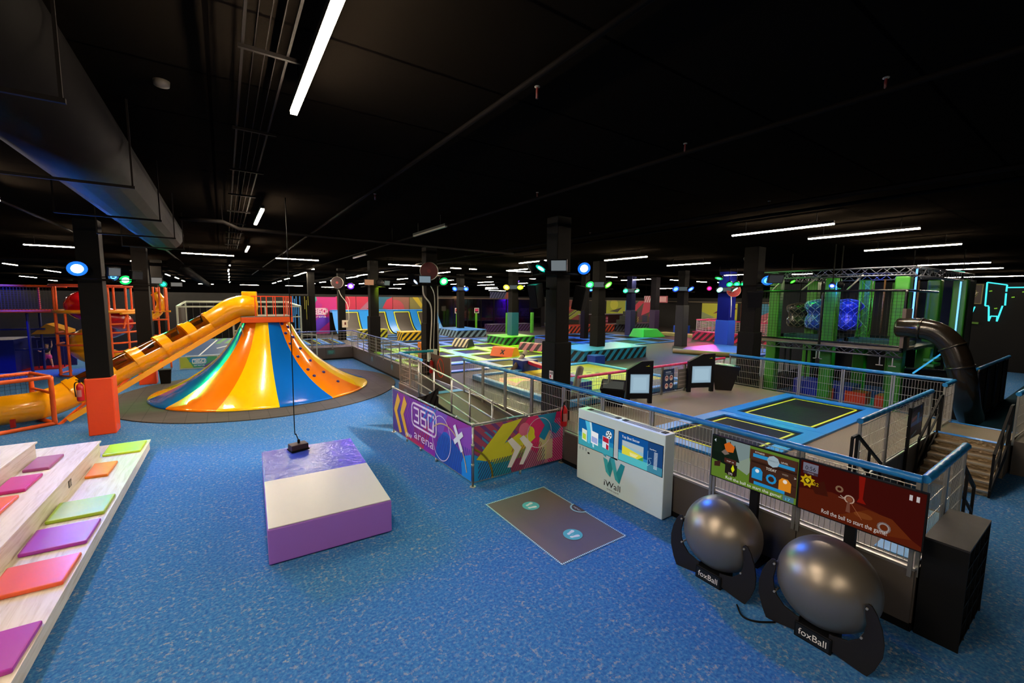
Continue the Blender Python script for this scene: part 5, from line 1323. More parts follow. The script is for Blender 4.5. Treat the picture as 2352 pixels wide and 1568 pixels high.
for t in (0.12, 0.38, 0.62, 0.86):
    p = S(t) - Vector((0, 0, 0.42)); q_ = Vector((0.62, 21.3, 3.24)).lerp(Vector((-4.35, 19.32, 0.1)), t + 0.18)
    b = MB(); b.bar(p, q_, 0.07); b.build('strut', M['orange'], ts)
# padded orange frame at the tube's end
of = thing('tube_cage', (-5.4, 19.3, 0), 'orange padded box frame around the lower end of the yellow tube', 'cage')
fu, fv = Vector((-0.86, -0.51, 0)), Vector((-0.51, 0.86, 0))
f0 = Vector((-4.62, 19.22, 0)); LL, WW, HH = 4.2, 1.5, 1.56
def seg(a, c, r=0.065):
    b = MB(); k = max(2, int((c - a).length / 0.1)); P_ = []; R_ = []
    for i in range(k + 1):
        p = a.lerp(c, i / k); P_.append(p); R_.append(r if i % 2 else r * 0.93)
    b.tube(P_, R_, 10); return b
Zv = lambda z: Vector((0, 0, z))
for p in (f0, f0 + fv * WW, f0 + fu * LL, f0 + fu * LL + fv * WW): seg(p + Zv(0.02), p + Zv(HH)).build('post', M['orange_pipe'], of)
for z in (0.06, HH):
    seg(f0 + Zv(z), f0 + fu * LL + Zv(z)).build('rail', M['orange_pipe'], of); seg(f0 + fv * WW + Zv(z), f0 + fu * LL + fv * WW + Zv(z)).build('rail', M['orange_pipe'], of)
    seg(f0 + Zv(z), f0 + fv * WW + Zv(z)).build('rail', M['orange_pipe'], of)
seg(f0 + Zv(1.05), f0 + fv * WW + Zv(1.05), 0.05).build('rail', M['orange_pipe'], of)
for t in (0.75, 2.2):
    p = f0 + fu * t + fv * 0.55; b = MB(); b.bar(p + Zv(0.05), p + Zv(0.3), 0.1); b.build('saddle', pm('#a81c10', 0.4), of)
b = MB()
for i in range(int(LL / 0.12)): b.bar(f0 + fu * (i * 0.12) + Zv(HH), f0 + fu * (i * 0.12) + fv * WW + Zv(HH), 0.006)
for i in range(int(WW / 0.12)): b.bar(f0 + fv * (i * 0.12) + Zv(HH), f0 + fv * (i * 0.12) + fu * LL + Zv(HH), 0.006)
for i in range(int(LL / 0.12)): b.bar(f0 + fv * WW + fu * (i * 0.12), f0 + fv * WW + fu * (i * 0.12) + Zv(HH), 0.005)
for i in range(13): b.bar(f0 + fv * WW + Zv(i * 0.12), f0 + fv * WW + fu * LL + Zv(i * 0.12), 0.005)
b.build('net', M['net'], of)

wbn = thing('waste_bin', (-2.35, 25.55, 0), 'small black waste bin beside the second orange column base', 'waste bin')
b = MB(); b.hexa([(-2.55, 25.4, 0), (-2.2, 25.4, 0), (-2.2, 25.72, 0), (-2.55, 25.72, 0), (-2.6, 25.36, 0.68), (-2.15, 25.36, 0.68), (-2.15, 25.77, 0.68), (-2.6, 25.77, 0.68)]); b.build('bucket', M['black2'], wbn)
b = MB(); b.box((-2.62, 25.34, 0.66), (-2.13, 25.79, 0.71)); b.build('rim', M['black'], wbn, 0.01)

# ================================================================== PLAYGROUND ON THE LEFT
pg = thing('play_structure', (-5.4, 31.3, 0), 'orange tube play structure with round spiral tower and netted walkway', 'playground')
PX, PY, PR = -5.45, 31.3, 1.68
def ring(z, a0, a1, r, mat, name='hoop', rad=PR):
    p = [Vector((PX + rad * math.cos(math.radians(a0 + (a1 - a0) * i / 28)), PY + rad * math.sin(math.radians(a0 + (a1 - a0) * i / 28)), z)) for i in range(29)]
    MB().tube(p, r, 8).build(name, mat, pg)
OP = M['orange_pipe']
for z, a0, a1 in ((0.06, 150, 400), (1.62, 160, 290), (2.2, 160, 380), (0.75, 285, 380), (1.2, 285, 380), (1.65, 285, 380), (2.65, 285, 380)): ring(z, a0, a1, 0.05, OP)
ring(3.3, 150, 400, 0.09, pm('#f09a12', 0.4))
ring(4.62, 0, 360, 0.06, pm('#d8502c', 0.45), rad=PR * 1.05)
for a in (178, 205, 232, 262, 292, 318, 345):
    x, y = PX + PR * math.cos(math.radians(a)), PY + PR * math.sin(math.radians(a))
    seg(Vector((x, y, 0.02)), Vector((x, y, 4.6 if a != 232 else 3.2)), 0.055).build('post', OP, pg)
for a in (196, 211, 300, 330):
    x, y = PX + PR * 0.98 * math.cos(math.radians(a)), PY + PR * 0.98 * math.sin(math.radians(a))
    seg(Vector((x, y, 3.3)), Vector((x, y, 4.6)), 0.05).build('post', OP, pg)
def helix(z0, z1, a0, a1, r, tr, n=40):
    return [Vector((PX + r * math.cos(math.radians(a0 + (a1 - a0) * i / n)), PY + r * math.sin(math.radians(a0 + (a1 - a0) * i / n)), z0 + (z1 - z0) * i / n)) for i in range(n + 1)]
MB().tube(helix(4.0, 2.0, 120, 480, 0.85, 0.45), 0.5, 16).build('spiral_slide', M['red_gloss'], pg)
MB().tube(helix(2.0, 0.55, 120, 330, 0.85, 0.45) + [Vector((-5.2, 30.2, 0.5))], 0.52, 16).build('spiral_slide', pm('#d89a10', 0.25, 0, 0.5, 0, 40, 0.5), pg)
b = MB(); b.lathe([(0.02, 3.3), (PR, 3.3), (PR, 3.36), (0.02, 3.36)], (PX, PY, 0), 28); b.build('round_floor', pm('#c86a14', 0.5), pg)
# netted walkway to the left
for z, r_ in ((3.28, 0.07), (4.58, 0.055)):
    seg(Vector((-7.1, 31.6, z)), Vector((-15.5, 32.6, z)), r_).build('rail', OP, pg)
    seg(Vector((-7.1, 33.6, z)), Vector((-15.5, 34.4, z)), r_).build('rail', OP, pg)
b = MB(); b.prism([(-7.0, 31.6), (-15.5, 32.6), (-15.5, 34.4), (-7.0, 33.6)], 'z', 3.2, 3.26); b.build('walkway_floor', pm('#2a1c1c', 0.7), pg)
b = MB()
for i in range(72):
    p = Vector((-7.1 - i * 0.117, 31.6 + i * 0.0139, 3.3)); b.bar(p, p + Zv(1.26), 0.016)
for i in range(12): b.bar((-7.1, 31.6, 3.3 + i * 0.11), (-15.5, 32.6, 3.3 + i * 0.11), 0.016)
b.build('net', pm('#2a2220', 0.8), pg)
for i in range(5):
    x = -8.3 - i * 1.75
    for y in (32.0 + i * 0.2, 33.8): seg(Vector((x, y, 0)), Vector((x, y, 3.2)), 0.06).build('post', M['navy'], pg)
    if i < 4: seg(Vector((x, 34.0, 3.3)), Vector((x, 34.0, 4.6)), 0.045).build('post', pm('#a83018', 0.5), pg)
for z in (1.2, 2.3): seg(Vector((-8.0, 33.2, z)), Vector((-15.5, 33.9, z)), 0.05).build('rail', M['navy'], pg)
b = MB(); b.prism([(-12.5, 33.6), (-9.2, 33.2), (-9.0, 35.5), (-12.5, 35.8)], 'z', 0.03, 1.75); b.build('padded_block', M['navy'], pg)
b = MB(); b.ell((-12.3, 33.3, 2.6), (0.35, 0.35, 0.75), 16, 10); b.ell((-11.5, 33.6, 2.75), (0.25, 0.25, 0.4), 14, 8); b.build('punch_roller', M['red_gloss'], pg)
b = MB(); b.tube(smooth_path([(-16, 33, 2.6), (-14, 33.4, 2.5), (-12.5, 34, 2.4), (-11, 35, 2.3)], 6), 0.45, 14); b.build('tunnel', pm('#5a0c14', 0.3), pg)
b = MB(); b.prism([(-8.6, 2.0), (-7.2, 2.0), (-7.2, 2.15), (-8.0, 2.55)], 'y', 33.4, 35); b.build('ramp_wedge', pm('#b07a14', 0.4), pg)
rmx = MB(); rmx.box((-9.2, 33.75, 0.003), (-7.6, 35.1, 0.06)); tag(rmx.build('red_mat', pm('#b81414', 0.45), None), 'red floor mat under the climbing child at the playground', 'mat')
b = MB(); b.box((-9.3, 35.15, 0.0), (-7.3, 35.3, 1.7)); tag(b.build('padded_wall', M['navy'], None), 'navy padded wall behind the climbing child', 'wall panel')
# small lookout at the right of the structure
lo_ = thing('lookout_tower', (-2.75, 30.2, 3), 'small orange lookout frame with yellow slide end behind the second column', 'tower')
for x in (-3.05, -2.8, -2.55): seg(Vector((x, 29.9, 2.9 if x > -2.7 else 3.2)), Vector((x, 29.9, 4.62)), 0.05).build('post', OP, lo_)
seg(Vector((-3.3, 29.9, 3.3)), Vector((-2.35, 29.9, 3.3)), 0.05).build('rail', pm('#f09a12', 0.4), lo_); seg(Vector((-3.3, 29.9, 2.85)), Vector((-2.5, 29.9, 2.85)), 0.05).build('rail', OP, lo_)
b = MB(); b.tube(smooth_path([(-3.0, 30.1, 4.3), (-2.75, 30.1, 3.8), (-2.9, 30.1, 3.3), (-3.3, 30.1, 2.9)], 5), 0.22, 10); b.build('slide_end', M['amber'], lo_)
for x in (-3.02, -2.6): seg(Vector((x, 31.2, 0)), Vector((x, 31.2, 4.6)), 0.05).build('post', OP, lo_)
seg(Vector((-3.02, 31.2, 3.3)), Vector((-3.02, 29.9, 3.3)), 0.05).build('rail', OP, lo_)
# upper panels of the structure
for x, y, c, nm in ((-4.35, 31.9, '#0f6a8c', 'teal'), (-3.5, 31.6, '#a8941c', 'yellow')):
    b = MB(); b.box((x - 0.14, y, 3.35), (x + 0.14, y + 0.05, 4.5)); tag(b.build('play_panel', pm(c, 0.45), pg), nm + ' upright panel')
seg(Vector((-3.85, 30.6, 3.2)), Vector((-4.4, 29.75, 3.2)), 0.06).build('rail', pm('#f09a12', 0.4), pg)
seg(Vector((-4.35, 29.9, 2.4)), Vector((-4.2, 30.3, 3.25)), 0.05).build('brace', OP, pg)

# the climbing child
ch = thing('person', (-8.25, 34.2, 0.06), 'child with one arm raised, dark top and pink shorts, on red mat', 'person')
def skin(name, verts, edges, radii, mat, root=0):
    me = bpy.data.meshes.new(name); me.from_pydata(verts, edges, []); me.update()
    o = bpy.data.objects.new(name, me); COL.objects.link(o); o.parent = ch
    sk_ = o.modifiers.new('skin', 'SKIN'); sk_.use_smooth_shade = True
    for i, r in enumerate(radii): me.skin_vertices[0].data[i].radius = (r, r)
    me.skin_vertices[0].data[root].use_root = True
    sb_ = o.modifiers.new('subd', 'SUBSURF'); sb_.levels = 1; sb_.render_levels = 2
    me.materials.append(mat); return o
sv = [(0, 0, .68), (0, 0, .86), (0, 0, 1.02), (0, 0.01, 1.1), (0, 0.02, 1.2), (0, 0.02, 1.31),
      (.09, 0, .64), (.13, .02, .36), (.16, .05, .06), (.17, -.06, .035), (-.09, 0, .64), (-.14, 0, .36), (-.17, .03, .06), (-.2, -.07, .035),
      (.13, 0, 1.03), (.2, .0, 1.22), (.21, -.03, 1.45), (.21, -.03, 1.52), (-.13, 0, 1.02), (-.24, -.06, .9), (-.3, -.16, .98), (-.31, -.18, 1.02)]
se = [(0, 1), (1, 2), (2, 3), (3, 4), (4, 5), (0, 6), (6, 7), (7, 8), (8, 9), (0, 10), (10, 11), (11, 12), (12, 13), (2, 14), (14, 15), (15, 16), (16, 17), (2, 18), (18, 19), (19, 20), (20, 21)]
sr = [.12, .11, .1, .045, .085, .07, .075, .052, .035, .04, .075, .052, .035, .04, .05, .04, .028, .035, .05, .04, .028, .032]
skin('body', sv, se, sr, pm('#c99a86', 0.6))
skin('dark_top', [(0, 0, .8), (0, 0, .92), (0, 0, 1.03), (.13, 0, 1.03), (.18, 0, 1.14), (-.13, 0, 1.02), (-.2, -.04, .95)], [(0, 1), (1, 2), (2, 3), (3, 4), (2, 5), (5, 6)], [.13, .125, .11, .062, .055, .062, .055], pm('#16232a', 0.8))
skin('pink_shorts', [(0, 0, .78), (0, 0, .68), (.09, 0, .62), (.12, .01, .46), (-.09, 0, .62), (-.13, 0, .46)], [(0, 1), (1, 2), (2, 3), (1, 4), (4, 5)], [.14, .14, .1, .1, .1, .1], pm('#c8489c', 0.7))
skin('pink_shoes', [(.16, .06, .05), (.17, -.08, .045)], [(0, 1)], [.05, .045], pm('#d070b0', 0.6))
skin('pink_shoes', [(-.17, .04, .05), (-.2, -.09, .045)], [(0, 1)], [.05, .045], pm('#d070b0', 0.6))
skin('hair', [(0, .06, 1.22), (0, .05, 1.31), (0, .07, 1.12)], [(0, 1), (0, 2)], [.088, .085, .05], pm('#4a352a', 0.7))
b = MB()
for s in (-1, 1):
    for k in range(4): b.tube([Vector((-8.25 + (0.21 if s > 0 else -0.31) + (k - 1.5) * 0.016, 34.2 - 0.03 * (1 if s > 0 else 6), 0.06 + (1.53 if s > 0 else 1.03))), Vector((-8.25 + (0.21 if s > 0 else -0.31) + (k - 1.5) * 0.02, 34.2 - 0.06 * (1 if s > 0 else 3.4), 0.06 + (1.585 if s > 0 else 1.085) - abs(k - 1.5) * 0.008))], 0.008, 6)
    b.tube([Vector((-8.25 + (0.21 if s > 0 else -0.31) + 0.03, 34.2 - 0.03 * (1 if s > 0 else 6), 0.06 + (1.49 if s > 0 else 1.0))), Vector((-8.25 + (0.21 if s > 0 else -0.31) + 0.055, 34.2 - 0.04 * (1 if s > 0 else 5), 0.06 + (1.53 if s > 0 else 1.04)))], 0.009, 6)
b.build('fingers', pm('#c99a86', 0.6), ch)
b = MB(); b.bar((-8.6, 34.15, 1.6), (-7.6, 34.15, 1.6), 0.05); b.bar((-8.6, 34.15, 0.06), (-8.6, 34.15, 1.6), 0.04); b.bar((-7.6, 34.15, 0.06), (-7.6, 34.15, 1.6), 0.04); tag(b.build('climbing_bar', M['navy'], None), 'blue bar frame held by the child at the playground', 'climbing frame')

# exit sign
ex = thing('exit_sign', (-3.75, 41.1, 2.1), 'small glowing green and white exit sign on the dark back partition', 'exit sign')
A = Art(0.52, 0.26, '#d8efdf', 1.2); A.rect(0.02, 0.02, 0.25, 0.24, '#18a050').poly([(0.1, 0.2), (0.16, 0.2), (0.14, 0.12), (0.2, 0.05), (0.12, 0.1), (0.06, 0.05)], '#e8fff0').stroke([(0.48, 0.13), (0.32, 0.13)], 0.03, '#18a050').poly([(0.33, 0.2), (0.28, 0.13), (0.33, 0.06)], '#18a050')
A.build('sign_face', (-4.1, 41.2, 2.0), (1, 0, 0), (0, 0, 1), ex, thick=0.06)

# basketball cage behind the slide
cg = thing('ball_court_cage', (1, 30.2, 0), 'aluminium framed ball court cage behind the cone slide', 'sports cage')
GM = pm('#b9c4b4', 0.35, 0.5)
def gb(a, c, w=0.09, nm='frame_bar'): MB().bar(a, c, w).build(nm, GM, cg)
for x in (-2.1, 0.95, 4.15): gb((x, 30.2, 0), (x, 30.2, 3.55))
for x in (-2.1, 4.15): gb((x, 37, 0), (x, 37, 3.75)); gb((x, 30.2, 3.55), (x, 37, 3.75))
gb((-2.1, 30.2, 3.55), (4.15, 30.2, 3.55)); gb((-2.1, 37, 3.75), (4.15, 37, 3.75), 0.12)
gb((0.5, 30.2, 0.0), (0.5, 30.2, 3.5)); 
for z in (1.3, 2.1, 2.9): gb((0.5, 30.2, z), (4.1, 30.2, z), 0.07)
gb((2.6, 30.3, 2.6), (3.7, 30.3, 1.8), 0.07); gb((2.2, 30.3, 2.2), (2.2, 30.3, 3.5), 0.09)
gb((4.9, 29.4, 0), (4.9, 29.4, 1.75), 0.06); gb((4.15, 30.2, 1.75), (4.9, 29.4, 1.75), 0.06)
b = MB()
for i in range(22): b.bar((-2.1, 30.2 + i * 0.31, 0.7), (-2.1, 30.2 + i * 0.31, 3.5), 0.025)
for i in range(16): b.bar((-2.1 + i * 0.4, 37, 0), (-2.1 + i * 0.4, 37, 3.7), 0.02)
b.build('side_net', pm('#4a4844', 0.6), cg)
b = MB(); b.box((-2.0, 37.02, 0), (4.1, 37.1, 3.6)); b.build('back_screen', M['black2'], cg)
A = Art(6.0, 3.3, '#16406e', None, 0.5); A.stroke([(0.2, 0.2), (1.6, 3.1)], 0.08, '#b8c4cc').stroke([(1.6, 2.0), (2.2, 2.3), (5.5, 2.0)], 0.08, '#b8c4cc').stroke([(0, 1.2), (5.8, 1.3)], 0.06, '#8ca4b4').stroke([(0.0, 0.6), (5.8, 0.7)], 0.06, '#8ca4b4').ring(3.2, 2.2, 1.0, 0.07, '#c8d0d4')
A.stripes((1.5, 2.6, 6.0, 3.3), 1.0, 0.4, 0.2, '#2f7a3a'); A.rect(4.6, 2.7, 6, 3.3, '#9a9a2a')
A.build('court_floor', (-2.0, 30.9, 0.05), (1, 0, 0), (0, 0.92, 0.4), cg)
A = Art(1.72, 0.62, '#3f9a6a', None, 0.4)
A.poly([(0, 0), (0.6, 0), (0.3, 0.62), (0, 0.62)], '#a8b840').poly([(0.5, 0.62), (1.3, 0.62), (1.1, 0.25), (0.4, 0.35)], '#1f86c0').poly([(1.0, 0), (1.72, 0), (1.72, 0.5)], '#6a3a8c').poly([(0.6, 0.1), (1.1, 0.05), (1.3, 0.4), (0.8, 0.45)], '#2f8fa8')
A.logo360(0.56, 0.24, 0.62, '#e4f0ee', 0.035)
sgn = A.build('logo_panel', (-2.12, 30.13, 0.06), (1, -0.06, 0), (0, 0, 1), cg, thick=0.02)
b = MB()
for z in (0.02, 0.7): b.bar((-2.14, 30.14, z), (-0.36, 30.03, z), 0.05)
for x in (-2.14, -0.36): b.bar((x, 30.14 if x < -1 else 30.03, 0), (x, 30.14 if x < -1 else 30.03, 0.72), 0.05)
b.build('panel_frame', GM, cg)
b = MB(); b.ell((1.5, 31.5, 2.4), (0.35, 0.2, 0.6), 14, 8); b.build('blue_pad', M['blue'], cg)
# dark scrim and colourful curtain right of the cage
cu_ = thing('curtain', (5.2, 33, 0.85), 'dark curtain with blue and yellow streaks right of the ball court', 'curtain')
b = MB(); g = []
for i in range(33):
    t = i / 32; g.append((4.3 + 1.5 * t, 36.6 + 0.06 * math.sin(i * 1.3)))
for (a, c) in zip(g, g[1:]): b.poly([(a[0], a[1], 0.85), (c[0], c[1], 0.85), (c[0], c[1], 4.25), (a[0], a[1], 4.25)])
b.build('cloth', M['black2'], cu_)
b = MB()
for i, (x, z0, z1) in enumerate(((4.45, 2.2, 4.2), (4.58, 1.4, 4.0), (4.7, 2.8, 4.2), (4.83, 1.2, 3.4), (4.95, 2.0, 4.2))): b.box((x, 36.5, z0), (x + 0.07, 36.52, z1))
b.build('blue_streak', pm('#1f6cb0', 0.5), cu_)
b = MB()
for x, z0, z1 in ((5.3, 3.2, 4.2), (5.42, 2.4, 3.9), (5.55, 3.5, 4.2)): b.box((x, 36.5, z0), (x + 0.04, 36.52, z1))
b.build('yellow_streak', pm('#8f8a28', 0.5), cu_)
b = MB(); b.box((5.65, 36.9, 0), (6.15, 37.3, 6.35)); tag(b.build('support_column', M['black2'], None), 'black column between the curtain and the purple wall print', 'column', None, 'structure')

# ================================================================== BACK WALLS AND MURALS
b = MB(); b.box((-16, 41.25, 0), (33, 41.45, 4.4)); struct('wall_partition', b, pm('#12100e', 0.8), 'black partition wall behind the trampolines')
b = MB(); b.box((47.05, 10, 0), (47.25, 60, 4.5)); struct('wall_mural', b, pm('#12100f', 0.8), 'dark partition wall with murals right of centre')
wp = thing('wall_print', (7.6, 41.2, 2.5), 'purple and pink wall print with the white park logo', 'mural')
A = Art(2.1, 3.3, '#8a1fb0', None, 0.45)
A.poly([(0, 3.3), (0.55, 3.3), (0.25, 2.1), (0, 1.8)], '#4f9a98').poly([(0.4, 3.3), (2.1, 3.3), (2.1, 1.8), (0.9, 1.4)], '#c01a78').poly([(0.1, 0), (2.1, 1.6), (2.1, 0.7), (1.2, 0)], '#a81888').poly([(0, 0), (0.2, 0), (1.6, 1.2), (0.9, 1.7), (0, 0.9)], '#5a2fc8').poly([(0, 1.6), (0.5, 1.5), (0.9, 2.6), (0.4, 3.0)], '#b02088')
A.logo360(0.05, 1.75, 1.25, '#f0dcf0', 0.07)
A.build('print', (6.55, 41.2, 0.86), (1, 0, 0), (0, 0, 1), wp, thick=0.03)
tm = thing('wall_print', (12.5, 41.2, 3.5), 'row of red, blue and yellow panels above the curved trampoline walls', 'mural')
def mural(x0, w, shapes, bg):
    A = Art(w, 1.3, bg, None, 0.45)
    for s in shapes: s(A)
    A.build('print_panel', (x0, 41.2, 2.92), (1, 0, 0), (0, 0, 1), tm, thick=0.03)
mural(8.6, 1.75, [lambda A: A.poly([(0, 0), (0.6, 0), (1.2, 1.3), (0, 1.3)], '#b02038'), lambda A: A.ring(0.2, 0.7, 1.0, 0.06, '#e89a90', 30, -1.0, 1.0)], '#c42a48')
mural(10.4, 1.5, [lambda A: A.poly([(0.2, 0), (0.9, 0), (1.5, 0.9), (1.5, 1.3)], '#a86a7c'), lambda A: A.poly([(0.8, 0), (1.5, 0), (1.5, 0.6)], '#a01834')], '#c02c48')
mural(11.95, 1.9, [lambda A: A.poly([(0.9, 0.2), (1.9, 0), (1.9, 1.3), (1.3, 1.0)], '#c03448'), lambda A: A.poly([(0, 0), (0.5, 0.4), (1.3, 0.9), (1.2, 1.3), (0, 1.3)], '#2f6a80')], '#3a6a7c')
mural(13.9, 1.65, [lambda A: A.disc(0.2, 0.1, 0.95, '#b0444c', 30)], '#8a5a48')
mural(15.6, 1.8, [lambda A: A.poly([(0.3, 1.3), (0.9, 1.3), (1.4, 0.5), (1.2, 0.2)], '#b8a020')], '#7a7038')
# curved trampoline walls
qp = thing('curved_trampoline_wall', (12.8, 39.5, DZ), 'row of steep curved trampoline walls with blue pads and yellow lines', 'trampoline wall')
PRO = smooth_path([(0, 37.2, 0.9), (0, 38.0, 0.98), (0, 38.75, 1.3), (0, 39.3, 1.8), (0, 39.75, 2.4), (0, 40.05, 2.88)], 4)
def qstrip(x0, x1, mat, name, off=0.0, lo=0, hi=None):
    b = MB(); b.smooth = True
    P_ = PRO[lo:hi]
    for i in range(len(P_) - 1):
        p, q = P_[i], P_[i + 1]; d = (q - p).normalized(); n_ = Vector((0, -d.z, d.y)) * off
        b.poly([(x0, p.y + n_.y, p.z + n_.z), (x1, p.y + n_.y, p.z + n_.z), (x1, q.y + n_.y, q.z + n_.z), (x0, q.y + n_.y, q.z + n_.z)])
    return b.build(name, mat, qp, fixn=False)
MX = [(8.55, 10.27), (11.12, 12.78), (13.46, 15.15), (15.82, 17.5)]
for x0, x1 in MX:
    qstrip(x0, x1, pm('#3a332c', 0.5), 'jump_mat')
    for a, c in ((x0, x0 + 0.07), (x1 - 0.07, x1)): qstrip(a + (0.08 if a == x0 else -0.08), c + (0.08 if a == x0 else -0.08), M['line'], 'yellow_line', 0.02)
    qstrip(x0 + 0.08, x1 - 0.08, M['line'], 'yellow_line', 0.02, len(PRO) - 2)
for x0, x1 in ((8.0, 8.55), (10.27, 11.12), (12.78, 13.46), (15.15, 15.82), (17.5, 18.0)): qstrip(x0, x1, M['sky'], 'side_pad', 0.1)
b = MB(); b.box((8.0, 40.0, 2.78), (18.0, 40.9, 3.02)); b.build('top_pad', M['sky'], qp, 0.03)
b = MB(); b.box((8.0, 40.9, DZ), (18.0, 41.2, 2.9)); b.build('back_frame', M['black2'], qp)

# glass booths
lamp(27.0, 40.6, 4.6, (27.5, 41.1, 2.2), '#7a30e8', 1400, 'added violet lamp inside the dark glass booths', 0.08, 4, 150)  # lamp added to lighten the dark booths
lamp(21.0, 40.5, 4.6, (21.2, 41.1, 2.0), '#c89058', 600, 'dim warm lamp inside the dark glass booths', 0.06, 2, 150)
gl = thing('glass_booths', (25, 40, DZ), 'row of dark glass party booths with purple glow and faint logos', 'glass booth')
for i in range(9): 
    x = 18.2 + i * 1.65
    b = MB(); b.box((x - 0.04, 39.9, DZ), (x + 0.04, 40.0, 4.15)); b.build('post', M['black'], gl)
    if i < 8: b = MB(); b.box((x + 0.04, 39.94, DZ), (x + 1.61, 39.96, 4.1)); b.build('glass_pane', M['glass'], gl)
b = MB(); b.box((18.1, 39.85, 4.12), (31.5, 40.02, 4.22)); b.build('top_rail', pm('#6a5a4c', 0.5), gl)
A = Art(8.0, 3.2, '#4a2470', None, 0.6); A.poly([(2.5, 0), (4, 0), (5.5, 3.2), (3.6, 3.2)], '#7a2a90').poly([(0, 0.4), (1.4, 0.6), (1.2, 2.4), (0, 2.2)], '#2a3a90'); A.logo360(5.8, 1.3, 1.9, '#c8a8e8', 0.1).logo360(2.6, 1.4, 1.7, '#a888d0', 0.1)
A.build('back_print', (23.3, 41.15, 0.9), (1, 0, 0), (0, 0, 1), gl)
A = Art(5.2, 3.2, '#3a2a20', None, 0.6); A.logo360(3.0, 1.2, 1.5, '#b8a898', 0.1).poly([(4.2, 0), (5.2, 0), (5.2, 2.8), (4.6, 3.2)], '#2a1a30')
A.build('back_print', (18.1, 41.15, 0.9), (1, 0, 0), (0, 0, 1), gl)
b = MB(); b.box((18.2, 40.1, DZ), (31.4, 41.1, DZ + 0.06)); b.build('warm_floor', pm('#7a4a18', 0.5), gl)
A = Art(3.6, 0.7, '#6a6a98', None, 0.5); A.stripes((0, 0, 2.2, 0.7), 1.0, 0.3, 0.14, '#23355c').poly([(1.9, 0), (2.6, 0), (3.0, 0.7), (2.2, 0.7)], '#b05a4a').poly([(2.6, 0), (3.6, 0), (3.6, 0.7), (3.0, 0.7)], '#7a3a8c')
A.build('header_panel', (24.2, 39.84, 4.2), (1, 0, 0), (0, 0, 1), gl)
for i, (x, y, col) in enumerate(((18.4, 36.3, '#c83020'), (20.5, 36.3, '#c8205c'))):
    sp_ = thing('sign_post', (x, y, DZ), 'lime post with %s square sign at the glass booths' % ('red' if i == 0 else 'pink'), 'sign post', 'lime sign posts')
    b = MB(); b.box((x - 0.07, y - 0.07, DZ), (x + 0.07, y + 0.07, 2.75)); b.build('post', pm('#5aa81c', 0.45), sp_)
    A = Art(0.5, 0.5, '#d8d0c8', None, 0.4); A.rect(0.05, 0.05, 0.45, 0.45, '#2a1418').poly([(0.08, 0.2), (0.42, 0.2), (0.42, 0.42), (0.08, 0.42)], col)
    A.build('plate', (x - 0.25, y - 0.1, 2.75), (1, 0, 0), (0, 0, 1), sp_, thick=0.02)
for i, (x, y) in enumerate(((22.3, 33.5), (25.3, 33.6))):
    b = MB(); b.box((x - 0.13, y - 0.1, DZ), (x + 0.13, y + 0.1, 2.85)); tag(b.build('padded_post', pm('#4fae34', 0.4), None), '%s plain lime padded post in front of the purple booths' % ('left' if i == 0 else 'right'), 'post', 'lime padded posts')
# far colourful mural right of centre
mu = thing('wall_print', (47, 40, 2.6), 'far mural with lime shapes and a pink slanted bar behind the navy column', 'mural')
A = Art(9.0, 3.2, '#4a3a30', None, 0.45)
A.poly([(0, 0), (3.6, 0), (3.6, 3.2), (0, 3.2)], '#a8b418').disc(1.5, 2.6, 0.75, '#d0d028', 24).poly([(0.6, 1.6), (3.0, 2.2), (2.2, 1.5)], '#3a2f20').poly([(2.0, 0), (3.6, 1.8), (3.6, 0)], '#7a6a5a').poly([(3.6, 1.0), (6.0, 3.2), (7.0, 3.2), (4.4, 0.8)], '#d81c48').poly([(3.6, 1.6), (5.2, 3.2), (3.6, 3.2)], '#2a9ac0').poly([(4.6, 0.6), (7.2, 0.6), (7.2, 2.6)], '#5a1440').stripes((3.7, 0, 6, 1.0), 0.9, 0.2, 0.08, '#b89a28').poly([(6.4, 1.2), (9, 2.2), (9, 3.2), (6.8, 3.2)], '#d83858').disc(8.2, 1.3, 0.55, '#c81830', 24).rect(6.6, 0, 7.4, 1.2, '#1a2050')
A.build('print', (47.03, 44.2, 0.9), (0, -1, 0), (0, 0, 1), mu, thick=0.03)
mu = thing('wall_print', (47, 27, 2.6), 'lime mural with a dark red spike left of the bright blue column', 'mural')
A = Art(4.2, 3.0, '#b4b81c', None, 0.45); A.poly([(0, 0), (4.2, 0), (4.2, 1.2), (0, 1.4)], '#6a8a4a').poly([(0, 0), (4.2, 0.9), (4.2, 0)], '#a8341c').poly([(1.4, 1.8), (3.2, 3.0), (4.2, 2.4)], '#7a1c24').poly([(0, 1.2), (1.6, 1.4), (0, 2.0)], '#8a9a6a')
A.build('print', (47.03, 29.0, 0.9), (0, -1, 0), (0, 0, 1), mu, thick=0.03)
mu = thing('wall_print', (47, 23, 2.6), 'orange and blue mural right of the bright blue column', 'mural')
A = Art(3.4, 3.0, '#b05a6a', None, 0.45); A.poly([(0, 1.4), (1.2, 1.2), (1.8, 3.0), (0, 3.0)], '#e8602a').poly([(1.4, 2.4), (2.2, 1.8), (3.0, 2.2), (2.8, 3.0), (1.6, 3.0)], '#1f7aa0').poly([(0.4, 0.8), (1.4, 0.8), (1.0, 2.2)], '#8a8478').ring(1.7, 2.4, 1.5, 0.08, '#d8b8b0', 30, 3.6, 5.8)
A.build('print', (47.03, 24.4, 0.9), (0, -1, 0), (0, 0, 1), mu, thick=0.03)
mu = thing('wall_print', (47, 50, 2.6), 'red and lime diagonal mural with stairs right of the big black column', 'mural')
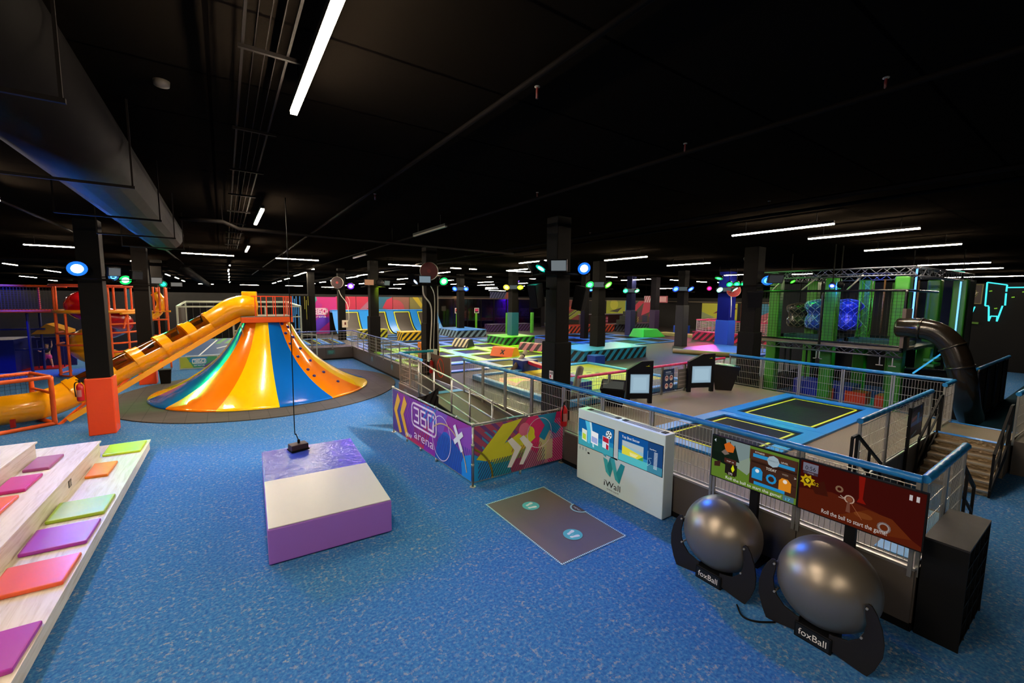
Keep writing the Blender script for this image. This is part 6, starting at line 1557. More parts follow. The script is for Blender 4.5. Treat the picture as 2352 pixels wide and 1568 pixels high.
A = Art(6.0, 3.2, '#7a2a28', None, 0.45); A.poly([(0, 0.6), (5, 3.2), (6, 3.2), (0, 0)], '#b8381c').poly([(1, 0), (6, 2.8), (6, 1.4), (3, 0)], '#8a9428').poly([(0, 2.0), (1.6, 3.2), (0, 3.2)], '#3a5a62').stroke([(2.5, 0.4), (5.6, 2.0)], 0.16, '#1a1814').stroke([(2.8, 0.9), (5.6, 2.5)], 0.06, '#1a1814')
for k in range(7): A.rect(2.6 + k * 0.35, 0.3 + k * 0.2, 2.9 + k * 0.35, 0.36 + k * 0.2, '#c8b090')
A.build('print', (47.03, 55.0, 0.9), (0, -1, 0), (0, 0, 1), mu, thick=0.03)
b = MB(); b.box((46.9, 10, 4.0), (47.02, 60, 4.06)); tag(b.build('cornice_light', pm('#8a7c66', 0.5), None), 'pale cornice strip above the far murals', 'cornice', None, 'structure')
hb = thing('banner_board', (44, 33, 4), 'small pink and white striped board hanging under the ceiling far right', 'banner')
A = Art(3.4, 0.8, '#b85a6c', None, 0.45); A.stripes((0, 0, 1.2, 0.8), 1.2, 0.3, 0.12, '#d8c8cc').rect(1.4, 0.1, 3.2, 0.7, '#d8a0a8')
A.build('print', (44, 35, 3.9), (0, -1, 0), (0, 0, 1), hb, thick=0.04)
for y_ in (34.8, 31.8): MB().bar((44.02, y_, 4.7), (44.02, y_, 6.35), 0.03).build('hanger', M['pipe'], hb)

# ================================================================== TRAMPOLINE ARENA
LI, BL = M['lime'], M['blue']
TQ = pm('#1f9aa8', 0.35)
xs = [8.9, 11.5, 14.0, 16.5]
ys = [19.35, 21.9, 24.3, 26.8]
RN = ['nearest', 'second', 'third', 'fourth', 'fifth', 'sixth', 'seventh']
CN = ['left', 'middle', 'right', 'far right', 'outermost']
for j in range(3):
    for i in range(3):
        trampoline(xs[i], ys[j], xs[i + 1], ys[j + 1], DZ, 0.33, LI, 'trampoline with lime pads, %s row from the viewer, %s of three' % (RN[j], CN[i]), True, 'trampoline', 'lime padded trampolines', lw=0.025, ln=0.02)
for i, (a, c) in enumerate(((7.9, 11.0), (11.0, 13.2), (13.2, 15.6))):
    trampoline(a, 17.0, c, 19.33, DZ, 0.36, BL, 'trampoline with wide blue pads in the row before the lime ones, %s' % CN[i], False, 'trampoline', 'blue padded trampolines')
for j, (y0, y1) in enumerate(((26.85, 29.2), (29.2, 31.4), (33.0, 35.2), (35.2, 37.0))):
    for i, (a, c) in enumerate(((7.9, 10.6), (10.6, 13.2), (13.2, 15.9))):
        if j >= 2 and i == 0 and False: continue
        trampoline(a, y0, c, y1, DZ, 0.3, BL, 'far blue padded trampoline, %s row behind the lime ones, %s' % (RN[j], CN[i]), False, 'trampoline', 'blue padded trampolines')
for j in range(4):
    trampoline(7.45, 19.4 + j * 2.6, 8.85, 21.95 + j * 2.6, DZ, 0.3, BL if j % 2 else LI, 'narrow trampoline along the low fence, %s from the viewer' % RN[j], False, 'trampoline', 'narrow edge trampolines')
for j in range(3):
    for i in range(2):
        trampoline(16.7 + i * 2.6, 28.2 + j * 1.25 if j < 2 else 21.9, 19.2 + i * 2.6, 29.4 + j * 1.25 if j < 2 else 24.7, DZ, 0.28, (TQ, BL, LI)[(i + j) % 3], 'trampoline around the green block, %s row, %s' % (('front', 'middle', 'rear')[(j + 1) % 3], ('left', 'right')[i]), True, 'trampoline', 'trampolines around the green block', lw=0.03, ln=0.05)
for i in range(4):
    trampoline(2.3 + i * 1.22, 31.5, 3.46 + i * 1.22, 36.2, DZ, 0.2, BL, 'long blue trampoline left of the curved walls, %s from the left' % ORD[i], True, 'trampoline', 'long blue lane trampolines', lw=0.05, ln=0.06)
for j in range(3):
    for i in range(3):
        trampoline(22.2 + i * 3.0, 20.8 + j * 3.2, 25.1 + i * 3.0, 23.9 + j * 3.2, DZ, 0.34, BL, 'trampoline on the dark floor beyond the turquoise block, %s row, %s' % (RN[j], CN[i]), False, 'trampoline', 'trampolines beyond the turquoise block')
def block(x0, y0, x1, y1, h, top, c1, c2, label, period=0.5, name='striped_block'):
    t = thing(name, ((x0 + x1) / 2, (y0 + y1) / 2, DZ), label, 'foam block', None)
    b = MB(); b.box((x0, y0, DZ), (x1, y1, DZ + h - 0.06))
    ax = (1, 1, 1) if (x1 - x0) < 12 else (1, 0, 1)
    b.build('striped_side', stripe_material(c1, c2, 'hazard_stripes', period, (1, -1, -1)), t)
    b = MB(); b.box((x0 - 0.02, y0 - 0.02, DZ + h - 0.06), (x1 + 0.02, y1 + 0.02, DZ + h)); b.build('top_pad', top, t, 0.02)
    return t
block(16.45, 25.0, 19.1, 27.4, 0.62, pm('#6ae03c', 0.4), '#2f9a30', '#0c1a0c', 'lime green topped block with dark stripes around a column base', 0.55)
block(16.35, 32.2, 19.2, 36.2, 0.62, pm('#3f8fe0', 0.4), '#7f9cae', '#10202c', 'far blue topped block with pale and dark stripes', 0.6)
block(15.6, 16.1, 20.6, 18.6, 0.66, pm('#4fb4d0', 0.4), '#1580a8', '#0a1216', 'large turquoise topped block with black zigzag stripes', 0.55)
block(11.2, 31.2, 13.0, 32.4, 0.72, pm('#d0a410', 0.4), '#d8ac0c', '#1a1408', 'yellow and black striped block before the curved walls, right one', 0.45)
block(9.0, 34.7, 11.2, 35.7, 0.72, pm('#a8a420', 0.4), '#b0ac20', '#14140a', 'yellow green and black striped block before the curved walls, left one', 0.45)
block(33.5, 14.0, 34.4, 21.4, 0.72, pm('#c02060', 0.4), '#d81c50', '#3a0c14', 'long red and pink striped block under the far pink railing', 0.55)
block(28.0, 31.0, 34.3, 32.6, 0.75, pm('#b83a30', 0.4), '#c84a30', '#26120e', 'red and cream striped block at the far side of the arena', 0.5)
block(34.5, 31.0, 41.5, 32.6, 0.75, pm('#4a4458', 0.4), '#4a5868', '#0e0c14', 'grey and dark striped block right of the far red one', 0.5)
block(22.0, 36.0, 27.0, 37.2, 0.75, pm('#2c2144', 0.4), '#4a2a68', '#0e0a14', 'dim purple striped block in front of the glass booths', 0.4)
def wedge(x0, y0, x1, y1, wd, h, mats, label, mark=None):
    t = thing('foam_wedge', ((x0 + x1) / 2, (y0 + y1) / 2, DZ), label, 'foam wedge', 'soft foam wedges on the trampolines')
    a = Vector((x0, y0, DZ + 0.03)); c = Vector((x1, y1, DZ + 0.03)); u = (c - a); L = u.length; u.normalize(); n_ = Vector((-u.y, u.x, 0))
    if n_.y < 0: n_ = -n_
    pr_ = [(0, 0), (0.28 * wd, h * 0.9), (0.36 * wd, h), (0.64 * wd, h), (0.72 * wd, h * 0.9), (wd, 0)]
    A_ = [a + n_ * p[0] + Zv(p[1]) for p in pr_]; B_ = [c + n_ * p[0] + Zv(p[1]) for p in pr_]
    b = MB()
    for i in range(len(pr_)): b.poly([A_[i - 1], B_[i - 1], B_[i], A_[i]])
    b.build('body', mats[0], t)
    b = MB(); b.poly([p - u * 0.004 for p in A_]); b.poly([p + u * 0.004 for p in B_[::-1]]); b.build('end_face', mats[1], t)
    if mark:
        f = (A_[1] - A_[0]).normalized(); A = Art(0.34, 0.34, '#222222'); A.L = []
        A.poly([(0.02, 0.3), (0.1, 0.32), (0.32, 0.04), (0.24, 0.02)], mark).poly([(0.24, 0.32), (0.32, 0.3), (0.1, 0.02), (0.02, 0.04)], mark)
        A.build('black_cross', a + u * (L * 0.42) + f * 0.12, u, f, t, eps=0.004)
    return t
wedge(12.75, 20.95, 13.35, 19.6, 0.95, 0.52, [pm('#f0680c', 0.4), pm('#eaa40c', 0.4)], 'orange foam wedge with a black cross on the lime trampolines', '#2a1a10')
wedge(13.0, 26.5, 13.45, 25.1, 0.8, 0.55, [stripe_material('#d8cfa8', '#1a1712', 'cream_black_stripes', 0.3, (0.4, 1, 0)), pm('#1a2030', 0.5)], 'cream and black striped foam wedge with navy end')
wedge(15.7, 22.3, 16.5, 20.6, 0.8, 0.5, [stripe_material('#a86070', '#221418', 'rose_black_stripes', 0.4, (0.4, 1, 0)), pm('#a83a50', 0.45)], 'rose and black striped foam wedge beside the big black column')
b = MB(); b.box((8.9, 21.0, DZ), (9.6, 22.4, DZ + 0.9)); tag(b.build('foam_block', pm('#ec8a0c', 0.4), None, 0.04), 'orange yellow foam block peeking out behind the hose reel column', 'foam block')
# padded sweeper arena
sa = thing('padded_arena', (11.2, 12.4, DZ), 'low inflatable arena with blue rim and yellow and pink print', 'inflatable arena')
A = Art(6.6, 5.6, '#a39a1c', None, 0.5)
A.poly([(0, 0), (6.6, 0), (6.6, 1.0), (2.5, 1.4), (0, 2.2)], '#2c2722').poly([(0, 2.0), (1.5, 1.4), (2.2, 2.6), (1.8, 5.6), (0, 5.6)], '#3a332c')
A.poly([(0.3, 3.0), (1.0, 3.6), (1.8, 3.3), (1.6, 4.4), (0.6, 4.6), (0.2, 4.0)], '#e08a84').poly([(0.6, 3.4), (1.2, 3.8), (1.5, 3.6), (1.2, 4.2), (0.7, 4.2)], '#c2cc3a').poly([(0.1, 0.6), (0.9, 0.9), (1.7, 0.7), (1.2, 1.5), (0.4, 1.4)], '#bcc832').poly([(0.9, 1.0), (1.9, 1.0), (1.6, 1.7), (1.0, 1.5)], '#e08a84')
A.poly([(2.4, 2.2), (4.2, 2.0), (5.4, 3.0), (4.6, 4.4), (3.0, 4.6), (2.2, 3.6)], '#c4bc20').poly([(2.2, 1.0), (3.4, 0.8), (4.0, 1.6), (2.8, 2.2)], '#d8d020').poly([(2.0, 4.4), (3.4, 4.9), (4.8, 4.6), (4.0, 5.4), (2.4, 5.4)], '#d2ca1e').poly([(5.2, 1.2), (6.4, 1.4), (6.2, 2.8), (5.6, 2.6)], '#d4d01c').ring(3.6, 3.3, 0.9, 0.05, '#e8e0b0').poly([(2.4, 3.2), (3.6, 3.4), (3.6, 3.25), (2.4, 3.05)], '#1c1814').poly([(2.2, 2.4), (2.9, 2.2), (3.3, 2.6), (2.5, 2.8)], '#d88a4a')
for k in range(5): A.poly([(3.4 + k * 0.35, 4.1 - k * 0.16), (3.7 + k * 0.35, 4.1 - k * 0.16), (3.7 + k * 0.35, 4.0 - k * 0.16), (3.4 + k * 0.35, 3.98 - k * 0.16)], '#3a3414')
A.build('printed_floor', (8.6, 9.75, DZ + 0.12), (1, 0, 0), (0, 1, 0), sa, thick=0.1)
RM = pm('#3f9ad8', 0.4)
rim = [(8.5, 15.2), (8.5, 9.7), (15.2, 9.7), (15.2, 15.4)]
for a, c in zip(rim, rim[1:] + rim[:1]):
    b = MB(); b.bar((a[0], a[1], DZ + 0.1), (c[0], c[1], DZ + 0.1), 0.22, 0.2); b.build('rim_pad', RM, sa, 0.03)
A = Art(4.6, 0.12, '#2c2722', None, 0.5); A.L = []
A.text('pleasejumpwithcareandhavefun', 0.1, 0.02, 0.09, '#d8d0b8', width=4.3)
rb = MB()
random.seed(3)
for i in range(44):
    y = 15.0 - i * 0.105; rb.box((8.72, y, DZ + 0.125), (8.72 + random.uniform(0.04, 0.09), y + random.uniform(0.04, 0.09), DZ + 0.13))
rb.build('white_lettering_row', pm('#d8d0b8', 0.5), sa)
bx = MB(); bx.box((10.9, 15.1, DZ), (11.75, 15.9, 1.45)); tag(bx.build('foam_box', pm('#12308c', 0.45, 0, 0.5, 0.2, 12), None, 0.02), 'blue padded box at the end of the red beam, left of the big column', 'foam box')
bx = MB(); bx.box((15.3, 15.0, DZ), (16.0, 15.6, 1.38)); tag(bx.build('foam_box', pm('#12389c', 0.45, 0, 0.5, 0.2, 12), None, 0.02), 'blue padded box before the turquoise striped block', 'foam box')
bx = MB(); bx.box((9.7, 10.3, DZ + 0.12), (10.4, 11.2, 1.42)); tag(bx.build('foam_box', pm('#23308c', 0.45, 0, 0.5, 0.2, 12), None, 0.02), 'dark blue padded box behind the tablet kiosk', 'foam box')
bm_ = MB(); bm_.bar((11.3, 15.08, 1.36), (10.45, 11.22, 1.36), 0.26, 0.16); tag(bm_.build('balance_beam', pm('#c81840', 0.35), None, 0.02), 'long red padded balance beam across the yellow arena', 'balance beam')
sr_ = thing('padded_pole', (10.6, 15.4, DZ), 'slanted grey brown padded pole with black straps rising from the arena', 'padded pole')
b = MB(); b.tube([(10.45, 15.35, 0.95), (11.75, 16.05, 1.72)], 0.1, 14); b.build('pole', pm('#6e604e', 0.6), sr_)
for t in (0.4, 0.78):
    p = Vector((10.45, 15.35, 0.95)).lerp(Vector((11.75, 16.05, 1.72)), t); d = Vector((1.3, 0.7, 0.77)).normalized()
    b = MB(); b.tube([p - d * 0.03, p + d * 0.03], 0.108, 14); b.build('strap', M['black'], sr_)
sr_ = thing('padded_pole', (10.0, 9.9, DZ), 'bent grey padded pole on the arena behind the tablet kiosk', 'padded pole')
b = MB(); b.tube(smooth_path([(9.3, 10.0, 1.0), (9.5, 10.2, 1.2), (9.8, 10.4, 1.5), (10.1, 10.6, 1.85)], 5), 0.12, 12); b.build('pole', pm('#6a625c', 0.6), sr_)
b = MB(); b.box((9.05, 11.0, DZ), (9.2, 11.25, 1.62)); tag(b.build('white_post', pm('#c4ccd0', 0.4), None), 'short white post beside the big black column', 'post')
A = Art(0.16, 0.22, '#d8d0cc', None, 0.4); A.rect(0.02, 0.03, 0.08, 0.1, '#b83040').rect(0.09, 0.12, 0.14, 0.2, '#4a4448').rect(0.02, 0.13, 0.07, 0.19, '#6a5a5c')
nt_ = thing('notice_sticker', (7.22, 8.7, 2.2), 'small white notice on the big black column', 'sticker')
A.build('print', (7.227, 8.78, 2.06), (0, -1, 0), (0, 0, 1), nt_)
# far floor items
fl_ = MB(); fl_.prism([(24.2, 16.4), (25.5, 12.6), (30.7, 12.6), (30.7, 17.6), (27.0, 17.6)], 'z', DZ, DZ + 0.1); tag(fl_.build('airbag', pm('#2a62b8', 0.4), None), 'large flat blue airbag beyond the pink fence', 'airbag')
fl_ = MB(); fl_.tube([(23.8, 16.5, DZ + 0.14), (25.1, 12.9, DZ + 0.14)], 0.14, 12); tag(fl_.build('foam_roll', pm('#8a7a50', 0.5), None), 'khaki foam roll along the edge of the blue airbag', 'foam roll')
fence('pink_fence', (33.9, 21.3), (33.9, 14.2), DZ + 0.72, 2.55, 5, M['pink_pad'], 'far pink topped fence standing on the red striped block', 0.25, 0.02, 0.05, wires=6)
fence('pink_fence', (34.0, 21.4), (38.5, 21.4), DZ + 0.72, 2.55, 3, M['pink_pad'], 'far pink topped fence behind the bright blue column', 0.25, 0.02, 0.05, wires=6)
gs = MB(); gs.hexa([(30.5, 24.2, DZ), (33.4, 24.0, DZ), (33.6, 26.0, DZ), (30.7, 26.0, DZ), (30.9, 24.5, DZ + 0.75), (32.7, 24.4, DZ + 0.75), (32.8, 25.8, DZ + 0.75), (31.0, 25.8, DZ + 0.75)]); tag(gs.build('foam_block', pm('#2fd04c', 0.4), None, 0.05), 'bright green soft block beside the navy column', 'foam block')
for i in range(3):
    gs = MB(); gs.box((35.0 + i * 0.5, 30.2 - i * 0.0, DZ + 0.75 + i * 0.45), (36.9, 31.4, DZ + 1.2 + i * 0.45)); tag(gs.build('stacked_step', pm('#122018', 0.5), None), 'dark green step block, %s of the small stack at the far side' % ('lowest', 'middle', 'top')[i], 'step block', 'small stacked step blocks')
gs = MB(); gs.box((36.5, 24.4, DZ), (37.7, 25.4, DZ + 0.9)); tag(gs.build('foam_box', pm('#1f50d0', 0.4), None), 'small bright blue box at the far side right of the purple lit column', 'foam box')
gs = MB(); gs.box((34.9, 22.0, DZ), (36.2, 26, DZ + 0.25)); tag(gs.build('printed_mat', pm('#a8a46a', 0.5), None), 'pale printed mat at the far side before the blue box', 'mat')
bc = thing('bar_counter', (40, 36, DZ), 'dark maroon counter with a pink sign at the far side', 'counter')
b = MB(); b.box((36.5, 38.0, DZ), (44, 38.8, 2.3)); b.build('front', pm('#2a1018', 0.5), bc)
b = MB(); b.box((36.4, 37.9, 2.3), (44.1, 38.9, 2.38)); b.build('worktop', pm('#9a9aa8', 0.4), bc)
A = Art(1.2, 0.9, '#7a2440', None, 0.4)
for k in range(4): A.rect(0.1 + k * 0.28, 0.5, 0.3 + k * 0.28, 0.75, '#d88aa8').rect(0.1 + k * 0.28, 0.15, 0.3 + k * 0.28, 0.4, '#d88aa8')
A.build('sign', (39.6, 37.99, 1.2), (1, 0, 0), (0, 0, 1), bc)

# ================================================================== CLIMBING TOWER
tw = thing('climbing_tower', (20.4, 6.8, 0), 'two level climbing tower with green padded posts, trusses and black nets', 'climbing tower')
GP = M['green_pad']
def tpost(x, y, z0, z1, s=0.42, nm='padded_post', m=None):
    b = MB(); b.box((x - s / 2, y - s / 2, z0), (x + s / 2, y + s / 2, z1)); b.build(nm, m or GP, tw, 0.04)
for x, y in ((20.4, 9.05), (20.4, 6.95), (20.4, 4.8), (22.9, 8.55), (22.9, 6.6), (24.4, 4.75), (24.4, 4.0), (26.5, 9.0), (26.5, 6.4)): tpost(x, y, 0, 5.15)
tpost(22.3, 4.45, 0, 2.5)
def truss(a, c, s=0.28, m=None, name='truss'):
    a = Vector(a); c = Vector(c); d = (c - a); L = d.length; d.normalize()
    u = d.cross(Vector((0, 0, 1)))
    if u.length < 0.1: u = Vector((0, 1, 0))
    u.normalize(); v = u.cross(d)
    b = MB(); o = [u * sx * s / 2 + v * sy * s / 2 for sx, sy in ((-1, -1), (1, -1), (1, 1), (-1, 1))]
    for q in o: b.tube([a + q, c + q], 0.025, 6)
    k = max(2, int(L / (s * 1.1)))
    for i in range(k):
        for f in range(4):
            q0, q1 = (o[f], o[(f + 1) % 4]) if i % 2 else (o[(f + 1) % 4], o[f])
            b.bar(a + d * (L * i / k) + q0, a + d * (L * (i + 1) / k) + q1, 0.018)
    b.build(name, m or M['alu'], tw)
TD = pm('#5a5c66', 0.35, 0.7)
truss((19.3, 9.2, 5.28), (19.3, 4.25, 5.28), 0.28, TD)
truss((19.3, 4.3, 5.25), (25.6, 4.0, 5.25), 0.28, TD); truss((19.3, 9.2, 5.28), (26.6, 9.2, 5.28), 0.28, TD); truss((22.9, 9.0, 5.28), (22.9, 4.2, 5.28), 0.28, TD)
truss((19.25, 9.2, 2.42), (19.25, 4.4, 2.42), 0.22, TD)
GTM = pm('#4fae2a', 0.35, 0.3)
truss((22.5, 6.45, 2.7), (22.5, 6.45, 5.1), 0.34, GTM, 'green_truss'); truss((22.5, 5.3, 2.7), (22.5, 5.3, 5.1), 0.3, GTM, 'green_truss')
b = MB(); b.box((19.2, 4.4, 2.54), (20.6, 9.25, 2.64)); b.build('walkway', pm('#6a6054', 0.5), tw)
b = MB(); b.box((20.6, 4.4, 2.5), (26.6, 9.2, 2.6)); b.build('upper_floor', pm('#16303a', 0.4), tw)
for y0, y1, c in ((7.2, 9.0, '#123a48'), (4.7, 6.6, '#0f4a3c')):
    b = MB()
    for lo, hi in (((20.9, y0), (22.2, y0 + 0.15)), ((20.9, y1 - 0.15), (22.2, y1)), ((20.9, y0), (21.05, y1)), ((22.05, y0), (22.2, y1))): b.box((lo[0], lo[1], 2.6), (hi[0], hi[1], 2.75))
    b.build('floor_pad', pm(c, 0.35), tw)
for y in (9.22, 6.85, 4.42): seg(Vector((19.2, y, 2.5)), Vector((19.2, y, 4.62)), 0.05).build('black_post', M['blackgloss'], tw)
seg(Vector((19.2, 9.25, 4.62)), Vector((19.2, 4.4, 4.62)), 0.045).build('black_rail', M['blackgloss'], tw)
seg(Vector((19.2, 4.42, 4.62)), Vector((22.5, 4.3, 4.62)), 0.045).build('black_rail', M['blackgloss'], tw)
seg(Vector((19.2, 9.25, 2.68)), Vector((19.2, 4.4, 2.68)), 0.04).build('black_rail', M['blackgloss'], tw)
b = MB()
for i in range(41): b.bar((19.2, 4.42 + i * 0.12, 2.66), (19.2, 4.42 + i * 0.12, 4.6), 0.009)
for i in range(17): b.bar((19.2, 4.42, 2.68 + i * 0.12), (19.2, 9.2, 2.68 + i * 0.12), 0.009)
for i in range(24): b.bar((20.0, 7.1 + i * 0.09, 4.66), (20.0, 7.1 + i * 0.09, 5.2), 0.008)
b.build('safety_net', M['net'], tw)
for (y, z, y2, z2) in ((8.7, 4.65, 8.3, 5.2), (7.6, 4.65, 7.1, 5.2), (6.1, 4.65, 5.7, 5.2)):
    b = MB(); b.tube([(19.2, y, z), (19.35, y2, z2)], 0.03, 8); b.build('brace', M['alu'], tw)
for y in (9.0, 8.9, 6.9, 6.8, 4.95, 4.6):
    b = MB(); b.bar((19.15, y, 2.3), (19.15, y, 2.0), 0.03); b.bar((19.15, y - 0.1, 2.0), (19.15, y + 0.1, 2.0), 0.03); b.build('hook', M['alu'], tw)
NEON = pe('#6aaaff', 2.2); NEONC = pe('#3fd8e0', 1.6)
for (x, y, z0, z1) in ((20.0, 4.4, 3.55, 5.4), (24.0, 3.96, 3.05, 5.05)):
    b = MB(); b.bar((x, y, z0), (x, y, z1), 0.045); b.build('neon_tube', NEON, tw)
b = MB(); b.bar((20.0, 4.42, 5.42), (24.6, 4.0, 5.45), 0.035); b.build('neon_tube', pe('#2fb8a0', 0.8), tw)
b = MB(); b.bar((19.9, 4.2, 1.75), (23.8, 4.1, 2.35), 0.04); b.build('neon_tube', pe('#3fa8e0', 1.0), tw)
b = MB(); b.box((27.0, 4.0, 0.0), (27.1, 12.0, 5.2)); b.build('back_net', pm('#0a1218', 0.8), tw)
for i in range(4):
    b = MB(); b.tube([(21.4 + i * 0.5, 5.6 - i * 0.22, 3.0), (21.4 + i * 0.5, 5.6 - i * 0.22, 5.1)], 0.03, 8); b.build('hanging_pole', pm('#6a4a2c', 0.5), tw)
for x in (19.6, 20.1):
    for y in (8.2, 7.4): b = MB(); b.bar((x, y, 1.1), (x, y, 2.4), 0.05); b.build('black_leg', M['black'], tw)
for k, (y0, y1) in enumerate(((7.0, 7.6), (5.9, 6.6), (5.2, 5.6))):
    b = MB(); b.box((21.5, y0, 0), (22.2, y1, 0.5)); b.build('orange_block', pm('#c8380c', 0.4), tw)
b = MB(); b.box((21.6, 6.4, 0), (22.6, 8.6, 0.7)); b.build('blue_block', pm('#1024a0', 0.4), tw)
for k, z in enumerate((0.5, 0.85, 1.15, 1.8, 2.0)):
    b = MB(); b.box((22.0, 4.1, z), (23.0, 4.4, z + 0.1)); b.build('lit_step', pm('#5fae7c', 0.4), tw)
def bag(x, y, z, r, mat, label):
    t = thing('climbing_bag', (x, y, z), label, 'climbing bag', 'netted climbing bags in the tower')
    b = MB(); b.smooth = True
    P_ = smooth_path([(0.05, 0, 0.72), (0.8, 0, 0.6), (0.95, 0, 0.35), (0.72, 0, 0.05), (0.9, 0, -0.3), (0.75, 0, -0.6), (0.05, 0, -0.72)], 4)
    b.lathe([(p.x * r, p.z * r * 1.55) for p in P_], (x, y, z), 18); b.build('padding', mat[0], t)
    b = MB()
    for k in range(10):
        a = 2 * PI * k / 10
        for s in (1, -1):
            q = []
            for j, p in enumerate(P_):
                aa = a + s * j * 0.13; q.append(Vector((x + p.x * r * 1.02 * math.cos(aa), y + p.x * r * 1.02 * math.sin(aa), z + p.z * r * 1.57)))
            b.tube(q, 0.016, 5, False)
    b.build('net', mat[1], t)
    b = MB(); b.tube([(x, y, z + r * 1.1), (x, y, 5.1)], 0.02, 6); b.build('rope', M['black2'], t)
bag(22.5, 8.95, 3.55, 0.52, (pm('#14161c', 0.3), pm('#5a5248', 0.5)), 'black netted climbing bag hanging leftmost in the tower')
bag(22.4, 8.05, 3.62, 0.62, (pm('#1a3ab8', 0.3), pm('#7a8ae0', 0.35)), 'blue netted climbing bag left of the middle green post')
bag(22.7, 7.15, 3.64, 0.62, (pm('#16309c', 0.3), pm('#5a6ad0', 0.35)), 'blue netted climbing bag right of the middle green post')
lamp(19.9, 6.55, 4.85, (23.5, 7.5, 3.4), '#2a3cff', 380, 'deep blue spotlight inside the climbing tower', 0.07, 20, 110, '#6a78ff')
lamp(18.95, 6.5, 4.8, (14, 5.5, 1), '#2a4cff', 60, 'small blue lamp on the front rail of the climbing tower', 0.06, 30, 70, '#4a5cff')
lamp(24.6, 4.1, 5.0, (21.5, 5.5, 2.0), '#d8d820', 300, 'yellow lamp under the right truss of the climbing tower', 0.08, 30, 110, '#f0e840')
lamp(21.5, 8.9, 5.1, (20.5, 6, 1.5), '#40ff30', 180, 'green lamp inside the top left of the climbing tower', 0.07, 8, 120)
lamp(18.3, 9.3, 5.9, (21, 5, 2.5), '#40ff40', 130, 'green lamp on the ceiling above the climbing tower', 0.07, 8, 110)
lamp(23.5, 5.3, 2.3, (21.5, 5.0, 0.3), '#50ff60', 110, 'green lamp below the platform of the climbing tower', 0.06, 6, 120)
# dark brown tube slide
bt = thing('tube_slide', (19.5, 3.4, 2), 'shiny dark brown tube slide curving down from the climbing tower', 'tube slide')
pth = smooth_path([(19.1, 4.5, 3.36), (19.0, 4.03, 3.36), (19.0, 3.66, 3.3), (19.0, 3.4, 3.14), (19.0, 3.2, 2.9), (19.0, 3.06, 2.6), (19.0, 2.95, 2.25), (19.05, 2.86, 1.85), (19.2, 2.8, 1.4), (19.6, 2.78, 0.9), (20.1, 2.75, 0.5)], 6)
MB().tube(pth, 0.33, 24).build('tube', M['tube_black'], bt)
for i in (7, 25, 36): MB().tube([pth[i], pth[i + 1]], 0.355, 24).build('flange', M['tube_black'], bt)
b = MB(); b.box((19.05, 4.35, 2.66), (19.75, 4.45, 4.0)); b.build('entry_panel', pm('#5a4a3c', 0.4), bt)
# dark netted enclosure on the right
de = thing('netted_enclosure', (23, 3, 0), 'black netted enclosure with blue top rail at the foot of the dark tube', 'enclosure')
b = MB(); b.box((21.8, 2.95, 0), (28.5, 3.05, 1.85)); b.build('front_wall', M['black2'], de)
b = MB(); b.box((21.75, 3.0, 0), (21.85, 5.0, 1.7)); b.build('side_wall', M['black2'], de)
seg(Vector((21.8, 2.95, 1.9)), Vector((28.5, 2.95, 1.9)), 0.06).build('top_rail', M['blue_pad'], de)
seg(Vector((21.8, 3.0, 1.75)), Vector((21.0, 5.0, 1.75)), 0.05).build('side_rail', M['blackgloss'], de)
for x in (21.8, 23.5, 25.2, 26.9): seg(Vector((x, 2.9, 0)), Vector((x, 2.9, 1.9)), 0.05).build('post', M['blackgloss'], de)
b = MB()
for i in range(50): b.bar((21.85 + i * 0.13, 2.93, 0.05), (21.85 + i * 0.13, 2.93, 1.85), 0.012)
b.build('net', pm('#221e1a', 0.6), de)
dfl = MB(); dfl.box((19.3, -4, 0.003), (36, 2.9, 0.02)); tag(dfl.build('painted_floor_shade', pm('#11303c', 0.9, 0, 0.1), None), 'dark teal painted shade over the floor beyond the metal stairs at the right edge', 'floor covering')  # dark sheet over the carpet, stands in for the unlit floor
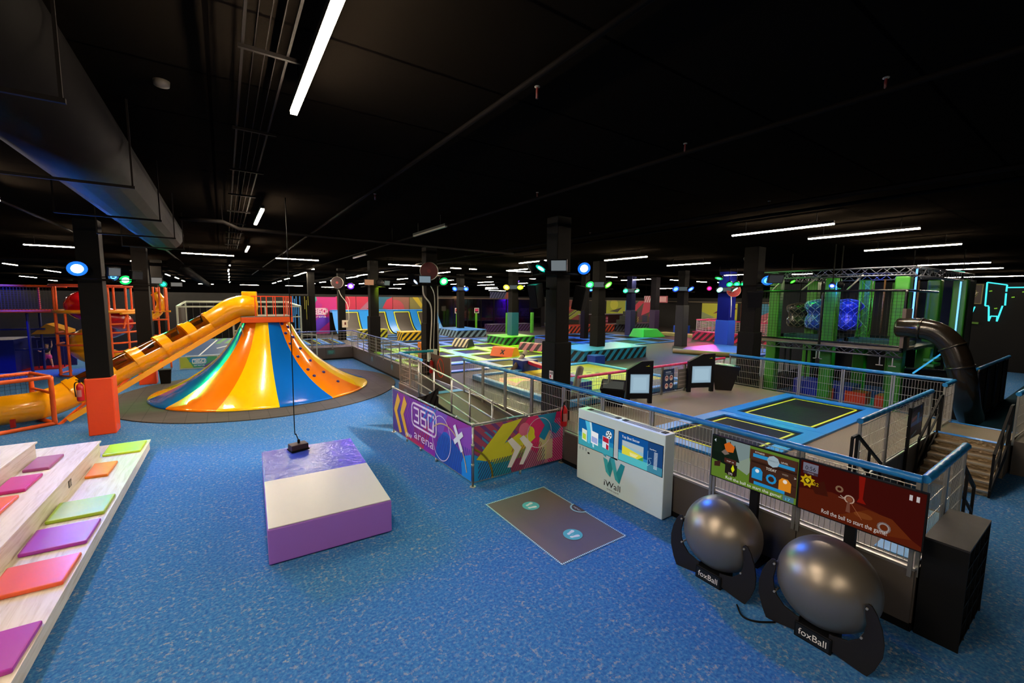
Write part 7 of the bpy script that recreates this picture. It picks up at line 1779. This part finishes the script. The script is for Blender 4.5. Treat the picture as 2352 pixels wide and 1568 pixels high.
# far right neon structure
nr = thing('neon_structure', (40, 5, 0), 'black neon edged climbing structure far at the right edge', 'climbing structure')
def neon(pts, m=NEONC, w=0.07): 
    b = MB()
    for a, c in zip(pts, pts[1:]): b.bar(a, c, w)
    b.build('neon_tube', m, nr)
X_ = 40
def gxp(y, z): return (X_, y, z)
neon([gxp(5.41, 4.06), gxp(5.44, 5.54), gxp(4.6, 5.36), gxp(4.6, 4.95)]); neon([gxp(4.6, 4.85), gxp(4.58, 4.1)]); neon([gxp(5.41, 4.06), gxp(5.25, 4.06)])
neon([gxp(5.25, 4.02), gxp(5.18, 3.1), gxp(5.12, 3.42), gxp(4.84, 3.42), gxp(4.84, 3.1), gxp(4.68, 4.08)])
neon([gxp(4.6, 5.2), gxp(2.5, 5.2)])
b = MB(); b.box((X_ + 0.1, -6, 0), (X_ + 0.4, 6.9, 5.5)); b.build('back_board', M['black'], nr)
b = MB(); b.bar(gxp(6.7, 3.0), gxp(5.6, 2.95), 0.12); b.build('green_beam', pm('#5a8c2a', 0.4), nr)
for a, c in (((5.85, 4.0), (5.93, 3.65)), ((6.1, 3.25), (6.14, 3.1)), ((6.18, 2.85), (6.14, 2.6))): neon([gxp(*a), gxp(*c)], NEONC, 0.06)
for (y, z) in ((5.25, 4.98), (4.95, 3.9), (4.3, 4.6), (3.9, 4.92)):
    b = MB(); b.bar(gxp(y + 0.06, z), gxp(y - 0.06, z + 0.02), 0.06); b.build('glow_marker', pe('#8ac83a', 0.8), nr)
js = thing('wall_sign', (40, 6.1, 4.8), 'dark framed sign with slanted cream lettering in a green ring', 'sign')
A = Art(1.05, 1.28, '#2a1c14', None, 0.5)
for p, q in (((0.0, 1.25), (1.02, 1.25)), ((1.02, 1.25), (1.0, 0.05)), ((1.0, 0.05), (0, 0.05)), ((0.02, 0.05), (0.02, 1.25))): A.stroke([p, q], 0.04, '#8a8440')
A.ring(0.45, 0.68, 0.34, 0.03, '#7a8430', 30, ry=0.32); A.text('JUST', 0.2, 0.62, 0.22, '#e8dcc0', width=0.6, slant=0.35)
A.build('print', (39.9, 6.6, 4.15), (0, -1, 0), (0, 0, 1), js, thick=0.03)
fence('safety_fence', (24.0, 0.6), (30.5, 0.6), 0.1, 1.0, 3, M['blackgloss'], 'low black padded fence at the far right edge', 0.2, 0.01, 0.05)
bp_ = MB(); bp_.box((25.0, -0.6, 0.025), (33, 0.4, 0.5)); tag(bp_.build('blue_mat', pm('#1c46a8', 0.5), None), 'blue landing mat lying beyond the dark enclosure at the right edge', 'mat')
